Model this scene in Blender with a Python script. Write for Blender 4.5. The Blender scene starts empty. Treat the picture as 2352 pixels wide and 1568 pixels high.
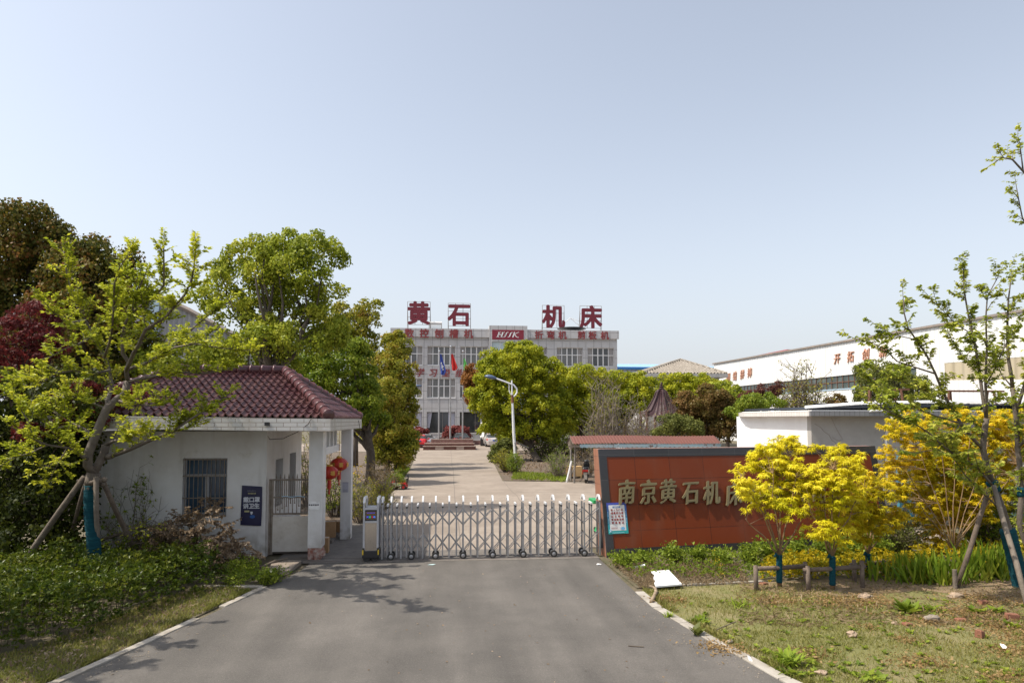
import bpy, bmesh, math, random
import numpy as np
from mathutils import Vector, Matrix
R = math.radians
SC = bpy.context.scene
COL = SC.collection
random.seed(7)

# ------------------------------------------------------------------ camera, world, sun, exposure
CAM_H = 3.3
PITCH, YAW, FOC = math.atan(89 / 1568), math.atan(156 / 1568), 1568.0
cam = bpy.data.cameras.new('camera')
cam.sensor_width = 36.0
cam.lens = 24.0
cam.shift_y = 90 / 2352
cam.clip_end = 3000
camo = bpy.data.objects.new('camera', cam)
COL.objects.link(camo)
camo.location = (0, 0, CAM_H)
camo.rotation_euler = (R(90) + PITCH, 0, -YAW)
SC.camera = camo

SUN_EL, SUN_AZ = 57.0, 8.0          # sun stands to the left, a little on the camera's side
sv = Vector((-math.cos(R(SUN_EL)) * math.cos(R(SUN_AZ)), -math.cos(R(SUN_EL)) * math.sin(R(SUN_AZ)), math.sin(R(SUN_EL))))
wd = bpy.data.worlds.new('World')
SC.world = wd
wd.use_nodes = True
nt = wd.node_tree
bg = nt.nodes['Background']
sky = nt.nodes.new('ShaderNodeTexSky')
sky.sky_type = 'NISHITA'
sky.sun_disc = False
sky.sun_elevation = R(SUN_EL)
sky.sun_rotation = math.atan2(sv.x, sv.y)
sky.air_density = 1.15
sky.dust_density = 2.6
sky.ozone_density = 1.6
sky.altitude = 50
hs = nt.nodes.new('ShaderNodeHueSaturation')
hs.inputs['Saturation'].default_value = 0.53
nt.links.new(sky.outputs[0], hs.inputs['Color'])
wtc = nt.nodes.new('ShaderNodeTexCoord')
wsx = nt.nodes.new('ShaderNodeSeparateXYZ')
nt.links.new(wtc.outputs['Generated'], wsx.inputs[0])
wma = nt.nodes.new('ShaderNodeMath')           # haze thickens towards the horizon
wma.operation = 'SUBTRACT'
wma.use_clamp = True
wma.inputs[0].default_value = 1.0
nt.links.new(wsx.outputs[2], wma.inputs[1])
wpw = nt.nodes.new('ShaderNodeMath')
wpw.operation = 'POWER'
wpw.inputs[1].default_value = 6.0
nt.links.new(wma.outputs[0], wpw.inputs[0])
wmx = nt.nodes.new('ShaderNodeMix')
wmx.data_type = 'RGBA'
nt.links.new(wpw.outputs[0], wmx.inputs['Factor'])
nt.links.new(hs.outputs[0], wmx.inputs['A'])
wmx.inputs['B'].default_value = (3.45, 3.58, 3.9, 1)
nt.links.new(wmx.outputs['Result'], bg.inputs[0])
bg.inputs[1].default_value = 0.117
sl = bpy.data.lights.new('sun', 'SUN')
sl.energy = 3.15
sl.angle = R(0.5)
sl.color = (1.0, 0.925, 0.81)
so = bpy.data.objects.new('sun', sl)
COL.objects.link(so)
so.rotation_euler = sv.to_track_quat('Z', 'Y').to_euler()
SC.view_settings.view_transform = 'Standard'
SC.view_settings.look = 'None'
SC.view_settings.exposure = 0.88
SC.view_settings.gamma = 1.0
SC.cycles.max_bounces = 6
SC.cycles.transparent_max_bounces = 8

# ------------------------------------------------------------------ where a sight line meets the ground or an upright plane
def ray(u, v):
    dx, dy, dz = u - 1176, FOC, 874 - v
    y = dy * math.cos(PITCH) - dz * math.sin(PITCH)
    z = dy * math.sin(PITCH) + dz * math.cos(PITCH)
    return Vector((dx * math.cos(YAW) + y * math.sin(YAW), -dx * math.sin(YAW) + y * math.cos(YAW), z))

def G(u, v, z=0.0):
    r = ray(u, v)
    t = (z - CAM_H) / r.z
    return Vector((r.x * t, r.y * t, z))

def AY(u, v, Y):
    r = ray(u, v)
    t = Y / r.y
    return Vector((r.x * t, Y, CAM_H + r.z * t))

def AX(u, v, X):
    r = ray(u, v)
    t = X / r.x
    return Vector((X, r.y * t, CAM_H + r.z * t))

# ------------------------------------------------------------------ materials
def _nodes(name):
    m = bpy.data.materials.new(name)
    m.use_nodes = True
    n = m.node_tree
    return m, n, n.nodes['Principled BSDF']

def rgb(c):
    return (c[0], c[1], c[2], 1.0)

def mat(name, c, c2=None, scale=4.0, rough=0.6, metal=0.0, bump=0.0, bscale=None, spec=0.5, detail=6.0, lo=0.4, hi=0.65, aniso=None, coat=0.0):
    m, n, b = _nodes(name)
    b.inputs['Roughness'].default_value = rough
    b.inputs['Metallic'].default_value = metal
    b.inputs['Specular IOR Level'].default_value = spec
    b.inputs['Coat Weight'].default_value = coat
    b.inputs['Base Color'].default_value = rgb(c)
    if c2 or bump:
        tc = n.nodes.new('ShaderNodeTexCoord')
        mp = n.nodes.new('ShaderNodeMapping')
        n.links.new(tc.outputs['Object'], mp.inputs[0])
        if aniso:
            mp.inputs['Scale'].default_value = aniso
    if c2:
        t = n.nodes.new('ShaderNodeTexNoise')
        t.inputs['Scale'].default_value = scale
        t.inputs['Detail'].default_value = detail
        t.inputs['Roughness'].default_value = 0.65
        n.links.new(mp.outputs[0], t.inputs['Vector'])
        r = n.nodes.new('ShaderNodeValToRGB')
        r.color_ramp.elements[0].position = lo
        r.color_ramp.elements[1].position = hi
        r.color_ramp.elements[0].color = rgb(c)
        r.color_ramp.elements[1].color = rgb(c2)
        n.links.new(t.outputs['Fac'], r.inputs[0])
        n.links.new(r.outputs[0], b.inputs['Base Color'])
    if bump:
        t2 = n.nodes.new('ShaderNodeTexNoise')
        t2.inputs['Scale'].default_value = bscale or scale * 6
        t2.inputs['Detail'].default_value = 5
        n.links.new(mp.outputs[0], t2.inputs['Vector'])
        bp = n.nodes.new('ShaderNodeBump')
        bp.inputs['Strength'].default_value = bump
        bp.inputs['Distance'].default_value = 0.02
        n.links.new(t2.outputs['Fac'], bp.inputs['Height'])
        n.links.new(bp.outputs[0], b.inputs['Normal'])
    return m

def mat3(name, c1, c2, c3, s1=1.0, s2=12.0, rough=0.85, bump=0.3, bscale=30, lo=0.42, hi=0.6, lo2=0.5, hi2=0.68, dist=0.03):
    """two colours in broad patches, a third in finer spots"""
    m, n, b = _nodes(name)
    b.inputs['Roughness'].default_value = rough
    tc = n.nodes.new('ShaderNodeTexCoord')
    def noise(s, d=6):
        t = n.nodes.new('ShaderNodeTexNoise')
        t.inputs['Scale'].default_value = s
        t.inputs['Detail'].default_value = d
        t.inputs['Roughness'].default_value = 0.7
        n.links.new(tc.outputs['Object'], t.inputs['Vector'])
        return t
    def ramp(src, p, q):
        r = n.nodes.new('ShaderNodeMapRange')
        r.inputs['From Min'].default_value = p
        r.inputs['From Max'].default_value = q
        n.links.new(src, r.inputs['Value'])
        return r.outputs[0]
    def mix(f, a, c):
        x = n.nodes.new('ShaderNodeMix')
        x.data_type = 'RGBA'
        n.links.new(f, x.inputs['Factor'])
        for sock, val in ((x.inputs['A'], a), (x.inputs['B'], c)):
            if isinstance(val, tuple):
                sock.default_value = rgb(val)
            else:
                n.links.new(val, sock)
        return x.outputs['Result']
    a = mix(ramp(noise(s1).outputs['Fac'], lo, hi), c1, c2)
    c = mix(ramp(noise(s2).outputs['Fac'], lo2, hi2), a, c3)
    n.links.new(c, b.inputs['Base Color'])
    bp = n.nodes.new('ShaderNodeBump')
    bp.inputs['Strength'].default_value = bump
    bp.inputs['Distance'].default_value = dist
    n.links.new(noise(bscale).outputs['Fac'], bp.inputs['Height'])
    n.links.new(bp.outputs[0], b.inputs['Normal'])
    return m

def mat_grid(name, c, c2, joint, w, h, axes='xz', mortar=0.012, offset=0.0, rough=0.35, stain=None, bump=0.4, spec=0.5):
    """panels or tiles laid on a wall: w by h metres"""
    m, n, b = _nodes(name)
    b.inputs['Roughness'].default_value = rough
    b.inputs['Specular IOR Level'].default_value = spec
    tc = n.nodes.new('ShaderNodeTexCoord')
    sp = n.nodes.new('ShaderNodeSeparateXYZ')
    cb = n.nodes.new('ShaderNodeCombineXYZ')
    n.links.new(tc.outputs['Object'], sp.inputs[0])
    n.links.new(sp.outputs['xyz'.index(axes[0])], cb.inputs[0])
    n.links.new(sp.outputs['xyz'.index(axes[1])], cb.inputs[1])
    br = n.nodes.new('ShaderNodeTexBrick')
    br.offset = offset
    br.inputs['Color1'].default_value = rgb(c)
    br.inputs['Color2'].default_value = rgb(c2)
    br.inputs['Mortar'].default_value = rgb(joint)
    br.inputs['Scale'].default_value = 1.0
    br.inputs['Mortar Size'].default_value = mortar
    br.inputs['Mortar Smooth'].default_value = 0.1
    br.inputs['Brick Width'].default_value = w
    br.inputs['Row Height'].default_value = h
    n.links.new(cb.outputs[0], br.inputs['Vector'])
    col = br.outputs['Color']
    if stain:
        t = n.nodes.new('ShaderNodeTexNoise')
        t.inputs['Scale'].default_value = 1.4
        t.inputs['Detail'].default_value = 8
        mp = n.nodes.new('ShaderNodeMapping')
        mp.inputs['Scale'].default_value = (1.6, 1.6, 0.5)
        n.links.new(tc.outputs['Object'], mp.inputs[0])
        n.links.new(mp.outputs[0], t.inputs['Vector'])
        r = n.nodes.new('ShaderNodeMapRange')
        r.inputs['From Min'].default_value = 0.5
        r.inputs['From Max'].default_value = 0.75
        n.links.new(t.outputs['Fac'], r.inputs['Value'])
        x = n.nodes.new('ShaderNodeMix')
        x.data_type = 'RGBA'
        n.links.new(r.outputs[0], x.inputs['Factor'])
        n.links.new(col, x.inputs['A'])
        x.inputs['B'].default_value = rgb(stain)
        col = x.outputs['Result']
    n.links.new(col, b.inputs['Base Color'])
    if bump:
        bp = n.nodes.new('ShaderNodeBump')
        bp.inputs['Strength'].default_value = bump
        bp.inputs['Distance'].default_value = 0.01
        bp.invert = True
        n.links.new(br.outputs['Fac'], bp.inputs['Height'])
        n.links.new(bp.outputs[0], b.inputs['Normal'])
    return m

def mat_ribs(name, c, c2, axis='y', period=0.25, rough=0.5, bump=0.6, rust=None):
    """profiled sheet metal with upright ribs"""
    m, n, b = _nodes(name)
    b.inputs['Roughness'].default_value = rough
    tc = n.nodes.new('ShaderNodeTexCoord')
    w = n.nodes.new('ShaderNodeTexWave')
    w.wave_type = 'BANDS'
    w.bands_direction = axis.upper()
    w.wave_profile = 'SIN'
    w.inputs['Scale'].default_value = 0.314 / period
    n.links.new(tc.outputs['Object'], w.inputs['Vector'])
    t = n.nodes.new('ShaderNodeTexNoise')
    t.inputs['Scale'].default_value = 0.9
    t.inputs['Detail'].default_value = 8
    mp = n.nodes.new('ShaderNodeMapping')
    mp.inputs['Scale'].default_value = (1.5, 1.5, 0.25)
    n.links.new(tc.outputs['Object'], mp.inputs[0])
    n.links.new(mp.outputs[0], t.inputs['Vector'])
    r = n.nodes.new('ShaderNodeValToRGB')
    r.color_ramp.elements[0].position = 0.45
    r.color_ramp.elements[1].position = 0.75
    r.color_ramp.elements[0].color = rgb(c)
    r.color_ramp.elements[1].color = rgb(c2)
    n.links.new(t.outputs['Fac'], r.inputs[0])
    gr = n.nodes.new('ShaderNodeMapRange')      # rib shade painted into the colour, darker in the grooves
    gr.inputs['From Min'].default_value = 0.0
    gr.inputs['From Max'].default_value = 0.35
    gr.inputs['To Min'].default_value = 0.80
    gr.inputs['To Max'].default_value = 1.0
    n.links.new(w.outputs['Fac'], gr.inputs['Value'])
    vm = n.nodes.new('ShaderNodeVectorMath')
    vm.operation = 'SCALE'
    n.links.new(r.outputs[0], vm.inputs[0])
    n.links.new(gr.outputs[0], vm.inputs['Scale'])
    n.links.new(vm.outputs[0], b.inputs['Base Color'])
    bp = n.nodes.new('ShaderNodeBump')
    bp.inputs['Strength'].default_value = bump
    bp.inputs['Distance'].default_value = 0.04
    n.links.new(w.outputs['Fac'], bp.inputs['Height'])
    n.links.new(bp.outputs[0], b.inputs['Normal'])
    return m

def mat_leaf(name, cols, trans=0.35, rough=0.5, nscale=0.8, spec=0.2, gain=(1.75, 1.6, 1.0)):
    """leaves: every leaf its own tint, whole sprays drift between tints"""
    cols = [tuple(min(0.85, c[i] * gain[i]) for i in range(3)) for c in cols]
    trans = max(trans, 0.42)
    m, n, b = _nodes(name)
    g = n.nodes.new('ShaderNodeNewGeometry')
    tc = n.nodes.new('ShaderNodeTexCoord')
    t = n.nodes.new('ShaderNodeTexNoise')
    t.inputs['Scale'].default_value = nscale
    t.inputs['Detail'].default_value = 3
    n.links.new(tc.outputs['Object'], t.inputs['Vector'])
    mr = n.nodes.new('ShaderNodeMapRange')
    mr.inputs['From Min'].default_value = 0.3
    mr.inputs['From Max'].default_value = 0.7
    n.links.new(t.outputs['Fac'], mr.inputs['Value'])
    a = n.nodes.new('ShaderNodeMath')
    a.operation = 'MULTIPLY_ADD'
    a.inputs[1].default_value = 0.5
    n.links.new(g.outputs['Random Per Island'], a.inputs[0])
    h = n.nodes.new('ShaderNodeMath')
    h.operation = 'MULTIPLY'
    h.inputs[1].default_value = 0.5
    n.links.new(mr.outputs[0], h.inputs[0])
    n.links.new(h.outputs[0], a.inputs[2])
    r = n.nodes.new('ShaderNodeValToRGB')
    e = r.color_ramp.elements
    k = len(cols)
    e[0].position = 0.12
    e[0].color = rgb(cols[0])
    e[1].position = 0.88
    e[1].color = rgb(cols[-1])
    for i in range(1, k - 1):
        q = e.new(0.12 + 0.76 * i / (k - 1))
        q.color = rgb(cols[i])
    n.links.new(a.outputs[0], r.inputs[0])
    n.links.new(r.outputs[0], b.inputs['Base Color'])
    b.inputs['Roughness'].default_value = rough
    b.inputs['Specular IOR Level'].default_value = spec
    if trans:
        tr = n.nodes.new('ShaderNodeBsdfTranslucent')
        n.links.new(r.outputs[0], tr.inputs['Color'])
        mx = n.nodes.new('ShaderNodeMixShader')
        mx.inputs[0].default_value = trans
        n.links.new(b.outputs[0], mx.inputs[1])
        n.links.new(tr.outputs[0], mx.inputs[2])
        n.links.new(mx.outputs[0], n.nodes['Material Output'].inputs[0])
    return m

def mat_glow(name, c, s):
    m, n, b = _nodes(name)
    b.inputs['Base Color'].default_value = rgb(c)
    b.inputs['Emission Color'].default_value = rgb(c)
    b.inputs['Emission Strength'].default_value = s
    return m

# ------------------------------------------------------------------ mesh builder
def tag(o, label=None, cat=None, group=None, kind=None):
    if label: o['label'] = label
    if cat: o['category'] = cat
    if group: o['group'] = group
    if kind: o['kind'] = kind
    return o

def empty(name, loc, label=None, cat=None, group=None, rz=0.0, kind=None):
    o = bpy.data.objects.new(name, None)
    COL.objects.link(o)
    o.location = loc
    o.rotation_euler.z = rz
    o.empty_display_size = 0.2
    return tag(o, label, cat, group, kind)

def origin_of(o):
    p = Vector((0, 0, 0))
    while o is not None:
        p += Vector(o.location)
        o = o.parent
    return p

def link_mesh(name, me, parent=None, world=True):
    o = bpy.data.objects.new(name, me)
    COL.objects.link(o)
    if parent is not None:
        o.parent = parent
    return o

def add_arrays(name, V, loops, starts, totals, ms, parent=None, world=True, smooth=False, midx=None):
    V = np.asarray(V, np.float32).reshape(-1, 3)
    if parent is not None and world:
        V = V - np.array(origin_of(parent), np.float32)
    me = bpy.data.meshes.new(name)
    me.vertices.add(len(V))
    me.vertices.foreach_set('co', V.ravel())
    me.loops.add(len(loops))
    me.loops.foreach_set('vertex_index', np.asarray(loops, np.int32))
    me.polygons.add(len(starts))
    me.polygons.foreach_set('loop_start', np.asarray(starts, np.int32))
    try:
        me.polygons.foreach_set('loop_total', np.asarray(totals, np.int32))
    except Exception:
        pass
    if not isinstance(ms, (list, tuple)): ms = [ms]
    for x in ms: me.materials.append(x)
    if midx is not None:
        me.polygons.foreach_set('material_index', np.asarray(midx, np.int32))
    me.update(calc_edges=True)
    me.validate()
    if smooth:
        me.polygons.foreach_set('use_smooth', np.ones(len(me.polygons), bool))
    return link_mesh(name, me, parent)

class MB:
    def __init__(s):
        s.v, s.f, s.mi, s.cur = [], [], [], 0
    def quad(s, *p):
        n = len(s.v)
        s.v += [tuple(q) for q in p]
        s.f.append(tuple(range(n, n + len(p))))
        s.mi.append(s.cur)
        return s
    def box(s, x0, x1, y0, y1, z0, z1, rz=0.0, c=None):
        n = len(s.v)
        P = [(x, y, z) for z in (z0, z1) for (x, y) in ((x0, y0), (x1, y0), (x1, y1), (x0, y1))]
        if rz:
            cx, cy = c if c else ((x0 + x1) / 2, (y0 + y1) / 2)
            cs, sn = math.cos(rz), math.sin(rz)
            P = [(cx + (x - cx) * cs - (y - cy) * sn, cy + (x - cx) * sn + (y - cy) * cs, z) for x, y, z in P]
        s.v += P
        for q in ((0, 3, 2, 1), (4, 5, 6, 7), (0, 1, 5, 4), (1, 2, 6, 5), (2, 3, 7, 6), (3, 0, 4, 7)):
            s.f.append(tuple(n + i for i in q))
            s.mi.append(s.cur)
        return s
    def hexa(s, b, t):
        n = len(s.v)
        s.v += [tuple(p) for p in b] + [tuple(p) for p in t]
        k = len(b)
        s.f.append(tuple(n + k - 1 - i for i in range(k)))
        s.f.append(tuple(n + k + i for i in range(k)))
        for i in range(k):
            j = (i + 1) % k
            s.f.append((n + i, n + j, n + k + j, n + k + i))
        s.mi += [s.cur] * (k + 2)
        return s
    def tube(s, pts, rad, n=8, cap=True):
        pts = [Vector(p) for p in pts]
        if not isinstance(rad, (list, tuple)): rad = [rad] * len(pts)
        base = len(s.v)
        ref = None
        for i, p in enumerate(pts):
            a = pts[max(i - 1, 0)]
            b = pts[min(i + 1, len(pts) - 1)]
            d = (b - a)
            if d.length < 1e-9: d = Vector((0, 0, 1))
            d.normalize()
            if ref is None:
                ref = d.cross(Vector((0, 0, 1)) if abs(d.z) < 0.9 else Vector((1, 0, 0))).normalized()
            else:
                ref = (ref - d * ref.dot(d))
                ref = ref.normalized() if ref.length > 1e-6 else d.cross(Vector((1, 0, 0))).normalized()
            w = d.cross(ref)
            for k in range(n):
                t = 2 * math.pi * k / n
                s.v.append(tuple(p + (ref * math.cos(t) + w * math.sin(t)) * rad[i]))
        for i in range(len(pts) - 1):
            for k in range(n):
                a, b = base + i * n + k, base + i * n + (k + 1) % n
                s.f.append((a, b, b + n, a + n))
                s.mi.append(s.cur)
        if cap:
            s.f.append(tuple(base + n - 1 - k for k in range(n)))
            e = base + (len(pts) - 1) * n
            s.f.append(tuple(e + k for k in range(n)))
            s.mi += [s.cur] * 2
        return s
    def lathe(s, c, prof, n=16, axis='z', a0=0.0):
        """prof: (radius, height) pairs"""
        base = len(s.v)
        c = Vector(c)
        for r, h in prof:
            for k in range(n):
                t = a0 + 2 * math.pi * k / n
                x, y = r * math.cos(t), r * math.sin(t)
                p = {'z': (x, y, h), 'x': (h, x, y), 'y': (x, h, y)}[axis]
                s.v.append(tuple(c + Vector(p)))
        for i in range(len(prof) - 1):
            for k in range(n):
                a, b = base + i * n + k, base + i * n + (k + 1) % n
                q = (a, b, b + n, a + n)
                s.f.append(q if axis != 'y' else q[::-1])
                s.mi.append(s.cur)
        for i, rev in ((0, True), (len(prof) - 1, False)):
            if prof[i][0] > 1e-6:
                q = tuple(base + i * n + k for k in range(n))
                s.f.append(q[::-1] if rev else q)
                s.mi.append(s.cur)
        return s
    def blob(s, c, r, n=10, m=7, squash=(1, 1, 1), jit=0.0, rng=random):
        prof = []
        base = len(s.v)
        c = Vector(c)
        for i in range(m + 1):
            ph = math.pi * i / m - math.pi / 2
            for k in range(n):
                t = 2 * math.pi * k / n
                q = 1 + rng.uniform(-jit, jit)
                s.v.append((c.x + r * q * squash[0] * math.cos(ph) * math.cos(t), c.y + r * q * squash[1] * math.cos(ph) * math.sin(t), c.z + r * q * squash[2] * math.sin(ph)))
        for i in range(m):
            for k in range(n):
                a, b = base + i * n + k, base + i * n + (k + 1) % n
                s.f.append((a, b, b + n, a + n))
                s.mi.append(s.cur)
        return s
    def prism(s, poly, d):
        """poly: list of 3-D points; d: offset vector"""
        d = Vector(d)
        return s.hexa(poly, [Vector(p) + d for p in poly])
    def shear(s, fn):
        s.v = [tuple(fn(*p)) for p in s.v]
        return s
    def build(s, name, m, parent=None, world=True, smooth=False, bevel=0.0):
        me = bpy.data.meshes.new(name)
        off = origin_of(parent) if (parent is not None and world) else Vector((0, 0, 0))
        me.from_pydata([(x - off.x, y - off.y, z - off.z) for x, y, z in s.v], [], s.f)
        ms = m if isinstance(m, (list, tuple)) else [m]
        for x in ms: me.materials.append(x)
        if len(ms) > 1: me.polygons.foreach_set('material_index', s.mi)
        me.validate()
        bm = bmesh.new()
        bm.from_mesh(me)
        bmesh.ops.recalc_face_normals(bm, faces=bm.faces)
        bm.to_mesh(me)
        bm.free()
        if smooth:
            me.polygons.foreach_set('use_smooth', [True] * len(me.polygons))
        o = link_mesh(name, me, parent)
        if bevel:
            b = o.modifiers.new('bevel', 'BEVEL')
            b.width = bevel
            b.segments = 2
            b.limit_method = 'ANGLE'
        return o

def copy_tree(o, parent=None):
    c = o.copy()
    COL.objects.link(c)
    if parent is not None:
        c.parent = parent
    for ch in list(o.children):
        copy_tree(ch, c)
    return c

def grid_sheet(name, poly_fn, m, nx, ny, parent=None, smooth=True):
    """poly_fn(i,j) gives a point"""
    V = [poly_fn(i / nx, j / ny) for j in range(ny + 1) for i in range(nx + 1)]
    b = MB()
    b.v = [tuple(p) for p in V]
    for j in range(ny):
        for i in range(nx):
            a = j * (nx + 1) + i
            b.f.append((a, a + 1, a + nx + 2, a + nx + 1))
            b.mi.append(0)
    return b.build(name, m, parent, smooth=smooth)

# ------------------------------------------------------------------ lettering
_glyph = {}
def glyph(ch):
    if ch not in _glyph:
        c = bpy.data.curves.new('glyph', 'FONT')
        c.body = ch
        c.size = 1.0
        c.resolution_u = 3
        o = bpy.data.objects.new('glyph', c)
        COL.objects.link(o)
        bpy.context.view_layer.update()
        me = bpy.data.meshes.new_from_object(o.evaluated_get(bpy.context.evaluated_depsgraph_get()))
        V = [(v.co.x, v.co.y) for v in me.vertices]
        F = [tuple(p.vertices) for p in me.polygons]
        from collections import Counter
        ec = Counter()
        for f in F:
            for a, b in zip(f, f[1:] + f[:1]): ec[(min(a, b), max(a, b))] += 1
        edge = []
        for f in F:
            for a, b in zip(f, f[1:] + f[:1]):
                if ec[(min(a, b), max(a, b))] == 1: edge.append((a, b))
        if V:
            xs, ys = [p[0] for p in V], [p[1] for p in V]
            cx, cy = (min(xs) + max(xs)) / 2, (min(ys) + max(ys)) / 2
            if ord(ch) > 0x2000: cx, cy = 0.5, 0.38
            V = [(x - cx, y - cy) for x, y in V]
        bpy.data.objects.remove(o)
        bpy.data.curves.remove(c)
        bpy.data.meshes.remove(me)
        _glyph[ch] = (V, F, edge)
    return _glyph[ch]

def letter(mb, ch, c, ux, uz, size, depth=0.0, bold=0.0, nib=None, slant=0.0, warp=0.0, sx=1.0):
    """one character standing on a surface: c centre, ux reading direction, uz up, depth towards the viewer"""
    V, F, E = glyph(ch)
    c, ux, uz = Vector(c), Vector(ux).normalized(), Vector(uz).normalized()
    nn = ux.cross(uz).normalized()
    if nib: shifts = [(nib[0] * t, nib[1] * t) for t in (-1, -0.5, 0, 0.5, 1)]
    elif bold: shifts = [(0, 0)] + [(bold * math.cos(a), bold * math.sin(a)) for a in [k * math.pi / 4 for k in range(8)]]
    else: shifts = [(0, 0)]
    for k, (dx, dy) in enumerate(shifts):
        e = 0.0006 * k
        n = len(mb.v)
        def pt(x, y, d):
            if warp:
                x += warp * math.sin(5 * y + 1.3 * x)
                y += warp * math.sin(4 * x + 0.8)
            x, y = x + dx + slant * y, y + dy
            return tuple(c + ux * (x * size * sx) + uz * (y * size) + nn * d)
        mb.v += [pt(x, y, depth + e) for x, y in V]
        mb.f += [tuple(n + i for i in f) for f in F]
        mb.mi += [mb.cur] * len(F)
        if depth > 0:
            m2 = len(mb.v)
            mb.v += [pt(x, y, 0.001) for x, y in V]
            for a, b in E:
                mb.f.append((m2 + a, m2 + b, n + b, n + a))
                mb.mi.append(mb.cur)
    return mb

def text_line(mb, s, c, ux, uz, size, pitch, **kw):
    ux = Vector(ux).normalized()
    for i, ch in enumerate(s):
        if ch != ' ':
            letter(mb, ch, Vector(c) + ux * ((i - (len(s) - 1) / 2) * pitch), ux, uz, size, **kw)
    return mb

def build_raw(mb, name, m, parent=None):
    """lettering keeps its own face directions"""
    me = bpy.data.meshes.new(name)
    off = origin_of(parent) if parent is not None else Vector((0, 0, 0))
    me.from_pydata([(x - off.x, y - off.y, z - off.z) for x, y, z in mb.v], [], mb.f)
    me.materials.append(m)
    return link_mesh(name, me, parent)

# ------------------------------------------------------------------ leaves
def _norm(a):
    return a / np.maximum(np.linalg.norm(a, axis=1, keepdims=True), 1e-9)

LEAF = {
    'blade': ([(0, 0, 0), (0.45, -0.28, 0.05), (1, 0, -0.12), (0.45, 0.28, 0.05)], [(0, 1, 2), (0, 2, 3)]),
    'spray': ([(0, 0, 0), (0.5, -0.42, 0.0), (1, -0.1, -0.08), (0.75, 0.38, 0.04), (0.25, 0.3, 0.06)], [(0, 1, 2), (0, 2, 3, 4)]),
    'heart': ([(0, 0, 0), (0.35, -0.3, 0.07), (0.75, -0.2, 0.0), (1.05, 0, -0.2), (0.75, 0.2, 0.0), (0.35, 0.3, 0.07)], [(0, 1, 2, 3), (0, 3, 4, 5)]),
    'palm': None,
    'reed': ([(0, -0.028, 0), (0.4, -0.042, 0.04), (0.78, -0.025, -0.02), (1.0, 0, -0.2), (0.78, 0.025, -0.02), (0.4, 0.042, 0.04), (0, 0.028, 0)], [(0, 1, 5, 6), (1, 2, 4, 5), (2, 3, 4)]),
    'strap': ([(0, -0.06, 0), (0.4, -0.08, 0.05), (0.8, -0.05, -0.05), (1.0, 0, -0.2), (0.8, 0.05, -0.05), (0.4, 0.08, 0.05), (0, 0.06, 0)], [(0, 1, 5, 6), (1, 2, 4, 5), (2, 3, 4)]),
}
def _palm():
    V, F = [(0, 0, 0)], []
    A = (-105, -55, 0, 55, 105)
    L = (0.55, 0.85, 1.0, 0.85, 0.55)
    val = [(-130, 0.12)] + [((A[i] + A[i + 1]) / 2, 0.28) for i in range(4)] + [(130, 0.12)]
    for a, r in val: V.append((r * math.cos(R(a)), r * math.sin(R(a)), -0.04))
    for i in range(5):
        V.append((L[i] * math.cos(R(A[i])), L[i] * math.sin(R(A[i])), -0.38 * L[i]))
        F.append((0, 1 + i, 6 + i + 1, 2 + i))
    return V, F
LEAF['palm'] = _palm()

def leaf_arrays(P, D, N, S, shape='blade'):
    """P points, D length directions, N normals, S sizes"""
    T, F = LEAF[shape]
    T = np.array(T, np.float32)
    P, D, N = np.asarray(P, np.float32), _norm(np.asarray(D, np.float32)), np.asarray(N, np.float32)
    W = _norm(np.cross(N, D))
    N = np.cross(D, W)
    S = np.asarray(S, np.float32).reshape(-1, 1, 1)
    V = P[:, None, :] + S * (T[None, :, 0:1] * D[:, None, :] + T[None, :, 1:2] * W[:, None, :] + T[None, :, 2:3] * N[:, None, :])
    k = len(P)
    nv = len(T)
    fl = np.concatenate([np.array(f) for f in F])
    tot = np.array([len(f) for f in F])
    loops = (np.arange(k)[:, None] * nv + fl[None, :]).ravel()
    totals = np.tile(tot, k)
    return V.reshape(-1, 3), loops, totals

def leaves(name, P, D, N, S, shape, m, parent=None):
    V, L, T = leaf_arrays(P, D, N, S, shape)
    st = np.concatenate([[0], np.cumsum(T)[:-1]])
    return add_arrays(name, V, L, st, T, m, parent)

def _dirs(rng, n):
    return _norm(rng.normal(size=(n, 3)))

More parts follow.
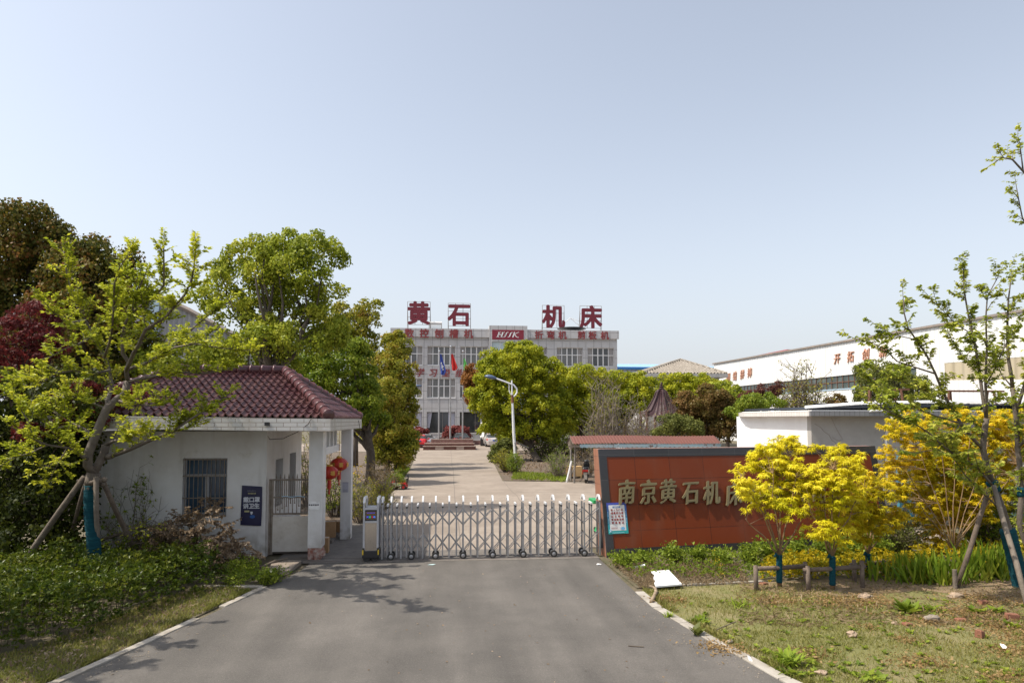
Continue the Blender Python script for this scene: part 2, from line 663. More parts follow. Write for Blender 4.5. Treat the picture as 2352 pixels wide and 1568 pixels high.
def crown_leaves(ells, rng, clump=0.55, dens=1.0, per=55, size=0.2, inner=0.25):
    """ells: (centre, radii). returns leaf points, directions, normals, sizes and the clump centres"""
    Ps, Ns, CC = [], [], []
    E = [(np.array(c, float), np.array(r, float)) for c, r in ells]
    for i, (c, r) in enumerate(E):
        area = 4 * math.pi * ((r[0] * r[1]) ** 1.6 + (r[0] * r[2]) ** 1.6 + (r[1] * r[2]) ** 1.6) ** (1 / 1.6) / 3 ** (1 / 1.6)
        n = max(6, int(dens * area / (clump * clump * 2.3)))
        d = _dirs(rng, n)
        d[:, 2] = np.where(d[:, 2] < -0.55, -d[:, 2] * rng.uniform(-0.6, 1, n), d[:, 2])
        cc = c + _norm(d) * r * rng.uniform(0.62, 1.04, n)[:, None]
        keep = np.ones(n, bool)
        for j, (c2, r2) in enumerate(E):
            if j != i:
                keep &= (np.linalg.norm((cc - c2) / r2, axis=1) > 0.72)
        cc = cc[keep]
        if len(cc) == 0: continue
        out = _norm((cc - c) / r)
        cr = clump * rng.uniform(0.55, 1.25, len(cc))
        CC.append(cc)
        reps = np.maximum(8, (1.35 * per * (cr / clump) ** 2 * rng.uniform(0.7, 1.2, len(cc))).astype(int))
        idx = np.repeat(np.arange(len(cc)), reps)
        dd = _norm(rng.normal(size=(len(idx), 3)) + 0.75 * out[idx] + np.array([0, 0, 0.35]))
        Ps.append(cc[idx] + dd * (cr[idx] * rng.uniform(0.5, 1.0, len(idx)))[:, None] * np.array([1, 1, 0.8]))
        Ns.append(dd)
        m = int(inner * len(idx))
        q = c + _dirs(rng, m) * r * (rng.uniform(0, 0.75, m) ** 0.6)[:, None]
        Ps.append(q)
        Ns.append(_dirs(rng, m))
    P, N = np.concatenate(Ps), np.concatenate(Ns)
    N = _norm(N + 0.55 * rng.normal(size=N.shape))
    D = _norm(np.cross(N, _dirs(rng, len(N))) + np.array([0, 0, -0.35]))
    S = size * rng.uniform(0.65, 1.3, len(P))
    return P, D, N, S, np.concatenate(CC)

def bent(a, b, n=5, amp=0.1, rng=random):
    a, b = Vector(a), Vector(b)
    L = (b - a).length
    out = []
    for i in range(n + 1):
        t = i / n
        p = a.lerp(b, t)
        w = math.sin(math.pi * t) * amp * L
        out.append(p + Vector((rng.uniform(-1, 1), rng.uniform(-1, 1), rng.uniform(-0.4, 0.6))) * w)
    return out

# ================================================================== MATERIALS
M = {}
M['asphalt'] = mat3('asphalt', (0.096, 0.087, 0.077), (0.124, 0.112, 0.099), (0.23, 0.21, 0.185), s1=0.45, s2=60, rough=0.9, bump=0.8, bscale=120, lo2=0.55, hi2=0.70, dist=0.014)
_m = M['asphalt'].node_tree
_t = _m.nodes.new('ShaderNodeTexNoise')
_t.inputs['Scale'].default_value = 1.0
_t.inputs['Detail'].default_value = 5
_mp = _m.nodes.new('ShaderNodeMapping')
_mp.inputs['Scale'].default_value = (1.5, 0.16, 1)
_mp.inputs['Rotation'].default_value = (0, 0, 0.1)
_c = [n for n in _m.nodes if n.type == 'TEX_COORD'][0]
_m.links.new(_c.outputs['Object'], _mp.inputs[0])
_m.links.new(_mp.outputs[0], _t.inputs['Vector'])
_r = _m.nodes.new('ShaderNodeMapRange')
_r.inputs['From Min'].default_value = 0.3
_r.inputs['From Max'].default_value = 0.7
_r.inputs['To Min'].default_value = 0.74
_r.inputs['To Max'].default_value = 1.16
_m.links.new(_t.outputs['Fac'], _r.inputs['Value'])
_t2 = _m.nodes.new('ShaderNodeTexNoise')
_t2.inputs['Scale'].default_value = 26
_t2.inputs['Detail'].default_value = 8
_t2.inputs['Roughness'].default_value = 0.85
_m.links.new(_c.outputs['Object'], _t2.inputs['Vector'])
_r2 = _m.nodes.new('ShaderNodeMapRange')
_r2.inputs['From Min'].default_value = 0.3
_r2.inputs['From Max'].default_value = 0.7
_r2.inputs['To Min'].default_value = 0.74
_r2.inputs['To Max'].default_value = 1.26
_m.links.new(_t2.outputs['Fac'], _r2.inputs['Value'])
_q = _m.nodes.new('ShaderNodeMath')
_q.operation = 'MULTIPLY'
_m.links.new(_r.outputs[0], _q.inputs[0])
_m.links.new(_r2.outputs[0], _q.inputs[1])
_b = _m.nodes['Principled BSDF']
_src = _b.inputs['Base Color'].links[0].from_socket
_v = _m.nodes.new('ShaderNodeVectorMath')
_v.operation = 'SCALE'
_m.links.new(_src, _v.inputs[0])
_m.links.new(_q.outputs[0], _v.inputs['Scale'])
_m.links.new(_v.outputs[0], _b.inputs['Base Color'])
M['concrete'] = mat3('concrete', (0.225, 0.183, 0.145), (0.28, 0.232, 0.187), (0.175, 0.143, 0.114), s1=0.4, s2=2.2, rough=0.9, bump=0.2, bscale=40, lo2=0.5, hi2=0.8)
M['concrete_dark'] = mat3('worn concrete', (0.13, 0.115, 0.10), (0.17, 0.15, 0.13), (0.10, 0.085, 0.075), s1=1.2, s2=6, rough=0.9, bump=0.2)
M['soil'] = mat3('soil', (0.10, 0.085, 0.045), (0.14, 0.11, 0.07), (0.05, 0.06, 0.02), s1=0.7, s2=6, bump=0.8)
M['lawn'] = mat3('lawn', (0.185, 0.175, 0.058), (0.255, 0.205, 0.105), (0.130, 0.142, 0.038), s1=0.55, s2=4.5, rough=0.95, bump=0.9, bscale=55, lo=0.48, hi=0.70)
M['dirt'] = mat3('dirt', (0.27, 0.185, 0.11), (0.20, 0.145, 0.085), (0.12, 0.10, 0.05), s1=0.9, s2=7, rough=0.95, bump=0.9, bscale=35)
M['litter'] = mat3('leaf litter', (0.10, 0.075, 0.05), (0.16, 0.11, 0.075), (0.05, 0.045, 0.03), s1=1.2, s2=14, bump=0.9)
M['kerb'] = mat('kerb stone', (0.36, 0.33, 0.285), (0.22, 0.19, 0.15), 2.2, 0.9, bump=0.5, lo=0.42, hi=0.68)
M['white_wall'] = mat3('white render', (0.64, 0.63, 0.62), (0.57, 0.55, 0.53), (0.45, 0.42, 0.37), s1=0.8, s2=1.7, rough=0.85, bump=0.25, bscale=45, lo2=0.60, hi2=0.80)
def weather(m, top=0.75, dirt=(0.25, 0.22, 0.18)):
    """splash dirt above the ground and rain streaks, as stains of the wall itself"""
    n = m.node_tree
    b = n.nodes['Principled BSDF']
    src = b.inputs['Base Color'].links[0].from_socket
    tc = [q for q in n.nodes if q.type == 'TEX_COORD'][0]
    sp = n.nodes.new('ShaderNodeSeparateXYZ')
    n.links.new(tc.outputs['Object'], sp.inputs[0])
    mp = n.nodes.new('ShaderNodeMapping')
    mp.inputs['Scale'].default_value = (5, 5, 0.35)
    n.links.new(tc.outputs['Object'], mp.inputs[0])
    st = n.nodes.new('ShaderNodeTexNoise')
    st.inputs['Scale'].default_value = 1.0
    st.inputs['Detail'].default_value = 6
    n.links.new(mp.outputs[0], st.inputs['Vector'])
    no = n.nodes.new('ShaderNodeTexNoise')
    no.inputs['Scale'].default_value = 3.5
    no.inputs['Detail'].default_value = 8
    n.links.new(tc.outputs['Object'], no.inputs['Vector'])
    def mr(sock, a, c, lo, hi):
        r = n.nodes.new('ShaderNodeMapRange')
        for k, v in (('From Min', a), ('From Max', c), ('To Min', lo), ('To Max', hi)): r.inputs[k].default_value = v
        n.links.new(sock, r.inputs['Value'])
        return r.outputs[0]
    def op(kind, p, q):
        x = n.nodes.new('ShaderNodeMath')
        x.operation = kind
        x.use_clamp = True
        for k, v in ((0, p), (1, q)):
            if isinstance(v, float): x.inputs[k].default_value = v
            else: n.links.new(v, x.inputs[k])
        return x.outputs[0]
    splash = op('MULTIPLY', mr(sp.outputs[2], 0.0, top, 1.0, 0.0), mr(no.outputs['Fac'], 0.42, 0.62, 0.0, 0.9))
    streak = mr(st.outputs['Fac'], 0.55, 0.75, 0.0, 0.30)
    f = op('ADD', splash, streak)
    mx = n.nodes.new('ShaderNodeMix')
    mx.data_type = 'RGBA'
    n.links.new(f, mx.inputs['Factor'])
    n.links.new(src, mx.inputs['A'])
    mx.inputs['B'].default_value = rgb(dirt)
    n.links.new(mx.outputs['Result'], b.inputs['Base Color'])
weather(M['white_wall'])
M['white_lit'] = mat3('white plaster', (0.78, 0.78, 0.77), (0.72, 0.71, 0.70), (0.60, 0.58, 0.55), s1=0.5, s2=1.4, rough=0.85, bump=0.15, lo2=0.62, hi2=0.85)
M['fascia'] = mat_grid('white fascia tile', (0.62, 0.60, 0.58), (0.56, 0.55, 0.53), (0.27, 0.22, 0.19), 0.30, 0.095, 'xz', 0.007, 0.5, 0.3, stain=(0.42, 0.38, 0.33))
M['fascia_y'] = mat_grid('white fascia tile side', (0.62, 0.60, 0.58), (0.56, 0.55, 0.53), (0.27, 0.22, 0.19), 0.30, 0.095, 'yz', 0.007, 0.5, 0.3, stain=(0.42, 0.38, 0.33))
M['tile'] = mat('maroon glazed tile', (0.062, 0.021, 0.024), (0.115, 0.055, 0.048), 1.6, 0.36, bump=0.05, lo=0.42, hi=0.72, spec=0.45)
M['tile_ridge'] = mat('maroon ridge tile', (0.072, 0.027, 0.030), (0.115, 0.048, 0.048), 3, 0.32, spec=0.5)
M['grey_tile'] = mat('grey roof tile', (0.23, 0.20, 0.165), (0.31, 0.275, 0.23), 1.5, 0.8, bump=0.2)
M['iron'] = mat('rusty painted iron', (0.15, 0.115, 0.085), (0.23, 0.195, 0.16), 7, 0.7, bump=0.1)
M['rust'] = mat('rust', (0.12, 0.05, 0.03), (0.20, 0.10, 0.06), 8, 0.85, bump=0.3)
M['panel_dirty'] = mat3('dirty white steel', (0.55, 0.51, 0.46), (0.47, 0.42, 0.36), (0.33, 0.27, 0.21), s1=1.5, s2=3.5, rough=0.6, bump=0.05, lo2=0.56, hi2=0.8)
M['alu'] = mat('aluminium frame', (0.42, 0.42, 0.435), (0.36, 0.36, 0.375), 5, 0.4, spec=0.5)
M['steel'] = mat('stainless steel', (0.36, 0.355, 0.36), (0.28, 0.275, 0.28), 9, 0.40, metal=0.55)
M['gate_white'] = mat('white cap', (0.58, 0.58, 0.59), rough=0.35)
M['brushed'] = mat('brushed steel panel', (0.56, 0.50, 0.43), (0.48, 0.43, 0.38), 1.2, 0.22, metal=0.85)
M['black'] = mat('black plastic', (0.018, 0.018, 0.02), rough=0.4)
M['rubber'] = mat('rubber', (0.025, 0.024, 0.023), (0.05, 0.045, 0.04), 12, 0.8)
M['yellow'] = mat('yellow plastic', (0.62, 0.42, 0.02), rough=0.5)
M['glass_blue'] = mat('window glass over blue curtain', (0.018, 0.045, 0.085), (0.035, 0.075, 0.12), 2.0, 0.12, spec=0.7)
M['glass_dark'] = mat('dark window glass', (0.028, 0.030, 0.032), (0.05, 0.052, 0.055), 0.35, 0.08, spec=0.8)
M['glass_grey'] = mat('grey window glass', (0.15, 0.15, 0.145), (0.10, 0.10, 0.10), 0.4, 0.15, spec=0.6)
M['glass_pale'] = mat('pale blue glass', (0.45, 0.53, 0.54), (0.38, 0.47, 0.49), 0.5, 0.15)
M['curtain'] = mat('grey curtain', (0.33, 0.31, 0.30), (0.24, 0.23, 0.22), 2.5, 0.9, aniso=(3, 3, 0.3))
M['frame_white'] = mat('white window frame', (0.66, 0.65, 0.64), rough=0.5)
M['print_grey2'] = mat('grey window frame', (0.30, 0.30, 0.31), rough=0.5)
M['navy'] = mat('navy print', (0.010, 0.009, 0.045), rough=0.5)
M['print_white'] = mat('white print', (0.55, 0.56, 0.60), rough=0.6)
M['print_blue'] = mat('blue print', (0.02, 0.09, 0.30), rough=0.6)
M['print_pale'] = mat('pale yellow print', (0.38, 0.36, 0.19), rough=0.6)
M['print_grey'] = mat('grey print', (0.20, 0.20, 0.23), rough=0.6)
M['paper'] = mat('paper', (0.72, 0.71, 0.70), (0.62, 0.61, 0.60), 9, 0.7)
M['paper_grey'] = mat('grey paper', (0.42, 0.42, 0.48), (0.37, 0.37, 0.43), 9, 0.7)
M['red_print'] = mat('dark red print', (0.36, 0.035, 0.03), rough=0.6)
M['ink'] = mat('ink', (0.06, 0.055, 0.06), rough=0.7)
M['lantern'] = mat('red lantern cloth', (0.46, 0.030, 0.012), (0.36, 0.020, 0.010), 6, 0.5)
M['gold'] = mat('gold trim', (0.55, 0.30, 0.05), rough=0.4, metal=0.2)
M['granite_red'] = mat_grid('red granite', (0.180, 0.036, 0.011), (0.140, 0.033, 0.013), (0.050, 0.017, 0.011), 0.95, 0.62, 'xz', 0.006, 0.0, 0.35, stain=(0.165, 0.048, 0.024), bump=0.3, spec=0.25)
M['granite_black'] = mat_grid('black granite', (0.030, 0.029, 0.031), (0.038, 0.036, 0.038), (0.075, 0.07, 0.068), 0.95, 0.62, 'xz', 0.004, 0.0, 0.25, bump=0.1)
M['granite_pink'] = mat_grid('pink granite', (0.30, 0.135, 0.085), (0.26, 0.12, 0.075), (0.14, 0.06, 0.04), 0.5, 0.34, 'yz', 0.006, 0.0, 0.35, stain=(0.17, 0.05, 0.032))
M['bronze'] = mat('dull gold letter', (0.235, 0.195, 0.105), (0.19, 0.155, 0.085), 3, 0.33, metal=0.35)
M['facade'] = mat_grid('grey facade panel', (0.44, 0.43, 0.43), (0.47, 0.46, 0.455), (0.21, 0.20, 0.20), 1.14, 1.2, 'xz', 0.035, 0.0, 0.4, stain=(0.40, 0.385, 0.375), bump=0.3)
M['facade_y'] = mat_grid('grey facade panel side', (0.44, 0.43, 0.43), (0.47, 0.46, 0.455), (0.21, 0.20, 0.20), 1.14, 1.2, 'yz', 0.035, 0.0, 0.4, bump=0.3)
M['sign_red'] = mat('weathered red paint', (0.150, 0.010, 0.022), (0.30, 0.12, 0.14), 5.5, 0.6, lo=0.60, hi=0.78)
M['sign_red2'] = mat('red letter', (0.19, 0.018, 0.020), (0.25, 0.05, 0.045), 1.3, 0.5)
M['sign_rust'] = mat('rust red letter', (0.50, 0.28, 0.19), (0.42, 0.20, 0.13), 2.0, 0.8)
M['panel_red'] = mat('red sign panel', (0.20, 0.010, 0.026), (0.28, 0.06, 0.075), 1.6, 0.5, lo=0.55, hi=0.8)
M['white_paint'] = mat('white paint', (0.80, 0.80, 0.80), (0.72, 0.72, 0.71), 3, 0.5)
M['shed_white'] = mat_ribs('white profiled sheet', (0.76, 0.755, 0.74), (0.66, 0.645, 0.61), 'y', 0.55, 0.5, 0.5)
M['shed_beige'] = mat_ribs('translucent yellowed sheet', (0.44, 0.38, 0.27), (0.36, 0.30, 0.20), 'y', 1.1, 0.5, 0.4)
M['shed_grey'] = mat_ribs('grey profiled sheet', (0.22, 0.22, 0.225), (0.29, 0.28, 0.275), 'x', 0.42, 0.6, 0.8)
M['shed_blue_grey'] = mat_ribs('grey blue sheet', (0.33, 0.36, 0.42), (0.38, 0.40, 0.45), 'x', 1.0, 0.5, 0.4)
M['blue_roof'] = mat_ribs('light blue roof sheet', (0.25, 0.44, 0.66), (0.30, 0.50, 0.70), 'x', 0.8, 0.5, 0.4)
M['blue_trim'] = mat('blue trim', (0.03, 0.16, 0.42), rough=0.5)
M['pale_blue'] = mat('pale blue steel', (0.36, 0.47, 0.56), (0.30, 0.41, 0.50), 3, 0.5)
M['teal_paint'] = mat('teal painted frame', (0.03, 0.16, 0.24), (0.05, 0.20, 0.28), 6, 0.6)
M['red_trim'] = mat('red roof trim', (0.42, 0.03, 0.05), (0.34, 0.05, 0.06), 2, 0.6)
M['gutter'] = mat('grey gutter', (0.20, 0.18, 0.165), (0.28, 0.22, 0.18), 1.2, 0.7)
M['shop_glass'] = mat('dirty factory glazing', (0.055, 0.072, 0.070), (0.10, 0.12, 0.115), 0.7, 0.3)
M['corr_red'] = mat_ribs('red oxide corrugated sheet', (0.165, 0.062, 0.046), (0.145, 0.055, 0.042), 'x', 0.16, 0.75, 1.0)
M['valance'] = mat3('rusting blue valance', (0.30, 0.44, 0.50), (0.42, 0.47, 0.48), (0.11, 0.05, 0.025), s1=1.3, s2=2.6, rough=0.7, bump=0.2, lo2=0.55, hi2=0.62)
M['pole_grey'] = mat('weathered post', (0.15, 0.135, 0.12), (0.23, 0.205, 0.18), 8, 0.8, bump=0.1)
M['pole_white'] = mat('white lamp post', (0.68, 0.69, 0.71), (0.55, 0.53, 0.52), 3.5, 0.4, lo=0.5, hi=0.75)
M['lamp_blue'] = mat('blue lamp housing', (0.075, 0.11, 0.19), (0.06, 0.09, 0.16), 2, 0.35)
M['plinth'] = mat('brown stone', (0.19, 0.095, 0.08), (0.25, 0.14, 0.12), 3, 0.6)
M['plinth_dark'] = mat('dark red stone step', (0.10, 0.035, 0.025), (0.14, 0.06, 0.045), 2, 0.5)
M['plinth_pale'] = mat('worn stone edge', (0.42, 0.33, 0.28), (0.32, 0.24, 0.2), 4, 0.8)
M['flag_blue'] = mat('blue flag', (0.03, 0.06, 0.30), (0.05, 0.09, 0.36), 1.5, 0.7)
M['flag_red'] = mat('red flag', (0.55, 0.02, 0.015), (0.45, 0.015, 0.012), 1.5, 0.7)
M['flag_green'] = mat('green flag', (0.12, 0.48, 0.10), (0.16, 0.55, 0.14), 1.5, 0.7)
M['bark'] = mat('grey brown bark', (0.085, 0.066, 0.05), (0.145, 0.12, 0.095), 7, 0.9, bump=0.8, bscale=30, aniso=(1, 1, 0.4))
M['bark_dark'] = mat('dark bark', (0.050, 0.038, 0.028), (0.085, 0.067, 0.05), 7, 0.9, bump=0.8, bscale=30)
M['bark_pale'] = mat('smooth grey brown bark', (0.095, 0.075, 0.060), (0.145, 0.12, 0.098), 6, 0.8, bump=0.4)
M['bark_tan'] = mat('tan maple bark', (0.27, 0.165, 0.075), (0.13, 0.09, 0.055), 5, 0.8, bump=0.3)
M['stake'] = mat('weathered timber pole', (0.115, 0.09, 0.07), (0.17, 0.14, 0.11), 9, 0.9, bump=0.5)
M['stake_pale'] = mat('pale timber pole', (0.175, 0.145, 0.115), (0.125, 0.10, 0.078), 9, 0.9, bump=0.4)
M['rail'] = mat('dark timber rail', (0.115, 0.085, 0.065), (0.17, 0.13, 0.10), 9, 0.9, bump=0.5)
M['wrap'] = mat('teal tree wrap', (0.004, 0.040, 0.055), (0.008, 0.062, 0.080), 10, 0.9, bump=0.8, bscale=14, aniso=(0.3, 0.3, 4), spec=0.2)
M['leaf_elm'] = mat_leaf('yellow green elm leaves', [(0.16, 0.21, 0.018), (0.40, 0.44, 0.030), (0.70, 0.66, 0.06)], 0.45, 0.42, gain=(1, 1, 1))
M['leaf_light'] = mat_leaf('light green leaves', [(0.12, 0.165, 0.014), (0.29, 0.335, 0.028), (0.50, 0.49, 0.055)], 0.4, gain=(1, 1, 1))
M['leaf_mid'] = mat_leaf('mid green leaves', [(0.075, 0.125, 0.010), (0.185, 0.245, 0.020), (0.34, 0.37, 0.035)], 0.35, gain=(1, 1, 1))
M['leaf_yg'] = mat_leaf('yellow green camphor leaves', [(0.13, 0.17, 0.012), (0.33, 0.36, 0.020), (0.56, 0.52, 0.03)], 0.35, gain=(1, 1, 1))
M['leaf_olive'] = mat_leaf('olive leaves with reddish tips', [(0.10, 0.125, 0.012), (0.23, 0.24, 0.024), (0.37, 0.335, 0.036), (0.36, 0.22, 0.05)], 0.3, gain=(1, 1, 1))
M['leaf_darkred'] = mat_leaf('dark leaves with coppery tips', [(0.038, 0.050, 0.008), (0.090, 0.100, 0.014), (0.18, 0.135, 0.024), (0.24, 0.105, 0.036)], 0.3, gain=(1, 1, 1))
M['leaf_brown'] = mat_leaf('coppery leaves', [(0.095, 0.085, 0.018), (0.165, 0.115, 0.030), (0.26, 0.145, 0.055)], 0.3, gain=(1, 1, 1))
M['leaf_rust'] = mat_leaf('rust leaves', [(0.12, 0.055, 0.025), (0.19, 0.095, 0.035)], 0.3)
M['leaf_maple_red'] = mat_leaf('dark red maple leaves', [(0.065, 0.012, 0.012), (0.125, 0.020, 0.020), (0.21, 0.04, 0.035)], 0.4, gain=(1, 1, 1))
M['leaf_maple_gold'] = mat_leaf('golden maple leaves', [(0.46, 0.45, 0.014), (0.76, 0.65, 0.020), (0.84, 0.74, 0.07)], 0.45, 0.5, gain=(1, 1, 1))
M['leaf_maple_gold2'] = mat_leaf('golden maple leaves with green shade leaves', [(0.38, 0.36, 0.012), (0.70, 0.54, 0.015), (0.84, 0.58, 0.04)], 0.45, 0.5, gain=(1, 1, 1))
M['leaf_cherry'] = mat_leaf('cherry leaves', [(0.16, 0.21, 0.022), (0.32, 0.37, 0.04), (0.54, 0.52, 0.09)], 0.45, 0.4, gain=(1, 1, 1))
M['leaf_hedge'] = mat_leaf('hedge leaves', [(0.030, 0.055, 0.006), (0.080, 0.115, 0.010), (0.18, 0.195, 0.020)], 0.3, 0.4, nscale=1.5, spec=0.3, gain=(1, 1, 1))
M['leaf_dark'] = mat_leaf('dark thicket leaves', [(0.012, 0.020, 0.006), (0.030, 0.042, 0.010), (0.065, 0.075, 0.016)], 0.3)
M['leaf_greygreen'] = mat_leaf('grey green leaves', [(0.05, 0.065, 0.025), (0.09, 0.11, 0.04), (0.14, 0.155, 0.06)], 0.3)
M['leaf_weed'] = mat_leaf('weed leaves', [(0.055, 0.095, 0.018), (0.11, 0.16, 0.025), (0.18, 0.22, 0.04)], 0.35)
M['leaf_iris'] = mat_leaf('iris leaves', [(0.045, 0.095, 0.012), (0.11, 0.17, 0.02), (0.27, 0.27, 0.06)], 0.35)
M['leaf_dry'] = mat_leaf('dry brown leaves', [(0.12, 0.082, 0.048), (0.26, 0.185, 0.115), (0.48, 0.37, 0.265)], 0.25, gain=(1, 1, 1))
M['straw'] = mat_leaf('dry tan plant bits', [(0.22, 0.135, 0.055), (0.33, 0.215, 0.09), (0.42, 0.29, 0.14)], 0.2, gain=(1, 1, 1))
M['hay'] = mat_leaf('dry grass', [(0.16, 0.11, 0.06), (0.26, 0.19, 0.11), (0.34, 0.26, 0.16)], 0.2, gain=(1, 1, 1))
M['flower'] = mat_leaf('yellow flowers', [(0.55, 0.38, 0.008), (0.72, 0.50, 0.012)], 0.3, gain=(1, 1, 1))
M['yellow_cover'] = mat_leaf('yellow ground cover', [(0.16, 0.17, 0.015), (0.42, 0.33, 0.012), (0.60, 0.44, 0.015)], 0.3, gain=(1, 1, 1))
M['photinia'] = mat_leaf('red photinia leaves', [(0.12, 0.035, 0.030), (0.24, 0.06, 0.055), (0.36, 0.14, 0.12)], 0.3, gain=(1, 1, 1))
M['plum'] = mat_leaf('purple plum leaves', [(0.035, 0.014, 0.018), (0.075, 0.030, 0.035), (0.12, 0.05, 0.05)], 0.3)
M['twig'] = mat('twigs', (0.085, 0.062, 0.045), (0.15, 0.12, 0.09), 6, 0.9)
M['twig_grey'] = mat('grey twigs', (0.15, 0.12, 0.095), (0.22, 0.185, 0.15), 6, 0.9)
M['grassblade'] = mat_leaf('grass blades', [(0.135, 0.155, 0.028), (0.22, 0.22, 0.05), (0.32, 0.27, 0.10)], 0.3, nscale=0.6, gain=(1, 1, 1))
M['weedgrass'] = mat_leaf('tuft grass', [(0.10, 0.16, 0.025), (0.18, 0.24, 0.04)], 0.35)
M['stone'] = mat('pale stone', (0.36, 0.265, 0.185), (0.27, 0.20, 0.14), 6, 0.9, bump=0.5)
M['stone_grey'] = mat('grey stone', (0.25, 0.21, 0.165), (0.20, 0.165, 0.13), 6, 0.9, bump=0.5)
M['brick_red'] = mat('broken brick', (0.23, 0.095, 0.055), (0.19, 0.08, 0.05), 9, 0.9, bump=0.5)
M['foam'] = mat('white board', (0.84, 0.84, 0.85), (0.76, 0.76, 0.77), 5, 0.6)
M['drift'] = mat('dry branch', (0.30, 0.225, 0.15), (0.20, 0.145, 0.10), 8, 0.9, bump=0.4)
M['carton'] = mat('brown carton', (0.36, 0.215, 0.105), (0.30, 0.175, 0.085), 5, 0.8)
M['crate'] = mat('yellow wooden box', (0.60, 0.40, 0.19), (0.52, 0.33, 0.15), 5, 0.7)
M['bin_green'] = mat('green plastic', (0.02, 0.30, 0.09), (0.02, 0.26, 0.08), 4, 0.45)
M['car_red'] = mat('red car paint', (0.52, 0.012, 0.015), rough=0.25, coat=0.7)
M['car_silver'] = mat('silver car paint', (0.46, 0.48, 0.50), rough=0.28, metal=0.35, coat=0.6)
M['car_black'] = mat('black car paint', (0.02, 0.022, 0.024), rough=0.2, coat=0.8)
M['car_gold'] = mat('champagne car paint', (0.58, 0.53, 0.49), rough=0.28, metal=0.3, coat=0.6)
M['car_white'] = mat('white car paint', (0.82, 0.82, 0.82), rough=0.3, coat=0.6)
M['car_glass'] = mat('car glass', (0.03, 0.035, 0.036), rough=0.08, spec=0.8)
M['light_red'] = mat('red lamp lens', (0.50, 0.012, 0.012), rough=0.2)
M['plate_blue'] = mat('blue number plate', (0.02, 0.10, 0.42), rough=0.4)
M['chrome'] = mat('chrome', (0.7, 0.7, 0.7), rough=0.15, metal=0.9)
M['marble'] = mat('white stone lion', (0.62, 0.60, 0.57), (0.48, 0.46, 0.43), 5, 0.7, bump=0.4)
M['ribbon'] = mat('red ribbon', (0.60, 0.03, 0.012), rough=0.6)
M['brick_orange'] = mat('exposed brick', (0.25, 0.09, 0.06), (0.40, 0.34, 0.30), 12, 0.9, bump=0.5)
M['pavilion'] = mat('maroon pavilion tile', (0.040, 0.018, 0.022), (0.06, 0.028, 0.030), 3, 0.5, spec=0.4)
M['dish_dark'] = mat('dark sheet', (0.03, 0.032, 0.035), rough=0.4)
M['house_wall'] = mat3('stained house wall', (0.42, 0.41, 0.40), (0.34, 0.33, 0.32), (0.20, 0.19, 0.18), s1=0.3, s2=0.8, rough=0.85, bump=0.1)
M['shade_dark'] = mat('painted dark shade', (0.016, 0.02, 0.028), rough=0.6)  # near-black that paints shade into openings and beneath the raised roof sheet
M['wall_shade_fence'] = mat3('shaded wall and grey fence', (0.38, 0.36, 0.335), (0.32, 0.305, 0.28), (0.23, 0.205, 0.175), s1=0.6, s2=1.2, rough=0.9, bump=0.25, lo2=0.6, hi2=0.85)  # white building's front wall, eave shade put into its colour; also the fence grey
M['upright_tile'] = mat_grid('upright tile shaded face', (0.20, 0.20, 0.205), (0.225, 0.225, 0.225), (0.09, 0.085, 0.085), 0.20, 0.9, 'xz', 0.008, 0.0, 0.4)  # front copy of the eave tile with its shade put into the colour
M['upright_tile_y'] = mat_grid('upright tile lit face', (0.62, 0.60, 0.57), (0.57, 0.55, 0.52), (0.33, 0.29, 0.26), 0.20, 0.9, 'yz', 0.008, 0.0, 0.35)  # same eave tile on the sunny side, its light put into the colour
M['cable'] = mat('cable', (0.10, 0.085, 0.075), rough=0.7)

# ================================================================== THE SETTING
def flat(name, pts, z, m, kind='structure'):
    b = MB()
    b.quad(*[(p[0], p[1], z) for p in pts])
    o = b.build(name, m)
    return tag(o, kind=kind)

flat('ground', [(-700, -60), (700, -60), (700, 1400), (-700, 1400)], -0.03, M['soil'])
RE = [(3.69, 15.9), (3.67, 13.1), (3.67, 11.9), (3.82, 10.95), (3.95, 10.05), (4.11, 9.3), (4.25, 8.5), (4.75, 6.9), (6.2, 5.0), (9.5, 3.4), (40, 2.6), (40, -14)]
LE = [(-3.05, 16.3), (-3.11, 15.5), (-3.5, 13.85), (-4.01, 12.0), (-4.43, 10.4), (-4.78, 9.25), (-5.4, 7.9), (-6.6, 6.2), (-9.5, 4.4), (-40, 3.4), (-40, -14)]
flat('road', LE[::-1] + [(-3.05, 16.3), (3.69, 16.2)][0:2] + RE, 0.0, M['asphalt'])
b = MB()
b.quad((-3.9, 16.304, 0.004), (3.72, 16.204, 0.004), (3.72, 17.6, 0.004), (-3.9, 17.6, 0.004))
b.quad((-3.9, 17.6, 0.004), (-2.0, 17.6, 0.004), (-2.0, 22.4, 0.004), (-3.9, 22.4, 0.004))
tag(b.build('gate_apron', M['concrete_dark']), kind='structure')
b = MB()
b.quad((-2.0, 17.6, 0.002), (3.9, 17.6, 0.002), (14.2, 17.6, 0.002), (14.2, 35.4, 0.002), (8.0, 35.6, 0.002), (3.15, 36.8, 0.002), (4.6, 72, 0.002), (24, 74, 0.002), (30, 94.9, 0.002), (-30, 94.9, 0.002), (-24, 74, 0.002), (-2.62, 70, 0.002), (-2.2, 45, 0.002), (-2.3, 30, 0.002), (-2.0, 22, 0.002))
tag(b.build('driveway', M['concrete']), kind='structure')
b = MB()
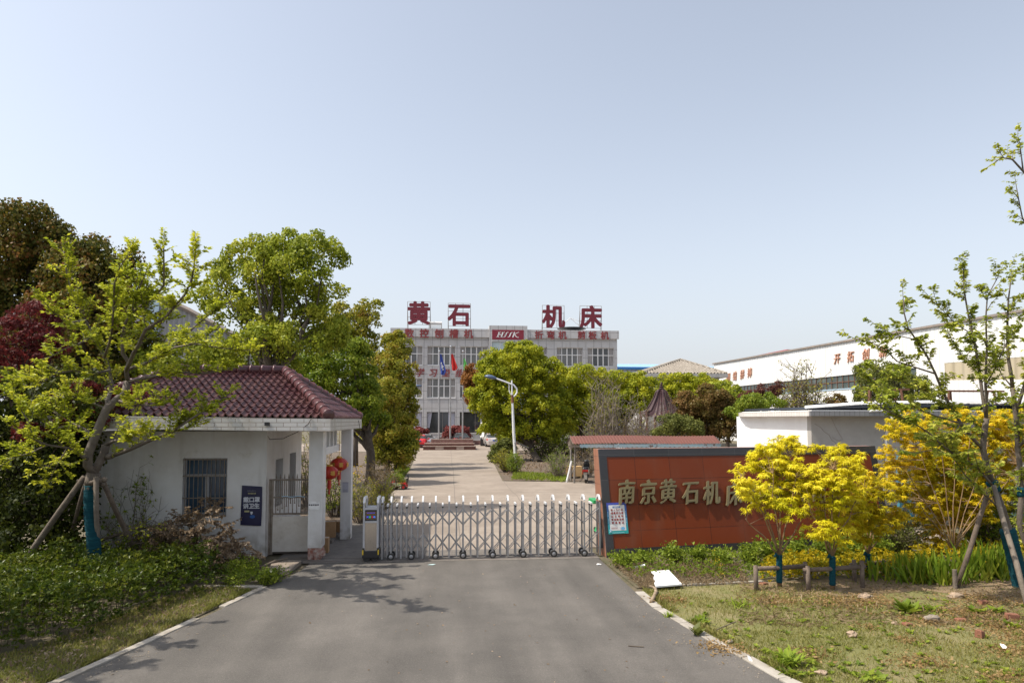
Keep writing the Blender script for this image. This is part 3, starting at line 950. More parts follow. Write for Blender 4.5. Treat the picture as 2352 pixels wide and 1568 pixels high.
for (x0, y0, x1, y1, w) in ((0.45, 18, 0.75, 75, 0.035), (3.05, 18, 3.2, 36.6, 0.03), (-2.0, 26, 8, 26.6, 0.03), (-2.1, 44, 3.6, 44.3, 0.04), (3.2, 31, 10, 30.4, 0.03)):
    pts = []
    n = 22
    for i in range(n + 1):
        t = i / n
        pts.append((x0 + (x1 - x0) * t + random.uniform(-1, 1) * 0.04, y0 + (y1 - y0) * t + random.uniform(-1, 1) * 0.04))
    dx, dy = (w, 0) if abs(y1 - y0) > abs(x1 - x0) else (0, w * 1.5)
    for p, q in zip(pts, pts[1:]):
        b.quad((p[0] - dx / 2, p[1] - dy / 2, 0.006), (p[0] + dx / 2, p[1] + dy / 2, 0.006), (q[0] + dx / 2, q[1] + dy / 2, 0.006), (q[0] - dx / 2, q[1] - dy / 2, 0.006))
tag(b.build('driveway_joints', mat('joint filling', (0.17, 0.14, 0.115), rough=0.9)), kind='structure')
# track of the sliding gate
b = MB()
for y in (16.42, 16.78): b.box(-3.6, 3.72, y, y + 0.05, 0.0, 0.012)
tag(b.build('gate_track', mat('worn rail steel', (0.10, 0.085, 0.075), (0.16, 0.12, 0.10), 6, 0.6)), kind='structure')
lawn_pts = [(p[0] + 0.16, p[1]) for p in RE[1:-2]] + [(40, 2.9), (40, 14.2), (9, 13.7), (3.9, 13.3)]
flat('lawn', lawn_pts, -0.006, M['lawn'])
flat('planting_bed', [(3.72, 16.2), (3.8, 13.35), (9, 13.75), (40, 14.25), (40, 24), (14.3, 22.5), (14.2, 17.6), (3.72, 17.55)], -0.012, M['soil'])
flat('hedge_bed', [(p[0] - 0.16, p[1]) for p in LE[1:-2]] + [(-40, 3.8), (-40, 40), (-9, 40), (-9, 17.3), (-3.9, 17.25), (-3.2, 16.3)], -0.01, M['soil'])
flat('dirt_patch', [(5.9, 13.0), (7.4, 12.3), (9.3, 12.6), (10.5, 11.4), (13, 10.6), (24, 10.2), (24, 14), (9, 13.72), (6.2, 13.5)], -0.002, M['dirt'])
flat('tree_ground', [(3.25, 37.2), (8, 36.0), (20, 36), (24, 73), (4.7, 71.8)], -0.004, M['litter'])
flat('verge', [(-2.5, 22.5), (-2.4, 30), (-2.3, 45), (-2.7, 69), (-24, 73), (-24, 22.5)], -0.006, M['litter'])

# kerbs: loose pale stones, each its own block in one edging
def edging(name, pts, w, zt, blk, skip=(), side=1):
    b = MB()
    rng = random.Random(3)
    P = [Vector((p[0], p[1], 0)) for p in pts]
    seg = []
    for p, q in zip(P, P[1:]):
        n = max(1, round((q - p).length / blk))
        for i in range(n): seg.append((p.lerp(q, i / n), p.lerp(q, (i + 1) / n)))
    for i, (p, q) in enumerate(seg):
        if i in skip: continue
        d = (q - p).normalized()
        nrm = Vector((-d.y, d.x, 0)) * side
        a = p + d * 0.012 + nrm * rng.uniform(-0.01, 0.01)
        c = q - d * 0.012 + nrm * rng.uniform(-0.01, 0.01)
        z = zt + rng.uniform(-0.008, 0.008)
        lo = [a, c, c + nrm * w, a + nrm * w]
        b.hexa([(v.x, v.y, -0.1) for v in lo], [(v.x, v.y, z) for v in lo])
    return tag(b.build(name, M['kerb'], bevel=0.008), kind='structure')
edging('kerb', [(3.67, 13.0), (3.67, 11.9), (3.82, 10.95), (3.95, 10.05), (4.11, 9.3), (4.25, 8.5), (4.75, 6.9)], 0.17, 0.018, 0.75, skip=(6, 8), side=1)
edging('kerb', [(-3.45, 14.1), (-4.01, 12.0), (-4.43, 10.4), (-4.78, 9.25), (-5.4, 7.9), (-6.6, 6.2)], 0.13, 0.02, 0.85, skip=(2, 7), side=-1)
edging('kerb', [(4.0, 13.33), (6.5, 13.5)], 0.09, 0.03, 0.8, side=1)
edging('kerb', [(-4.75, 14.2), (-3.55, 14.1)], 0.10, 0.03, 0.8, side=1)

# ================================================================== GUARDHOUSE
gh = empty('guardhouse', (-6.0, 18.5, 0), 'small white gatehouse with a maroon hipped tile roof and an open porch beside the gate', 'gatehouse')
GX0, GX1, GY0, GY1, GZ = -8.3, -4.25, 17.05, 21.1, 3.02
T = 0.24
def wall_with_openings(b, x0, x1, y, z0, z1, holes, t, axis='x'):
    """upright wall slab cut by openings (a0,a1,c0,c1) along its length"""
    xs = sorted({x0, x1} | {h[0] for h in holes} | {h[1] for h in holes})
    zs = sorted({z0, z1} | {h[2] for h in holes} | {h[3] for h in holes})
    for i in range(len(xs) - 1):
        j = 0
        while j < len(zs) - 1:
            cx = (xs[i] + xs[i + 1]) / 2
            def solid(k):
                cz = (zs[k] + zs[k + 1]) / 2
                return not any(h[0] < cx < h[1] and h[2] < cz < h[3] for h in holes)
            if not solid(j):
                j += 1
                continue
            k = j
            while k + 1 < len(zs) - 1 and solid(k + 1): k += 1
            if axis == 'x': b.box(xs[i], xs[i + 1], y, y + t, zs[j], zs[k + 1])
            else: b.box(y, y + t, xs[i], xs[i + 1], zs[j], zs[k + 1])
            j = k + 1
w0, w1 = AY(421, 1052, GY0), AY(519.5, 1186, GY0)
W = (w0.x, w1.x, w1.z, w0.z)
b = MB()
wall_with_openings(b, GX0, GX1, GY0, 0, GZ, [W], T, 'x')
s0, s1 = (17.95, 18.75, 1.08, 2.28), (19.55, 20.35, 1.08, 2.36)
wall_with_openings(b, GY0 + T, GY1, GX1 - T, 0, GZ, [s0, s1], T, 'y')
b.box(GX0, GX0 + T, GY0 + T, GY1, 0, GZ)
b.box(GX0 + T, GX1 - T, GY1 - T, GY1, 0, GZ)
b.build('wall', M['white_wall'], gh)
for h in (s0, s1):
    b = MB()
    b.box(GX1 - T + 0.02, GX1 - T + 0.05, h[0] + 0.03, h[1] - 0.03, h[2] + 0.03, h[3] - 0.03)
    b.build('side_window', M['glass_dark'], gh)
# front window
wn = MB()
fw = 0.05
yw = GY0 + 0.10
zt = W[2] + (W[3] - W[2]) * 0.70
xm = W[0] + (W[1] - W[0]) * 0.52
for (x0, x1, z0, z1) in ((W[0], W[0] + fw, W[2], W[3]), (W[1] - fw, W[1], W[2], W[3]), (W[0] + fw, W[1] - fw, W[2], W[2] + 0.09), (W[0] + fw, W[1] - fw, W[3] - fw, W[3]), (W[0] + fw, W[1] - fw, zt - 0.03, zt + 0.03), (xm - 0.045, xm + 0.045, W[2] + 0.09, zt - 0.03)):
    wn.box(x0, x1, yw, yw + 0.05, z0, z1)
wf = wn.build('window', M['print_grey2'], gh)
b = MB()
b.box(W[0] + 0.01, W[1] - 0.01, yw + 0.056, yw + 0.07, W[2] + 0.01, W[3] - 0.01)
b.build('pane', M['glass_blue'], wf)
b = MB()
for i in range(10):
    x = W[0] + 0.06 + (W[1] - W[0] - 0.12) * i / 9
    b.tube([(x, GY0 - 0.02, W[2] + 0.01), (x, GY0 - 0.02, W[3] - 0.01)], 0.009, 6)
for z in (W[2] + 0.03, W[2] + 0.45, zt + 0.0, W[3] - 0.03):
    b.box(W[0] + 0.01, W[1] - 0.01, GY0 - 0.032, GY0 - 0.010, z - 0.011, z + 0.011)
b.build('window_bars', M['iron'], wf)
# porch columns and beam with pigeon holes
b = MB()
b.box(-3.18, -2.86, 16.66, 17.14, 0.28, 3.03)
c1 = b.build('column', M['white_wall'], gh)
b = MB()
for i in range(26):
    a = random.uniform(0, 1)
    s = random.uniform(0.03, 0.07)
    x = -3.19 + a * 0.32
    b.box(x, x + s * 1.6, 16.645 + random.uniform(0, 0.02), 16.72, random.uniform(0.0, 0.22), random.uniform(0.12, 0.29))
b.box(-3.16, -2.88, 16.68, 17.12, 0, 0.282)
b.build('column_base', M['brick_orange'], c1)
b = MB()
b.box(-2.84, -2.56, 19.42, 19.8, 0, 3.03)
b.build('column', M['white_wall'], gh)
b = MB()
b.box(-2.96, -2.86, 17.14, 19.42, 2.44, 2.62)
for i in range(1, 4):
    y = 17.14 + (19.42 - 17.14) * i / 4
    b.box(-2.95, -2.87, y - 0.06, y + 0.06, 2.62, 3.03)
b.build('beam', M['white_wall'], gh)
b = MB()
b.box(-4.25, -3.28, 17.5, 22.2, 0.006, 0.13)
b.box(-3.28, -2.95, 18.8, 22.2, 0.006, 0.09)
b.build('porch_step', M['concrete_dark'], gh)
# roof
FX0, FX1, FY0, FY1 = -8.75, -2.56, 15.85, 21.7
ZF0, ZF1 = 3.03, 3.315
tilt = lambda x, y, z: (x, y, z + 0.014 * max(0, FX1 - x))
b = MB()
b.box(FX0, FX1, FY0, FY0 + 0.14, ZF0, ZF1)
b.shear(tilt).build('fascia', M['fascia'], gh)
b = MB()
b.box(FX1 - 0.14, FX1, FY0 + 0.14, FY1 - 0.14, ZF0, ZF1)
b.shear(tilt).build('fascia', M['fascia_y'], gh)
b = MB()
b.box(FX0, FX1, FY1 - 0.14, FY1, ZF0, ZF1)
b.box(FX0, FX0 + 0.14, FY0 + 0.14, FY1 - 0.14, ZF0, ZF1)
b.box(FX0 + 0.14, FX1 - 0.14, FY0 + 0.14, FY1 - 0.14, ZF0 - 0.01, ZF0 + 0.1)
b.shear(tilt).build('soffit', M['white_wall'], gh)
yr = (FY0 + FY1) / 2
RZ = AY(662, 858, yr).z
RX1 = AY(655, 858, yr).x
RX0 = -6.95
def tile_slope(e0, e1, r0, r1, tw=0.17, ch=0.29):
    """glazed pantiles: e0,e1 eave ends, r0,r1 ridge ends"""
    e0, e1, r0, r1 = map(Vector, (e0, e1, r0, r1))
    U = (e1 - e0)
    Lu = U.length
    U.normalize()
    mid = (r0 + r1) / 2
    up = mid - e0
    up -= U * up.dot(U)
    Ls = up.length
    up.normalize()
    n = U.cross(up)
    if n.z < 0: n = -n
    a0, a1 = (r0 - e0).dot(U), (r1 - e0).dot(U)
    nt, nc = int(Lu / tw) + 1, int(Ls / ch) + 1
    ps = 8
    vv, ff = MB(), None
    prof = []
    for k in range(ps + 1):
        t = k / ps
        h = 0.30 * tw * math.sin(math.pi * t / 0.42) if t < 0.42 else -0.022 * math.sin(math.pi * (t - 0.42) / 0.58)
        prof.append((t * tw, h))
    for c in range(nc):
        for i in range(nt):
            s0_, s1_ = c * ch - 0.05, min((c + 1) * ch, Ls)
            sm = max(0.0, c * ch + ch * 0.5)
            f = min(1, sm / Ls)
            um = (i + 0.5) * tw
            if not (a0 * f - 0.02 <= um <= Lu + (a1 - Lu) * f + 0.02): continue
            base = len(vv.v)
            wob = random.uniform(-0.006, 0.006)
            for (s, lift) in ((s0_, 0.045), (s1_, 0.008)):
                for (u, h) in prof:
                    vv.v.append(tuple(e0 + U * (i * tw + u) + up * s + n * (h + lift + wob)))
            k = ps + 1
            for q in range(ps):
                vv.f.append((base + q, base + q + 1, base + k + q + 1, base + k + q))
                vv.mi.append(0)
            # front lip of the tile
            for (u, h) in prof:
                vv.v.append(tuple(e0 + U * (i * tw + u) + up * s0_ + n * (h + 0.045 + wob - 0.035)))
            for q in range(ps):
                vv.f.append((base + 2 * k + q, base + 2 * k + q + 1, base + q + 1, base + q))
                vv.mi.append(0)
    return vv
zE = ZF1 + 0.03
pA, pB, pC, pD = (FX0 + 0.1, FY0 + 0.1, zE), (FX1 - 0.06, FY0 + 0.1, zE), (FX1 - 0.06, FY1 - 0.1, zE), (FX0 + 0.1, FY1 - 0.1, zE)
r0, r1 = (RX0, yr, RZ), (RX1, yr, RZ)
for e0, e1, q0, q1 in ((pA, pB, r0, r1), (pB, pC, r1, r1), (pC, pD, r1, r0), (pD, pA, r0, r0)):
    tile_slope(e0, e1, q0, q1).shear(tilt).build('roof', M['tile'], gh, smooth=False)
b = MB()   # boards under the tiles
b.quad(pA, pB, r1, r0)
b.quad(pB, pC, r1)
b.quad(pC, pD, r0, r1)
b.quad(pD, pA, r0)
b.shear(lambda x, y, z: tilt(x, y, z - 0.035)).build('roof_boards', M['concrete_dark'], gh)
def ridge(p, q, step=0.30, r=0.125):
    p, q = Vector(p), Vector(q)
    L = (q - p).length
    d = (q - p).normalized()
    n = max(2, round(L / step))
    b = MB()
    for i in range(n):
        a, c = p + d * (L * i / n), p + d * (L * (i + 1) / n + 0.05)
        b.tube([a, a.lerp(c, 0.14), a.lerp(c, 0.16), c], [r * 1.13, r * 1.16, r, r * 0.93], 14)
    return b
up = Vector((0, 0, 0.05))
for p, q in ((r0, r1), (pB, r1), (pC, r1), (pA, r0), (pD, r0)):
    ridge(Vector(p) + up, Vector(q) + up * 1.3).shear(tilt).build('roof_ridge', M['tile_ridge'], gh, smooth=True)
b = MB()
b.tube([(-2.98, 15.84, 3.33), (-3.05, 15.83, 3.2), (-3.3, 15.9, 3.02), (-3.7, 16.3, 2.86), (-4.1, 16.7, 2.83), (-4.23, 17.03, 2.9)], 0.008, 5)
b.build('cable', M['cable'], gh)
b = MB()
b.tube([(-2.58, 20.8, 3.36), (-2.54, 20.9, 3.2), (-2.5, 21.0, 2.9), (-2.55, 20.2, 2.4), (-2.5, 19.9, 2.0), (-2.4, 19.8, 1.62), (-2.25, 19.8, 1.55), (-2.1, 19.8, 1.7)], 0.008, 5)
b.build('cable', M['cable'], gh)
b = MB()
b.box(-4.0, -3.9, 15.79, 15.846, 3.14, 3.22)
b.shear(tilt).build('floodlight', M['black'], gh)

# side gate of the porch
sg = empty('side_gate', (-3.7, 17.2, 0), 'narrow rusty barred side gate with a dirty white steel lower panel', 'gate')
gx0, gx1, gy = -4.18, -3.22, 17.16
b = MB()
b.box(gx0 + 0.06, gx1, gy - 0.02, gy + 0.02, 0.12, 0.96)
b.build('lower_panel', M['panel_dirty'], sg)
b = MB()
for x in (gx0, gx0 + 0.055): b.box(x - 0.022, x + 0.022, gy - 0.024, gy + 0.024, 0.05, 1.86)
for z in (1.84, 1.42, 1.02): b.box(gx0 + 0.077, gx1, gy - 0.022, gy + 0.022, z - 0.02, z + 0.02)
b.build('gate_frame', M['iron'], sg)
b = MB()
n = 9
for i in range(n):
    x = gx0 + 0.14 + (gx1 - gx0 - 0.17) * i / (n - 1)
    b.tube([(x, gy, 1.04), (x, gy, 1.82)], 0.011, 6)
    b.lathe((x, gy, 1.86), [(0.004, 0), (0.018, 0.025), (0.014, 0.05), (0.001, 0.13)], 6)
    if i < n - 1:
        x2 = x + (gx1 - gx0 - 0.17) / (n - 1) / 2
        zb = 1.40 - 0.05 - 0.2 * abs(math.cos((i + 0.5) / 8 * math.pi))
        b.tube([(x2, gy, zb - 0.02), (x2, gy, 1.82)], 0.010, 6)
        b.blob((x2, gy, zb - 0.03), 0.02, 6, 5)
b.build('bars', M['iron'], sg)
tag(grid_sheet('plastic_film', lambda i, j: (-3.9 + 0.55 * i, gy - 0.028 - 0.004 * math.sin(9 * i), 1.428 + 0.018 * j + 0.010 * math.sin(11 * i)), mat('pale blue film', (0.35, 0.52, 0.65), rough=0.3), 14, 2), 'strip of pale blue plastic film caught on the side gate rail', 'litter')

# posters and notices
ps = empty('poster', (-4.65, 17.03, 0.7), 'navy blue poster in large white characters on the white gatehouse wall', 'poster')
p0, p1, p2, p3 = AY(552, 1205, 17.03), AY(599, 1207, 17.03), AY(603.5, 1117, 17.03), AY(556, 1114, 17.03)
grid_sheet('sheet', lambda i, j: (p0 * (1 - i) * (1 - j) + p1 * i * (1 - j) + p2 * i * j + p3 * (1 - i) * j) + Vector((0.012 * math.sin(3 * j + 1) * (i > 0.9), -0.006 - 0.008 * math.sin(math.pi * i) * (1 - j) + 0.002 * math.sin(17 * i + 5 * j), 0)), M['navy'], 10, 14, ps)
pw, phh = (p2.x - p3.x), (p3.z - p0.z)
def on_poster(fx, fz): return Vector((p3.x + pw * fx, 17.008, p3.z - phh * fz))
X, Z = (1, 0, 0), (0, 0, 1)
b = MB()
text_line(b, '戴口罩', on_poster(0.49, 0.36), X, Z, pw * 0.275, pw * 0.265, bold=0.035)
text_line(b, '讲卫生', on_poster(0.48, 0.52), X, Z, pw * 0.275, pw * 0.265, bold=0.035)
build_raw(b, 'lettering', M['print_white'], ps)
b = MB()
text_line(b, '@所有溧水人', on_poster(0.49, 0.14), X, Z, pw * 0.08, pw * 0.075)
build_raw(b, 'small_lettering', M['print_grey'], ps)
b = MB()
text_line(b, '时时要注意', on_poster(0.5, 0.205), X, Z, pw * 0.085, pw * 0.078, bold=0.02)
build_raw(b, 'small_lettering', M['print_pale'], ps)
b = MB()
c = on_poster(0.27, 0.655)
b.box(c.x - pw * 0.12, c.x + pw * 0.12, 17.006, 17.0085, c.z - 0.02, c.z + 0.02)
b.build('speech_tab', M['print_pale'], ps)
b = MB()
c = on_poster(0.54, 0.79)
b.quad(*[(c.x + pw * 0.13 * math.cos(t), 17.0075, c.z + pw * 0.085 * math.sin(t)) for t in [2 * math.pi * k / 14 for k in range(14)]][::1])
build_raw(b, 'figure_shirt', M['print_blue'], ps)
b = MB()
c = on_poster(0.49, 0.69)
b.quad(*[(c.x + pw * x, 17.007, c.z + pw * z) for x, z in ((-0.05, -0.02), (-0.02, -0.085), (0.04, -0.10), (0.03, -0.06), (0.075, -0.02), (0.06, 0.05), (-0.05, 0.06))])
build_raw(b, 'figure_head', M['print_white'], ps)

pn = empty('notice', (-3.02, 16.65, 1.2), 'torn white paper notice on the front porch column', 'notice')
a = AY(708.5, 1150, 16.65)
bb = AY(735, 1170, 16.65)
b = MB()
b.quad(*[(a.x + (bb.x - a.x) * x, 16.650, a.z + (bb.z - a.z) * z) for x, z in ((0.02, 0.0), (0.65, 0.05), (0.72, 0.2), (0.97, 0.12), (1, 0.85), (0.9, 1.0), (0.1, 0.97), (0, 0.6))])
b.build('sheet', M['paper'], pn)
b = MB()
for i in range(5):
    x = a.x + (bb.x - a.x) * (0.04 + 0.18 * i)
    b.box(x, x + 0.035, 16.6465, 16.649, a.z - 0.105 - 0.006 * (i % 2), a.z - 0.075)
b.build('faded_stamp', M['ink'], pn)
pn = empty('notice', (-2.7, 19.41, 1.2), 'grey paper notice with printed lines on the rear porch column', 'notice')
a, bb = AY(787, 1107, 19.41), AY(800, 1130, 19.41)
b = MB()
b.box(a.x, bb.x, 19.404, 19.409, bb.z, a.z)
b.build('sheet', M['paper_grey'], pn)
b = MB()
b.box(a.x, bb.x, 19.401, 19.4035, a.z - 0.012, a.z - 0.004)
for i in range(3): b.box(a.x + 0.015, bb.x - 0.02 - 0.02 * (i % 2), 19.401, 19.4035, bb.z + 0.02 + 0.028 * i, bb.z + 0.026 + 0.028 * i)
b.build('printed_lines', M['ink'], pn)

# lanterns under the porch
def lantern(name, loc, rx, label, chars):
    o = empty(name, loc, label, 'lantern', 'red lanterns hanging in the gatehouse porch')
    b = MB()
    n = 24
    base = 0
    prof = []
    for i in range(15):
        ph = -1.28 + 2.56 * i / 14
        prof.append((rx * math.cos(ph), rx * 0.74 * math.sin(ph)))
    for i, (r, h) in enumerate(prof):
        for k in range(n):
            q = r * (1.0 if k % 2 == 0 else 0.965)
            b.v.append((q * math.cos(2 * math.pi * k / n), q * math.sin(2 * math.pi * k / n), h))
    for i in range(14):
        for k in range(n):
            a_, c_ = i * n + k, i * n + (k + 1) % n
            b.f.append((a_, c_, c_ + n, a_ + n))
            b.mi.append(0)
    b.build('lantern_body', M['lantern'], o, world=False)
    for s in (1, -1):
        b = MB()
        z = s * rx * 0.74 * math.sin(1.28)
        b.lathe((0, 0, z), [(rx * 0.30, -0.012), (rx * 0.33, 0.012), (rx * 0.28, 0.03 * s + 0.012)], 16)
        b.build('collar', M['gold'], o, world=False)
    b = MB()
    b.lathe((0, 0, -rx * 0.74 - 0.23), [(rx * 0.22, 0), (rx * 0.21, 0.22)], 12)
    b.tube([(0, 0, -rx * 0.74 - 0.38), (0, 0, -rx * 0.74 - 0.2)], 0.02, 8)
    b.build('tassel', M['lantern'], o, world=False)
    b = MB()
    b.tube([(0, 0, rx * 0.7), (0, 0, 2.99 - loc[2])], 0.006, 5)
    b.build('cord', M['gold'], o, world=False)
    for ch, az in chars:
        t = R(az)
        d = Vector((math.cos(t), math.sin(t), 0))
        b = MB()
        letter(b, ch, d * (rx * 1.03), (-d.y, d.x, 0), (0, 0, 1), rx * 0.52, bold=0.03)
        me = build_raw(b, 'lettering', M['gold'], o).data
        for v in me.vertices: v.co += Vector(loc)
    return o
q = AY(779, 1066, 19.1)
lantern('lantern', (q.x, 19.1, q.z), 0.245, 'red lantern hanging higher, nearest the rear porch column', (('喜', -70), ('双', -120), ('喜', -20)))
q = AY(765, 1085, 18.1)
lantern('lantern', (q.x - 0.09, 18.1, q.z), 0.235, 'red lantern hanging lower, half behind the front porch column', (('福', -62), ('福', -115), ('福', -10)))

# cartons behind the front column
def carton(loc, sx, sy, sz, rz, label):
    o = empty('carton', loc, label, 'box', 'cartons on the porch step', rz)
    b = MB()
    b.box(-sx / 2, sx / 2, -sy / 2, sy / 2, 0, sz)
    b.build('body', M['carton'], o, world=False, bevel=0.006)
    b = MB()
    b.box(-sx / 2 + 0.004, sx / 2 - 0.004, -0.03, 0.03, sz, sz + 0.002)
    b.build('tape', M['panel_dirty'], o, world=False)
carton((-3.12, 19.4, 0.09), 0.34, 0.4, 0.42, 0.1, 'tall brown carton behind the front porch column')
carton((-3.0, 20.3, 0.09), 0.42, 0.4, 0.30, -0.2, 'low dark brown carton furthest back on the porch step')
carton((-2.92, 17.6, 0.006), 0.16, 0.3, 0.36, 0.05, 'narrow carton right against the front porch column')

# ================================================================== ACCORDION GATE
ag = empty('accordion_gate', (1.0, 16.6, 0), 'silver folding accordion gate drawn across the entrance behind the asphalt', 'gate')
tallx = [275, 350, 437, 525, 622, 732, 848, 968, 1093, 1221, 1352, 1482, 1613, 1744, 1876, 2005, 2138]
shortx = [318, 398, 483, 577, 680, 792, 911, 1034, 1160, 1289, 1419, 1549, 1680, 1811, 1942, 2070]
zx = lambda z: AY((1400 + z / 2.138) / 1.7415, 1230, 16.42).x
TX = [zx(z) for z in tallx]
SX = [zx(z) for z in shortx]
yf, yb = 16.44, 16.74
def tall_post(x, z0):
    b = MB()
    for y in (yf, yb):
        b.box(x - 0.018, x + 0.018, y - 0.018, y + 0.018, z0, 1.30)
    return b
def cap(x, h, w=0.03):
    b = MB()
    pr_ = [(yf - 0.032, h - 0.12), (yf - 0.034, h - 0.10), (yf + 0.05, h - 0.0), (yf + 0.09, h + 0.012), (yb - 0.09, h + 0.012), (yb - 0.05, h), (yb + 0.034, h - 0.10), (yb + 0.032, h - 0.12)]
    ins = [(yb - 0.03, h - 0.12), (yb - 0.035, h - 0.11), (yb - 0.1, h - 0.04), (yf + 0.1, h - 0.04), (yf + 0.035, h - 0.11), (yf + 0.03, h - 0.12)]
    for i in range(7):
        o = pr_[i], pr_[i + 1]
        q = [(yf + 0.03, h - 0.12), (yf + 0.035, h - 0.11), (yf + 0.1, h - 0.045), (yf + 0.12, h - 0.04), (yb - 0.12, h - 0.04), (yb - 0.1, h - 0.045), (yb - 0.035, h - 0.11), (yb - 0.03, h - 0.12)]
        b.prism([(x - w, o[0][0], o[0][1]), (x - w, o[1][0], o[1][1]), (x - w, q[i + 1][0], q[i + 1][1]), (x - w, q[i][0], q[i][1])], (2 * w, 0, 0))
    return b
for i, x in enumerate(TX):
    p = tall_post(x, 0.10 if i % 2 == 1 else 0.035).build('post', M['steel'], ag)
    cap(x, 1.46, 0.020).build('post_cap', M['gate_white'], p)
for x in SX:
    b = MB()
    for y in (yf + 0.03, yb - 0.03):
        b.box(x - 0.016, x + 0.016, y - 0.016, y + 0.016, 0.06, 1.235)
    p = b.build('short_post', M['steel'], ag)
    b = MB()
    b.box(x - 0.021, x + 0.021, yf + 0.004, yb - 0.004, 1.24, 1.30)
    b.build('post_cap', M['gate_white'], p, bevel=0.012)
    for y in (yf + 0.03, yb - 0.03):
        b = MB()
        b.box(x - 0.019, x + 0.019, y - 0.019, y + 0.019, 1.205, 1.239)
        b.build('collar', M['black'], p)
for i in range(len(TX) - 1):
    b = MB()
    for y in (yf + 0.06, yb - 0.06):
        for (zh, zl) in ((1.15, 0.79), (0.58, 0.17)):
            for s in (0, 1):
                za, zb_ = (zh, zl) if s == 0 else (zl, zh)
                yy = y + (0.012 if s else -0.012)
                b.tube([(TX[i], yy, za), (TX[i + 1], yy, zb_)], 0.010, 6)
    b.cur = 1
    for y in (yf + 0.05, yb - 0.05):
        for z in (1.15, 0.79, 0.58, 0.17): b.lathe((TX[i], y, z), [(0.02, -0.02), (0.02, 0.02)], 8, 'y')
    b.build('lattice', [M['steel'], M['black']], ag)
for i in range(1, len(TX), 2):
    x = TX[i]
    for y in (yf, yb):
        b = MB()
        b.lathe((x, y - 0.02, 0.085), [(0.03, -0.004), (0.085, -0.004), (0.085, 0.044), (0.03, 0.044)], 16, 'y')
        w = b.build('wheel', M['rubber'], ag)
        b = MB()
        b.lathe((x, y - 0.03, 0.085), [(0.045, 0), (0.02, -0.008)], 10, 'y')
        b.box(x - 0.02, x + 0.02, y - 0.02, y + 0.02, 0.14, 0.24)
        b.build('hub', M['steel'], w)
    if i > 4:
        b = MB()
        x2 = SX[min(i, len(SX) - 1)]
        b.tube([(x, yb, 0.15), (x + 0.06, yb - 0.1, 0.16), ((x + x2) / 2 + 0.03, yb - 0.12, 0.22), (x2, yb - 0.1, 0.42), (x2 + 0.0, yb - 0.05, 0.6)], 0.005, 5)
        b.build('cable', M['black'], ag)
# drive unit
dx0, dx1 = AY(836.5, 1250, 16.4).x, AY(868, 1250, 16.4).x
du = MB()
for x in (dx0, dx1):
    for y in (16.32, 16.86): du.box(x - 0.022, x + 0.022, y - 0.022, y + 0.022, 0.28, 1.36)
du.box(dx0 - 0.022, dx1 + 0.022, 16.30, 16.34, 1.20, 1.25)
du.box(dx0 - 0.022, dx1 + 0.022, 16.30, 16.34, 0.90, 0.945)
du.box(dx0 + 0.03, dx1 - 0.03, 16.335, 16.83, 0.2, 1.24)
dobj = du.build('drive_unit', M['alu'], ag)
yf, yb = 16.32, 16.86
for x in (dx0, dx1): cap(x, 1.47, 0.026).build('handle_arch', M['gate_white'], dobj)
b = MB()
b.box(dx0 + 0.022, dx1 - 0.022, 16.315, 16.334, 0.945, 1.20)
b.build('screen', M['black'], dobj)
b = MB()
b.box(dx0 + 0.022, dx1 - 0.022, 16.318, 16.334, 0.26, 0.90)
b.build('front_panel', M['brushed'], dobj)
b = MB()
b.box(dx0 - 0.035, dx1 + 0.035, 16.29, 16.88, 0.09, 0.26)
b.box(dx0 - 0.03, dx0 + 0.02, 16.294, 16.33, 0.26, 0.33)
b.box(dx1 - 0.02, dx1 + 0.03, 16.294, 16.33, 0.26, 0.33)
b.build('bumper', M['black'], dobj, bevel=0.012)
b = MB()
for x in (dx0 - 0.034, dx1 + 0.004): b.box(x, x + 0.03, 16.284, 16.289, 0.17, 0.28)
b.build('reflector', M['yellow'], dobj)
b = MB()
for x in (dx0 + 0.06, dx1 - 0.06):
    for y in (16.36, 16.8): b.lathe((x, y - 0.03, 0.075), [(0.02, 0), (0.075, 0), (0.075, 0.06), (0.02, 0.06)], 14, 'y')
b.build('roller', M['rubber'], dobj)
xm = (dx0 + dx1) / 2
b = MB()
for (z0, z1) in ((1.10, 1.155), (0.985, 1.085)):
    w = 0.115
    for (a_, c_, e_, f_) in ((xm - w, xm + w, z0, z0 + 0.006), (xm - w, xm + w, z1 - 0.006, z1), (xm - w, xm - w + 0.006, z0, z1), (xm + w - 0.006, xm + w, z0, z1)): b.box(a_, c_, 16.311, 16.314, e_, f_)
b.build('display_border', mat_glow('amber display border', (0.30, 0.17, 0.04), 0.12), dobj)
for i, (ch, c) in enumerate((('欢', (0.12, 0.12, 0.8)), ('迎', (0.05, 0.5, 0.25)), ('光', (0.6, 0.05, 0.08)), ('临', (0.1, 0.25, 0.8)))):
    b = MB()
    letter(b, ch, (xm - 0.078 + 0.052 * i, 16.312, 1.035), X, Z, 0.05, bold=0.02)
    build_raw(b, 'display_letter', mat_glow('display ' + ('blue', 'green', 'red', 'azure')[i], c, 0.3), dobj)
b = MB()
for i in range(6): b.box(xm - 0.09 + 0.031 * i, xm - 0.068 + 0.031 * i, 16.311, 16.314, 1.117, 1.138)
b.build('display_dots', mat_glow('display dots', (0.10, 0.08, 0.5), 0.25), dobj)
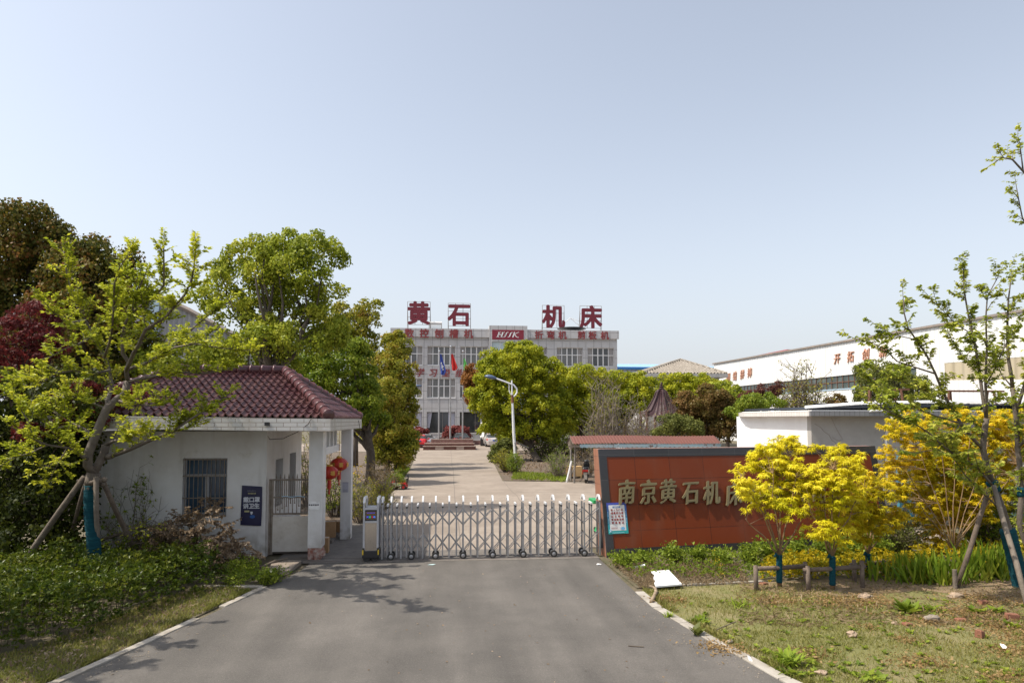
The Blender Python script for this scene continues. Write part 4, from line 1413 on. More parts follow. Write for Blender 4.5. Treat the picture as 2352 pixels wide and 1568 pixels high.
# ================================================================== SIGN WALL
swo = empty('sign_wall', (8.0, 17.0, 0), 'leaning red granite sign wall framed in black stone with dull gold characters', 'sign wall')
A, B_ = AY(1393.5, 1281, 16.3), None
PA = Vector((A.x, 16.3, A.z))                       # lower left corner of the front face
r_ = ray(2049, 1243)
ang = math.atan2(1.18, 8.0)
ux = Vector((math.cos(ang), math.sin(ang), 0))
nb = Vector((-math.sin(ang), math.cos(ang), 0))      # away from the camera
lean = math.radians(11.3)
uz = (Vector((0, 0, 1)) * math.cos(lean) + nb * math.sin(lean)).normalized()
nf = ux.cross(uz).normalized()                        # out of the face
# length and height of the face: meet the sight lines of its right and top edges
def on_face(u, v):
    r = ray(u, v)
    t = (PA - Vector((0, 0, CAM_H))).dot(nf) / r.dot(nf)
    p = Vector((0, 0, CAM_H)) + r * t - PA
    return p.dot(ux), p.dot(uz)
SWL = on_face(2030, 1140)[0]
SWH = on_face(1372, 1031)[1]
F = lambda s, h, d=0.0: PA + ux * s + uz * h + nf * d
TK = 0.55
def back(s, h):
    p = F(s, h)
    q = PA + ux * s + nb * TK
    return (q.x, q.y, PA.z) if h < 0.01 else (q.x + nb.x * math.sin(lean) * SWH * 0.6, q.y + nb.y * math.sin(lean) * SWH * 0.6, p.z)
bd = 0.205
RZm = Matrix.Rotation(-ang, 4, 'Z')
def local_block(name, m, s0, s1, h0, h1, d0, d1):
    """slab on the face, its own axes along the face so that the stone joints follow it"""
    me = bpy.data.meshes.new(name)
    P = []
    for d in (d0, d1):
        for (s, h) in ((s0, h0), (s1, h0), (s1, h1), (s0, h1)): P.append((s, -d, h))
    me.from_pydata(P, [], [(0, 3, 2, 1), (4, 5, 6, 7), (0, 1, 5, 4), (1, 2, 6, 5), (2, 3, 7, 6), (3, 0, 4, 7)])
    me.materials.append(m)
    bm = bmesh.new()
    bm.from_mesh(me)
    bmesh.ops.recalc_face_normals(bm, faces=bm.faces)
    bm.to_mesh(me)
    bm.free()
    o = bpy.data.objects.new(name, me)
    COL.objects.link(o)
    o.parent = swo
    mw = Matrix((ux, -nf, uz)).transposed().to_4x4()
    mw.translation = PA - Vector(swo.location)
    o.matrix_local = mw
    return o
local_block('red_panel', M['granite_red'], bd, SWL - bd, bd, SWH - bd, -0.02, 0.0)
for (s0, s1, h0, h1) in ((0, SWL, 0, bd), (0, SWL, SWH - bd, SWH), (0, bd, bd, SWH - bd), (SWL - bd, SWL, bd, SWH - bd)):
    local_block('black_border', M['granite_black'], s0, s1, h0, h1, -0.02, 0.012)
b = MB()
fr = [F(0.004, 0, -0.025), F(0.004, SWH, -0.025), back(0.004, SWH), back(0.004, 0)]
lft = [Vector(p) for p in fr]
rgt = [Vector(p) + ux * (SWL - 0.008) for p in fr]
b.hexa(lft, rgt)
b.build('wall_core', M['granite_pink'], swo)
b = MB()   # flat dark plate, shade of a recess painted on the end face
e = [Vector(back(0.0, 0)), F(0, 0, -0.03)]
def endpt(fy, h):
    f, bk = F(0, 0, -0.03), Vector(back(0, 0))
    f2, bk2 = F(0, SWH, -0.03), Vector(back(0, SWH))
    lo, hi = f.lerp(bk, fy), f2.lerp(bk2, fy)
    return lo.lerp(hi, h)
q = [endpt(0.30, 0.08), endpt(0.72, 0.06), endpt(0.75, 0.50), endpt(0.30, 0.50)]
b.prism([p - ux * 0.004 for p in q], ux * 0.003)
b.build('niche_shade', M['shade_dark'], swo)
b = MB()
for s in (0.75, 3.3, 5.7, 8.0):
    p = PA + ux * s + nb * 0.18
    b.box(p.x - 0.18, p.x + 0.18, p.y, p.y + 0.25, -0.05, PA.z + 0.01)
b.build('footing', M['concrete_dark'], swo)
# the gold characters
name_chars = '南京黄石机床有限公司'
cu = [1437, 1487, 1532, 1584, 1632, 1683]
for i, ch in enumerate(name_chars):
    u = cu[i] if i < 6 else 1683 + 48.5 * (i - 5)
    v = (1130, 1130, 1128, 1130, 1131, 1134, 1133, 1132, 1131, 1130)[i]
    s, h = on_face(u, v)
    b = MB()
    letter(b, ch, F(s, h, 0.03), ux, uz, 0.63, depth=0.05, nib=(0.036, 0.016), slant=0.13, warp=0.02, sx=0.74)
    o = build_raw(b, 'sign_letter', M['bronze'], swo)

# notice on the sign wall
nb_ = empty('notice_board', F(0.12, 1.0), 'blue and teal notice with dark red characters stuck on the sign wall corner', 'notice')
s0, h0 = on_face(1397.5, 1226)
s1, h1 = on_face(1437, 1153)
def NP(fx, fz, d=0.0): return F(s0 + (s1 - s0) * fx, h1 + (h0 - h1) * fz, 0.016 + d)
nw, nh = s1 - s0, h1 - h0
def npatch(name, x0, x1, z0, z1, d, m, parent=nb_):
    b = MB()
    b.prism([NP(x0, z1, d), NP(x1, z1, d), NP(x1, z0, d), NP(x0, z0, d)], nf * 0.001)
    return b.build(name, m, parent)
bm_, bn_, bb_ = _nodes('blue to teal print')
tc_ = bn_.nodes.new('ShaderNodeTexCoord')
sp_ = bn_.nodes.new('ShaderNodeSeparateXYZ')
rp_ = bn_.nodes.new('ShaderNodeValToRGB')
bn_.links.new(tc_.outputs['Generated'], sp_.inputs[0])
bn_.links.new(sp_.outputs[2], rp_.inputs[0])
rp_.color_ramp.elements[0].color = (0.02, 0.36, 0.33, 1)
rp_.color_ramp.elements[1].color = (0.06, 0.07, 0.38, 1)
bn_.links.new(rp_.outputs[0], bb_.inputs['Base Color'])
npatch('board', 0, 1, 0, 1, 0, bm_)
npatch('panel', 0.10, 0.90, 0.08, 0.90, 0.002, M['paper'])
npatch('title_plate', 0.30, 0.68, 0.115, 0.175, 0.004, mat('title blue', (0.03, 0.11, 0.32), rough=0.5))
b = MB()
text_line(b, '温馨提示', NP(0.49, 0.145, 0.0055), ux, uz, nw * 0.075, nw * 0.072)
build_raw(b, 'title_lettering', M['paper'], nb_)
b = MB()
for k, s in enumerate(('进入工厂区', '请戴好口罩', '出示两码', '查核酸证明', '测温登记')):
    text_line(b, s, NP(0.50, 0.235 + 0.103 * k, 0.005), ux, uz, nw * 0.108, nw * (0.130 if len(s) == 5 else 0.168), bold=0.025)
build_raw(b, 'lettering', M['red_print'], nb_)
b = MB()
for k in range(2):
    for i in range(7): b.prism([NP(0.16 + 0.045 * i, 0.815 + 0.03 * k, 0.004), NP(0.185 + 0.045 * i, 0.815 + 0.03 * k, 0.004), NP(0.185 + 0.045 * i, 0.797 + 0.03 * k, 0.004), NP(0.16 + 0.045 * i, 0.797 + 0.03 * k, 0.004)], nf * 0.0005)
b.build('small_print', M['red_print'], nb_)
b = MB()
b.quad(*[NP(0.74 + 0.10 * math.cos(t), 0.825 - 0.055 * math.sin(t) * (1.1 if math.sin(t) < 0 else 0.7), 0.005) for t in [2 * math.pi * k / 14 for k in range(14)]])
b.build('face_mask_picture', mat('mask blue', (0.16, 0.42, 0.70), rough=0.6), nb_)
b = MB()
b.tube([NP(0.66, 0.80, 0.005), NP(0.585, 0.80, 0.006), NP(0.60, 0.845, 0.006), NP(0.68, 0.87, 0.005)], 0.003, 5)
b.lathe(NP(0.1, 0.885, 0.006), [(0.020, 0), (0.028, 0.001)], 12, 'y')
b.tube([NP(0.07, 0.955, 0.006), NP(0.10, 0.905, 0.006), NP(0.17, 0.945, 0.006)], 0.007, 5)
for i in range(14): b.prism([NP(0.18 + 0.045 * i, 0.975, 0.003), NP(0.21 + 0.045 * i, 0.975, 0.003), NP(0.21 + 0.045 * i, 0.958, 0.003), NP(0.18 + 0.045 * i, 0.958, 0.003)], nf * 0.0005)
for x in (0.045, 0.945):
    for i in range(8): b.prism([NP(x - 0.014, 0.31 + 0.042 * i + 0.05 * (i > 3), 0.003), NP(x + 0.014, 0.31 + 0.042 * i + 0.05 * (i > 3), 0.003), NP(x + 0.014, 0.29 + 0.042 * i + 0.05 * (i > 3), 0.003), NP(x - 0.014, 0.29 + 0.042 * i + 0.05 * (i > 3), 0.003)], nf * 0.0005)
b.build('small_marks', mat('pale blue print', (0.45, 0.62, 0.75), rough=0.6), nb_)

# green wheelie bin behind the gate end
bo = empty('wheelie_bin', (4.55, 19.6, 0), 'green plastic wheelie bin half hidden behind the sign wall end', 'bin')
b = MB()
b.hexa([(4.38, 19.45, 0.06), (4.78, 19.45, 0.06), (4.78, 19.85, 0.06), (4.38, 19.85, 0.06)], [(4.88, 19.35, 0.95), (4.88, 19.35, 0.95), (4.88, 19.95, 0.95), (4.88, 19.95, 0.95)])
b.box(4.25, 4.91, 19.32, 19.98, 0.90, 0.955)
b.build('bin_body', M['bin_green'], bo, bevel=0.01)
b = MB()
b.box(4.26, 4.90, 19.33, 19.99, 0.958, 1.0)
b.build('lid', M['bin_green'], bo, bevel=0.015)
b = MB()
for x in (4.4, 4.74): b.lathe((x, 19.9, 0.08), [(0.02, 0), (0.08, 0), (0.08, 0.04), (0.02, 0.04)], 12, 'x')
b.build('wheel', M['rubber'], bo)

# ================================================================== WHITE FLAT-ROOFED BUILDING BEHIND THE SIGN WALL
D = 25.0
cw = AY(1863, 963, D)
XL = cw.x
YFAR = AX(1692, 963, XL).y
wb = empty('flat_roof_building', (XL + 4, D + 5, 0), 'low white building with a flat tiled eave and a raised sheet painted dark as shade over its roof', 'building')
ze0 = AY(1854, 955, D - 0.55).z
ze1 = AY(1854, 943, D - 0.55).z
b = MB()
b.box(XL, XL + 0.3, D + 0.3, YFAR, 0, ze0 + 0.01)
b.build('side_wall', M['white_lit'], wb)
b = MB()
b.box(XL, XL + 14, D, D + 0.3, 0, ze0 + 0.01)
b.box(XL + 13.7, XL + 14, D + 0.3, YFAR, 0, ze0 + 0.01)
b.box(XL + 0.3, XL + 13.7, YFAR - 0.3, YFAR, 0, ze0 + 0.01)
b.build('wall', M['wall_shade_fence'], wb)
OX, OY = 0.36, 0.6
b = MB()
b.box(XL - OX, XL + 14.5, D - OY, D - OY + 0.12, ze0, ze1)
b.build('fascia', M['upright_tile'], wb)
b = MB()
pts = [(XL - OX, D - OY + 0.12)] + [(XL - OX, YFAR - 1.6)] + [(XL - OX + 1.8 * (1 - math.cos(t)), YFAR - 1.6 + 2.2 * math.sin(t)) for t in [R(15 * k) for k in range(1, 7)]]
ins = [(x + 0.12, y - (0.1 if k > 1 else 0)) for k, (x, y) in enumerate(pts)]
for k in range(len(pts) - 1):
    p, q, p2, q2 = pts[k], pts[k + 1], ins[k], ins[k + 1]
    b.hexa([(p[0], p[1], ze0), (q[0], q[1], ze0), (q2[0], q2[1], ze0), (p2[0], p2[1], ze0)], [(p[0], p[1], ze1), (q[0], q[1], ze1), (q2[0], q2[1], ze1), (p2[0], p2[1], ze1)])
b.build('fascia', M['upright_tile_y'], wb)
b = MB()
b.hexa([(x, y, ze0 + 0.02) for x, y in [(XL + 14.5, D - OY + 0.12)] + [(XL + 14.5, YFAR + 0.5)] + ins[::-1]], [(x, y, ze0 + 0.22) for x, y in [(XL + 14.5, D - OY + 0.12)] + [(XL + 14.5, YFAR + 0.5)] + ins[::-1]])
b.build('roof_slab', M['white_lit'], wb)
zr = AY(1900, 923, D + 1.0).z
b = MB()
b.hexa([(XL + 0.0, D + 0.3, zr - 0.30), (XL + 14, D + 0.3, zr - 0.02), (XL + 14, YFAR, zr - 0.02), (XL + 0.4, YFAR, zr - 0.30)], [(XL + 0.2, D + 0.3, zr - 0.2), (XL + 14, D + 0.3, zr + 0.02), (XL + 14, YFAR, zr + 0.02), (XL + 0.4, YFAR, zr - 0.2)])
for i in range(9): b.box(XL + 1 + 1.5 * i, XL + 1.08 + 1.5 * i, D + 0.6, D + 0.7, ze1 - 0.1, zr - 0.05)
b.box(XL + 0.8, XL + 14, D + 1.2, D + 1.3, ze1 - 0.1, zr - 0.05)
b.build('roof_sheet', M['shade_dark'], wb)
b = MB()
b.tube([(XL - 0.1, D + 0.22, zr - 0.22), (XL + 2.2, D + 0.22, zr - 0.06), (XL + 5, D + 0.22, zr + 0.0), (XL + 14, D + 0.22, zr + 0.03)], 0.055, 8)
b.build('sheet_edge', M['white_paint'], wb)
b = MB()
xdp = AY(2047, 960, D - OY - 0.1).x
b.tube([(xdp - 0.8, D - OY - 0.03, ze1 + 0.0), (xdp - 0.1, D - OY - 0.05, ze1 + 0.02), (xdp, D - OY - 0.05, ze1 - 0.05), (xdp + 0.06, D - OY - 0.06, ze0 - 0.1), (xdp + 0.2, D - 0.05, ze0 - 0.75), (xdp + 0.18, D - 0.06, 0.9), (xdp - 0.2, D - 0.2, 0.1)], 0.045, 8)
b.build('drain_pipe', M['white_paint'], wb)
b = MB()
def crk(u, v): return AY(u, v, D)
pts = [(1871, 973), (1885, 981), (1893, 991), (1904, 998), (1910, 1010), (1919, 1016), (1923, 1025)]
b.tube([tuple(crk(*p) + Vector((0, -0.002, 0))) for p in pts], 0.008, 4)
b.tube([tuple(crk(*p) + Vector((0, -0.03, 0))) for p in [(1908, 957), (1918, 980), (1930, 1001), (1935, 1009), (1925, 1012), (1911, 1004)]], 0.006, 4)
b.build('crack', M['gutter'], wb)
# two bare rods standing against the lit wall
for k, (u, v, u2, v2, lab) in enumerate(((1789, 1000, 1783, 1036, 'thin rusty rod with a round end in front of the white wall'), (1815, 1006, 1806, 1036, 'shorter thin rusty rod leaning before the white wall'))):
    p, q = AY(u, v, 19.4), AY(u2, v2, 19.2)
    d = (q - p).normalized()
    g = q + d * (q.z / -d.z) if d.z < 0 else q
    b = MB()
    b.tube([p, g], 0.018, 6)
    b.blob(p, 0.032, 8, 6)
    tag(b.build('rod', M['rust']), lab, 'rod', 'rusty rods behind the sign wall')

# teal framed sheet door and grey ribbed fence right of the sign wall
dr = empty('sheet_door', (14.2, 19.5, 0), 'teal framed grey sheet metal door between sign wall and golden maple', 'door')
a, c = AY(2066, 1100, 19.5), AY(2090, 1250, 19.5)
b = MB()
for x in (a.x, c.x): b.box(x - 0.06, x + 0.06, 19.44, 19.56, 0, 2.2)
b.box(a.x + 0.06, c.x - 0.06, 19.45, 19.55, 2.1, 2.2)
b.build('door_frame', M['teal_paint'], dr)
b = MB()
b.box(a.x + 0.06, c.x - 0.06, 19.47, 19.53, 0.05, 2.1)
b.build('door_panel', M['concrete_dark'], dr)
fn = empty('sheet_fence', (16, 19.6, 0), 'grey ribbed sheet fence behind the biggest golden maple', 'fence')
b = MB()
n = 40
for i in range(n):
    x0 = c.x + 0.08 + i * 0.28
    b.box(x0, x0 + 0.17, 19.6, 19.63, 0.1, 1.9)
    b.box(x0 + 0.17, x0 + 0.28, 19.57, 19.60, 0.1, 1.9)
b.build('sheet', M['wall_shade_fence'], fn)
b = MB()
b.box(c.x + 0.08, c.x + 11.3, 19.52, 19.565, 0.30, 0.42)
b.build('rail', M['teal_paint'], fn)
# steel trestles standing behind the flat roofed building
def trestle(loc, w, h, label):
    o = empty('steel_trestle', loc, label, 'trestle', 'rusty steel trestles behind the flat roofed building')
    b = MB()
    b.box(-w / 2 - 0.2, w / 2 + 0.2, -0.06, 0.06, h - 0.12, h)
    b.build('top_beam', M['rust'], o, world=False)
    for s in (-1, 1):
        b = MB()
        b.tube([(s * w * 0.36, -0.1, h - 0.1), (s * w * 0.5, -0.5, 0)], 0.075, 6)
        b.build('leg', M['rust'], o, world=False)
        b = MB()
        b.tube([(s * w * 0.30, 0.1, h - 0.1), (s * w * 0.18, 0.5, 0)], 0.075, 6)
        b.build('leg', M['rust'], o, world=False)
    return o
Yt = 41.0
p = AY(1812, 903, Yt)
trestle((AY(2065, 910, Yt).x + -1.0, Yt, 0), 3.0, AY(2065, 892, Yt).z, 'rusty steel trestle left of the cherry stems above the roof')
trestle((AY(2245, 910, Yt).x, Yt + 0.6, 0), 4.4, AY(2245, 895, Yt).z, 'rusty steel trestle seen between the cherry stems')

# ================================================================== RED ROOFED CYCLE SHED
YC = 33.6
cs = empty('cycle_shed', (9, YC + 0.8, 0), 'open cycle shed with red corrugated roof and rusting pale blue valance', 'shed')
xL, xR = AY(1316, 1010, YC).x, XL
zr_, ze_ = AY(1330, 1000.5, YC + 0.9).z, AY(1330, 1018.5, YC).z
b = MB()
nx = int((xR - xL) / 0.04)
for side in (0, 1):
    base = len(b.v)
    for i in range(nx + 1):
        x = xL + (xR - xL) * i / nx
        w = 0.022 * math.sin(2 * math.pi * x / 0.16)
        sag = 0.05 * math.sin(x * 0.9) * 0.5
        y0, y1 = (YC + 0.9, YC) if side == 0 else (YC + 0.9, YC + 1.8)
        for t in (0, 0.5, 1):
            b.v.append((x, y0 + (y1 - y0) * t, zr_ - (zr_ - ze_) * t ** 1.15 + w + sag))
    for i in range(nx):
        for k in range(2):
            a_ = base + i * 3 + k
            b.f.append((a_, a_ + 3, a_ + 4, a_ + 1))
            b.mi.append(0)
b.build('roof', M['corr_red'], cs, smooth=True)
b = MB()
zv = AY(1330, 1028, YC).z
n = 90
for i in range(n):
    x0, x1 = xL + 0.35 + (xR - xL - 0.35) * i / n, xL + 0.35 + (xR - xL - 0.35) * (i + 1) / n
    d0, d1 = 0.035 * abs(math.sin(i * math.pi / 3)), 0.035 * abs(math.sin((i + 1) * math.pi / 3))
    b.hexa([(x0, YC + 0.04, zv + 0.03 - d0), (x1, YC + 0.04, zv + 0.03 - d1), (x1, YC + 0.06, zv + 0.03 - d1), (x0, YC + 0.06, zv + 0.03 - d0)], [(x0, YC + 0.04, ze_ - 0.03), (x1, YC + 0.04, ze_ - 0.03), (x1, YC + 0.06, ze_ - 0.03), (x0, YC + 0.06, ze_ - 0.03)])
b.build('valance', M['valance'], cs)
b = MB()
n = 8
for k in range(n):   # fan of slats in the gable end
    y = YC + 0.15 + 1.5 * k / (n - 1)
    zt_ = ze_ + (zr_ - ze_) * (1 - abs(y - YC - 0.9) / 0.9) - 0.04
    b.tube([(xL + 0.05, YC + 0.9 + (y - YC - 0.9) * 0.4, ze_ - 0.32), (xL + 0.05, y, zt_)], 0.022, 4)
for s in (0, 1):
    b.tube([(xL + 0.02, YC + 0.9, zr_ - 0.03), (xL + 0.02, YC + 1.8 * s, ze_ - 0.03)], 0.03, 4)
b.build('gable_slats', M['stake'], cs)
for (u, v, ut, vt, rr_, mm) in ((1319, 1109, 1321, 1020, 0.05, 'pole_grey'), (1301.5, 1107, 1313, 1058, 0.055, 'pole_white'), (1306, 1103, 1324, 1064, 0.045, 'stake'), (1311, 1104, 1311, 1022, 0.05, 'pole_grey')):
    g = G(u, v)
    t = AY(ut, vt, g.y + (0.3 if v < 1106 else 0.0))
    b = MB()
    b.tube([g, t], rr_, 8)
    b.build('post', M[mm], cs)
g1, g2 = AY(1306, 1024, YC), AY(1331, 1022, YC)
b = MB()
b.box(g1.x, g2.x, YC - 0.05, YC + 0.05, g1.z - 0.06, g1.z + 0.04)
b.build('cross_beam', M['stake_pale'], cs)
for xx in (xL + 4, xL + 7.5): 
    b = MB()
    b.tube([(xx, YC + 0.9, 0), (xx, YC + 0.9, zr_ - 0.05)], 0.05, 8)
    b.build('post', M['pole_grey'], cs)

wbx = empty('wooden_box', (G(1326, 1100).x, G(1326, 1100).y + 1.0, 0), 'pale yellow wooden box on the ground beside the shed posts', 'box')
b = MB()
b.box(-0.42, 0.42, -0.3, 0.3, 0.09, 0.66)
b.build('box_body', M['crate'], wbx, world=False, bevel=0.015)
b = MB()
for x in (-0.38, 0.3): b.box(x, x + 0.1, -0.29, 0.29, 0, 0.09)
b.build('runner', M['crate'], wbx, world=False)

# scooter
sc = empty('scooter', (G(1355, 1110).x, G(1355, 1110).y + 0.9, 0), 'black and red motor scooter parked beside the cycle shed', 'scooter', rz=R(-14))
def wheel_mesh(c, r, w, axis='x'):
    b = MB()
    b.lathe(c, [(r * 0.62, -w / 2), (r * 0.92, -w / 2), (r, -w / 4), (r, w / 4), (r * 0.92, w / 2), (r * 0.62, w / 2)], 18, axis)
    return b
for y in (-0.62, 0.62):
    w = wheel_mesh((0, y, 0.25), 0.25, 0.12).build('wheel', M['rubber'], sc, world=False)
    b = MB()
    b.lathe((0, y, 0.25), [(0.02, -0.05), (0.16, -0.035), (0.16, 0.035), (0.02, 0.05)], 12, 'x')
    b.build('rim', M['alu'], w, world=False)
b = MB()
b.hexa([(-0.13, -0.85, 0.52), (0.13, -0.85, 0.52), (0.17, 0.05, 0.36), (-0.17, 0.05, 0.36)], [(-0.12, -0.9, 0.74), (0.12, -0.9, 0.74), (0.17, 0.0, 0.72), (-0.17, 0.0, 0.72)])
b.hexa([(-0.15, 0.0, 0.26), (0.15, 0.0, 0.26), (0.15, 0.5, 0.26), (-0.15, 0.5, 0.26)], [(-0.15, 0.0, 0.36), (0.15, 0.0, 0.36), (0.15, 0.5, 0.36), (-0.15, 0.5, 0.36)])
b.hexa([(-0.19, 0.42, 0.3), (0.19, 0.42, 0.3), (0.12, 0.62, 0.4), (-0.12, 0.62, 0.4)], [(-0.17, 0.30, 1.0), (0.17, 0.30, 1.0), (0.1, 0.42, 1.02), (-0.1, 0.42, 1.02)])
b.build('body', M['car_black'], sc, world=False, bevel=0.03)
b = MB()
b.hexa([(-0.14, -0.86, 0.745), (0.14, -0.86, 0.745), (0.15, 0.06, 0.725), (-0.15, 0.06, 0.725)], [(-0.11, -0.8, 0.83), (0.11, -0.8, 0.83), (0.12, 0.0, 0.80), (-0.12, 0.0, 0.80)])
b.build('seat', M['black'], sc, world=False, bevel=0.03)
b = MB()
b.hexa([(-0.135, -0.885, 0.60), (0.135, -0.885, 0.60), (0.14, -0.8, 0.60), (-0.14, -0.8, 0.60)], [(-0.12, -0.925, 0.71), (0.12, -0.925, 0.71), (0.12, -0.84, 0.71), (-0.12, -0.84, 0.71)])
b.box(-0.19, -0.165, -0.5, -0.2, 0.45, 0.66)
b.build('tail_light', M['light_red'], sc, world=False)
b = MB()
b.hexa([(-0.08, -0.98, 0.22), (0.08, -0.98, 0.22), (0.08, -0.95, 0.22), (-0.08, -0.95, 0.22)], [(-0.09, -0.90, 0.56), (0.09, -0.90, 0.56), (0.09, -0.87, 0.56), (-0.09, -0.87, 0.56)])
b.build('mudguard', M['pole_grey'], sc, world=False)
b = MB()
b.tube([(0, 0.62, 0.3), (0, 0.40, 1.0), (0, 0.36, 1.06)], 0.035, 8)
b.tube([(-0.34, 0.24, 1.12), (-0.12, 0.36, 1.07), (0.12, 0.36, 1.07), (0.34, 0.24, 1.12)], 0.02, 7)
b.blob((0, 0.42, 1.06), 0.13, 10, 7, (1.1, 0.9, 0.8))
for s in (-1, 1):
    b.tube([(s * 0.22, 0.32, 1.1), (s * 0.28, 0.30, 1.28)], 0.009, 5)
    b.blob((s * 0.29, 0.30, 1.3), 0.06, 8, 6, (1, 0.3, 0.75))
b.build('handlebar', M['black'], sc, world=False)
b = MB()
b.tube([(-0.12, -0.2, 0.25), (-0.36, -0.1, 0.02)], 0.014, 6)
b.build('kickstand', M['black'], sc, world=False)
b = MB()
b.tube([(0.17, 0.1, 0.25), (0.19, -0.7, 0.36)], [0.04, 0.055], 8)
b.build('exhaust', M['pole_grey'], sc, world=False)

# ================================================================== OFFICE BUILDING
YO = 95.0
of = empty('office_building', (8.6, YO + 7, 0), 'grey panelled three storey factory office with red characters standing on its parapet', 'office building')
PX = lambda u, v=860, Y=YO: AY(u, v, Y).x
PZ = lambda v, u=1176, Y=YO: AY(u, v, Y).z
OX0, OX1 = PX(899), PX(1418)
ztop = PZ(757)
bx0, bx1 = PX(1123), PX(1210)
rows = [(PZ(840), PZ(796.5)), (PZ(914), PZ(869.5)), (PZ(994), PZ(946))]
bays = [(PX(981) - 4.55, PX(1046) - 4.55), (PX(981), PX(1046)), (PX(1056.5), PX(1120)), (PX(1212), PX(1257)), (PX(1279), PX(1339)), (PX(1350), PX(1410.5))]
holes = []
for (x0, x1) in bays:
    for (z0, z1) in rows: holes.append((max(x0, OX0 + 0.3), x1, z0, z1))
b = MB()
wall_with_openings(b, OX0, OX1, YO, 0, ztop - 0.9, holes, 0.5, 'x')
b.build('wall', M['facade'], of)
b = MB()
b.box(OX0, OX0 + 0.5, YO + 0.5, YO + 14, 0, ztop - 0.9)
b.box(OX1 - 0.5, OX1, YO + 0.5, YO + 14, 0, ztop - 0.9)
b.box(OX0, OX1, YO + 14, YO + 14.4, 0, ztop - 0.9)
b.build('side_wall', M['facade_y'], of)
b = MB()
b.box(OX0 + 0.5, OX1 - 0.5, YO + 0.5, YO + 14, ztop - 1.4, ztop - 1.1)
for z in (rows[1][1] + 0.9, rows[2][1] + 0.9): b.box(OX0 + 0.5, OX1 - 0.5, YO + 0.6, YO + 14, z, z + 0.2)
b.box(OX0 + 0.5, OX1 - 0.5, YO + 5, YO + 5.2, 0, ztop - 1.4)
b.build('floors', M['house_wall'], of)
zpb = PZ(776)
b = MB()
b.box(OX0 - 0.15, bx0, YO - 0.35, YO - 0.003, zpb, ztop)
b.box(bx1, OX1 + 0.2, YO - 0.35, YO - 0.003, zpb, ztop)
b.box(OX0 - 0.15, OX0 + 0.1, YO - 0.003, YO + 14.3, ztop - 0.9, ztop)
b.box(OX1 - 0.1, OX1 + 0.2, YO - 0.003, YO + 14.3, ztop - 0.9, ztop)
b.build('parapet', M['facade'], of)
# central bay
zt_, zb_ = PZ(749.5), PZ(786)
b = MB()
b.box(bx0, bx1, YO - 0.75, YO - 0.36, zb_, zt_)
b.box(bx0, bx0 + 0.35, YO - 0.75, YO - 0.003, 0, zb_)
b.box(bx1 - 0.35, bx1, YO - 0.75, YO - 0.003, 0, zb_)
b.box(bx0, bx1, YO - 0.36, YO + 1.5, zt_ - 0.9, zt_ - 0.004)
b.build('central_bay', M['facade'], of)
b = MB()
b.box(bx0 + 0.35, bx1 - 0.35, YO - 0.5, YO - 0.45, 4.6, zb_)
b.build('bay_glazing', M['glass_pale'], of)
b = MB()
nb2 = 4
for i in range(1, nb2): 
    x = bx0 + 0.35 + (bx1 - bx0 - 0.7) * i / nb2
    b.box(x - 0.04, x + 0.04, YO - 0.56, YO - 0.5, 4.6, zb_)
for z in (6.5, 8.4, 10.3, 12.2): b.box(bx0 + 0.35, bx1 - 0.35, YO - 0.555, YO - 0.502, z - 0.04, z + 0.04)
b.build('bay_mullions', M['frame_white'], of)
b = MB()
b.box(bx0 + 0.35, bx1 - 0.35, YO - 0.5, YO - 0.4, 0, 4.6)
b.build('entrance_glass', M['glass_dark'], of)
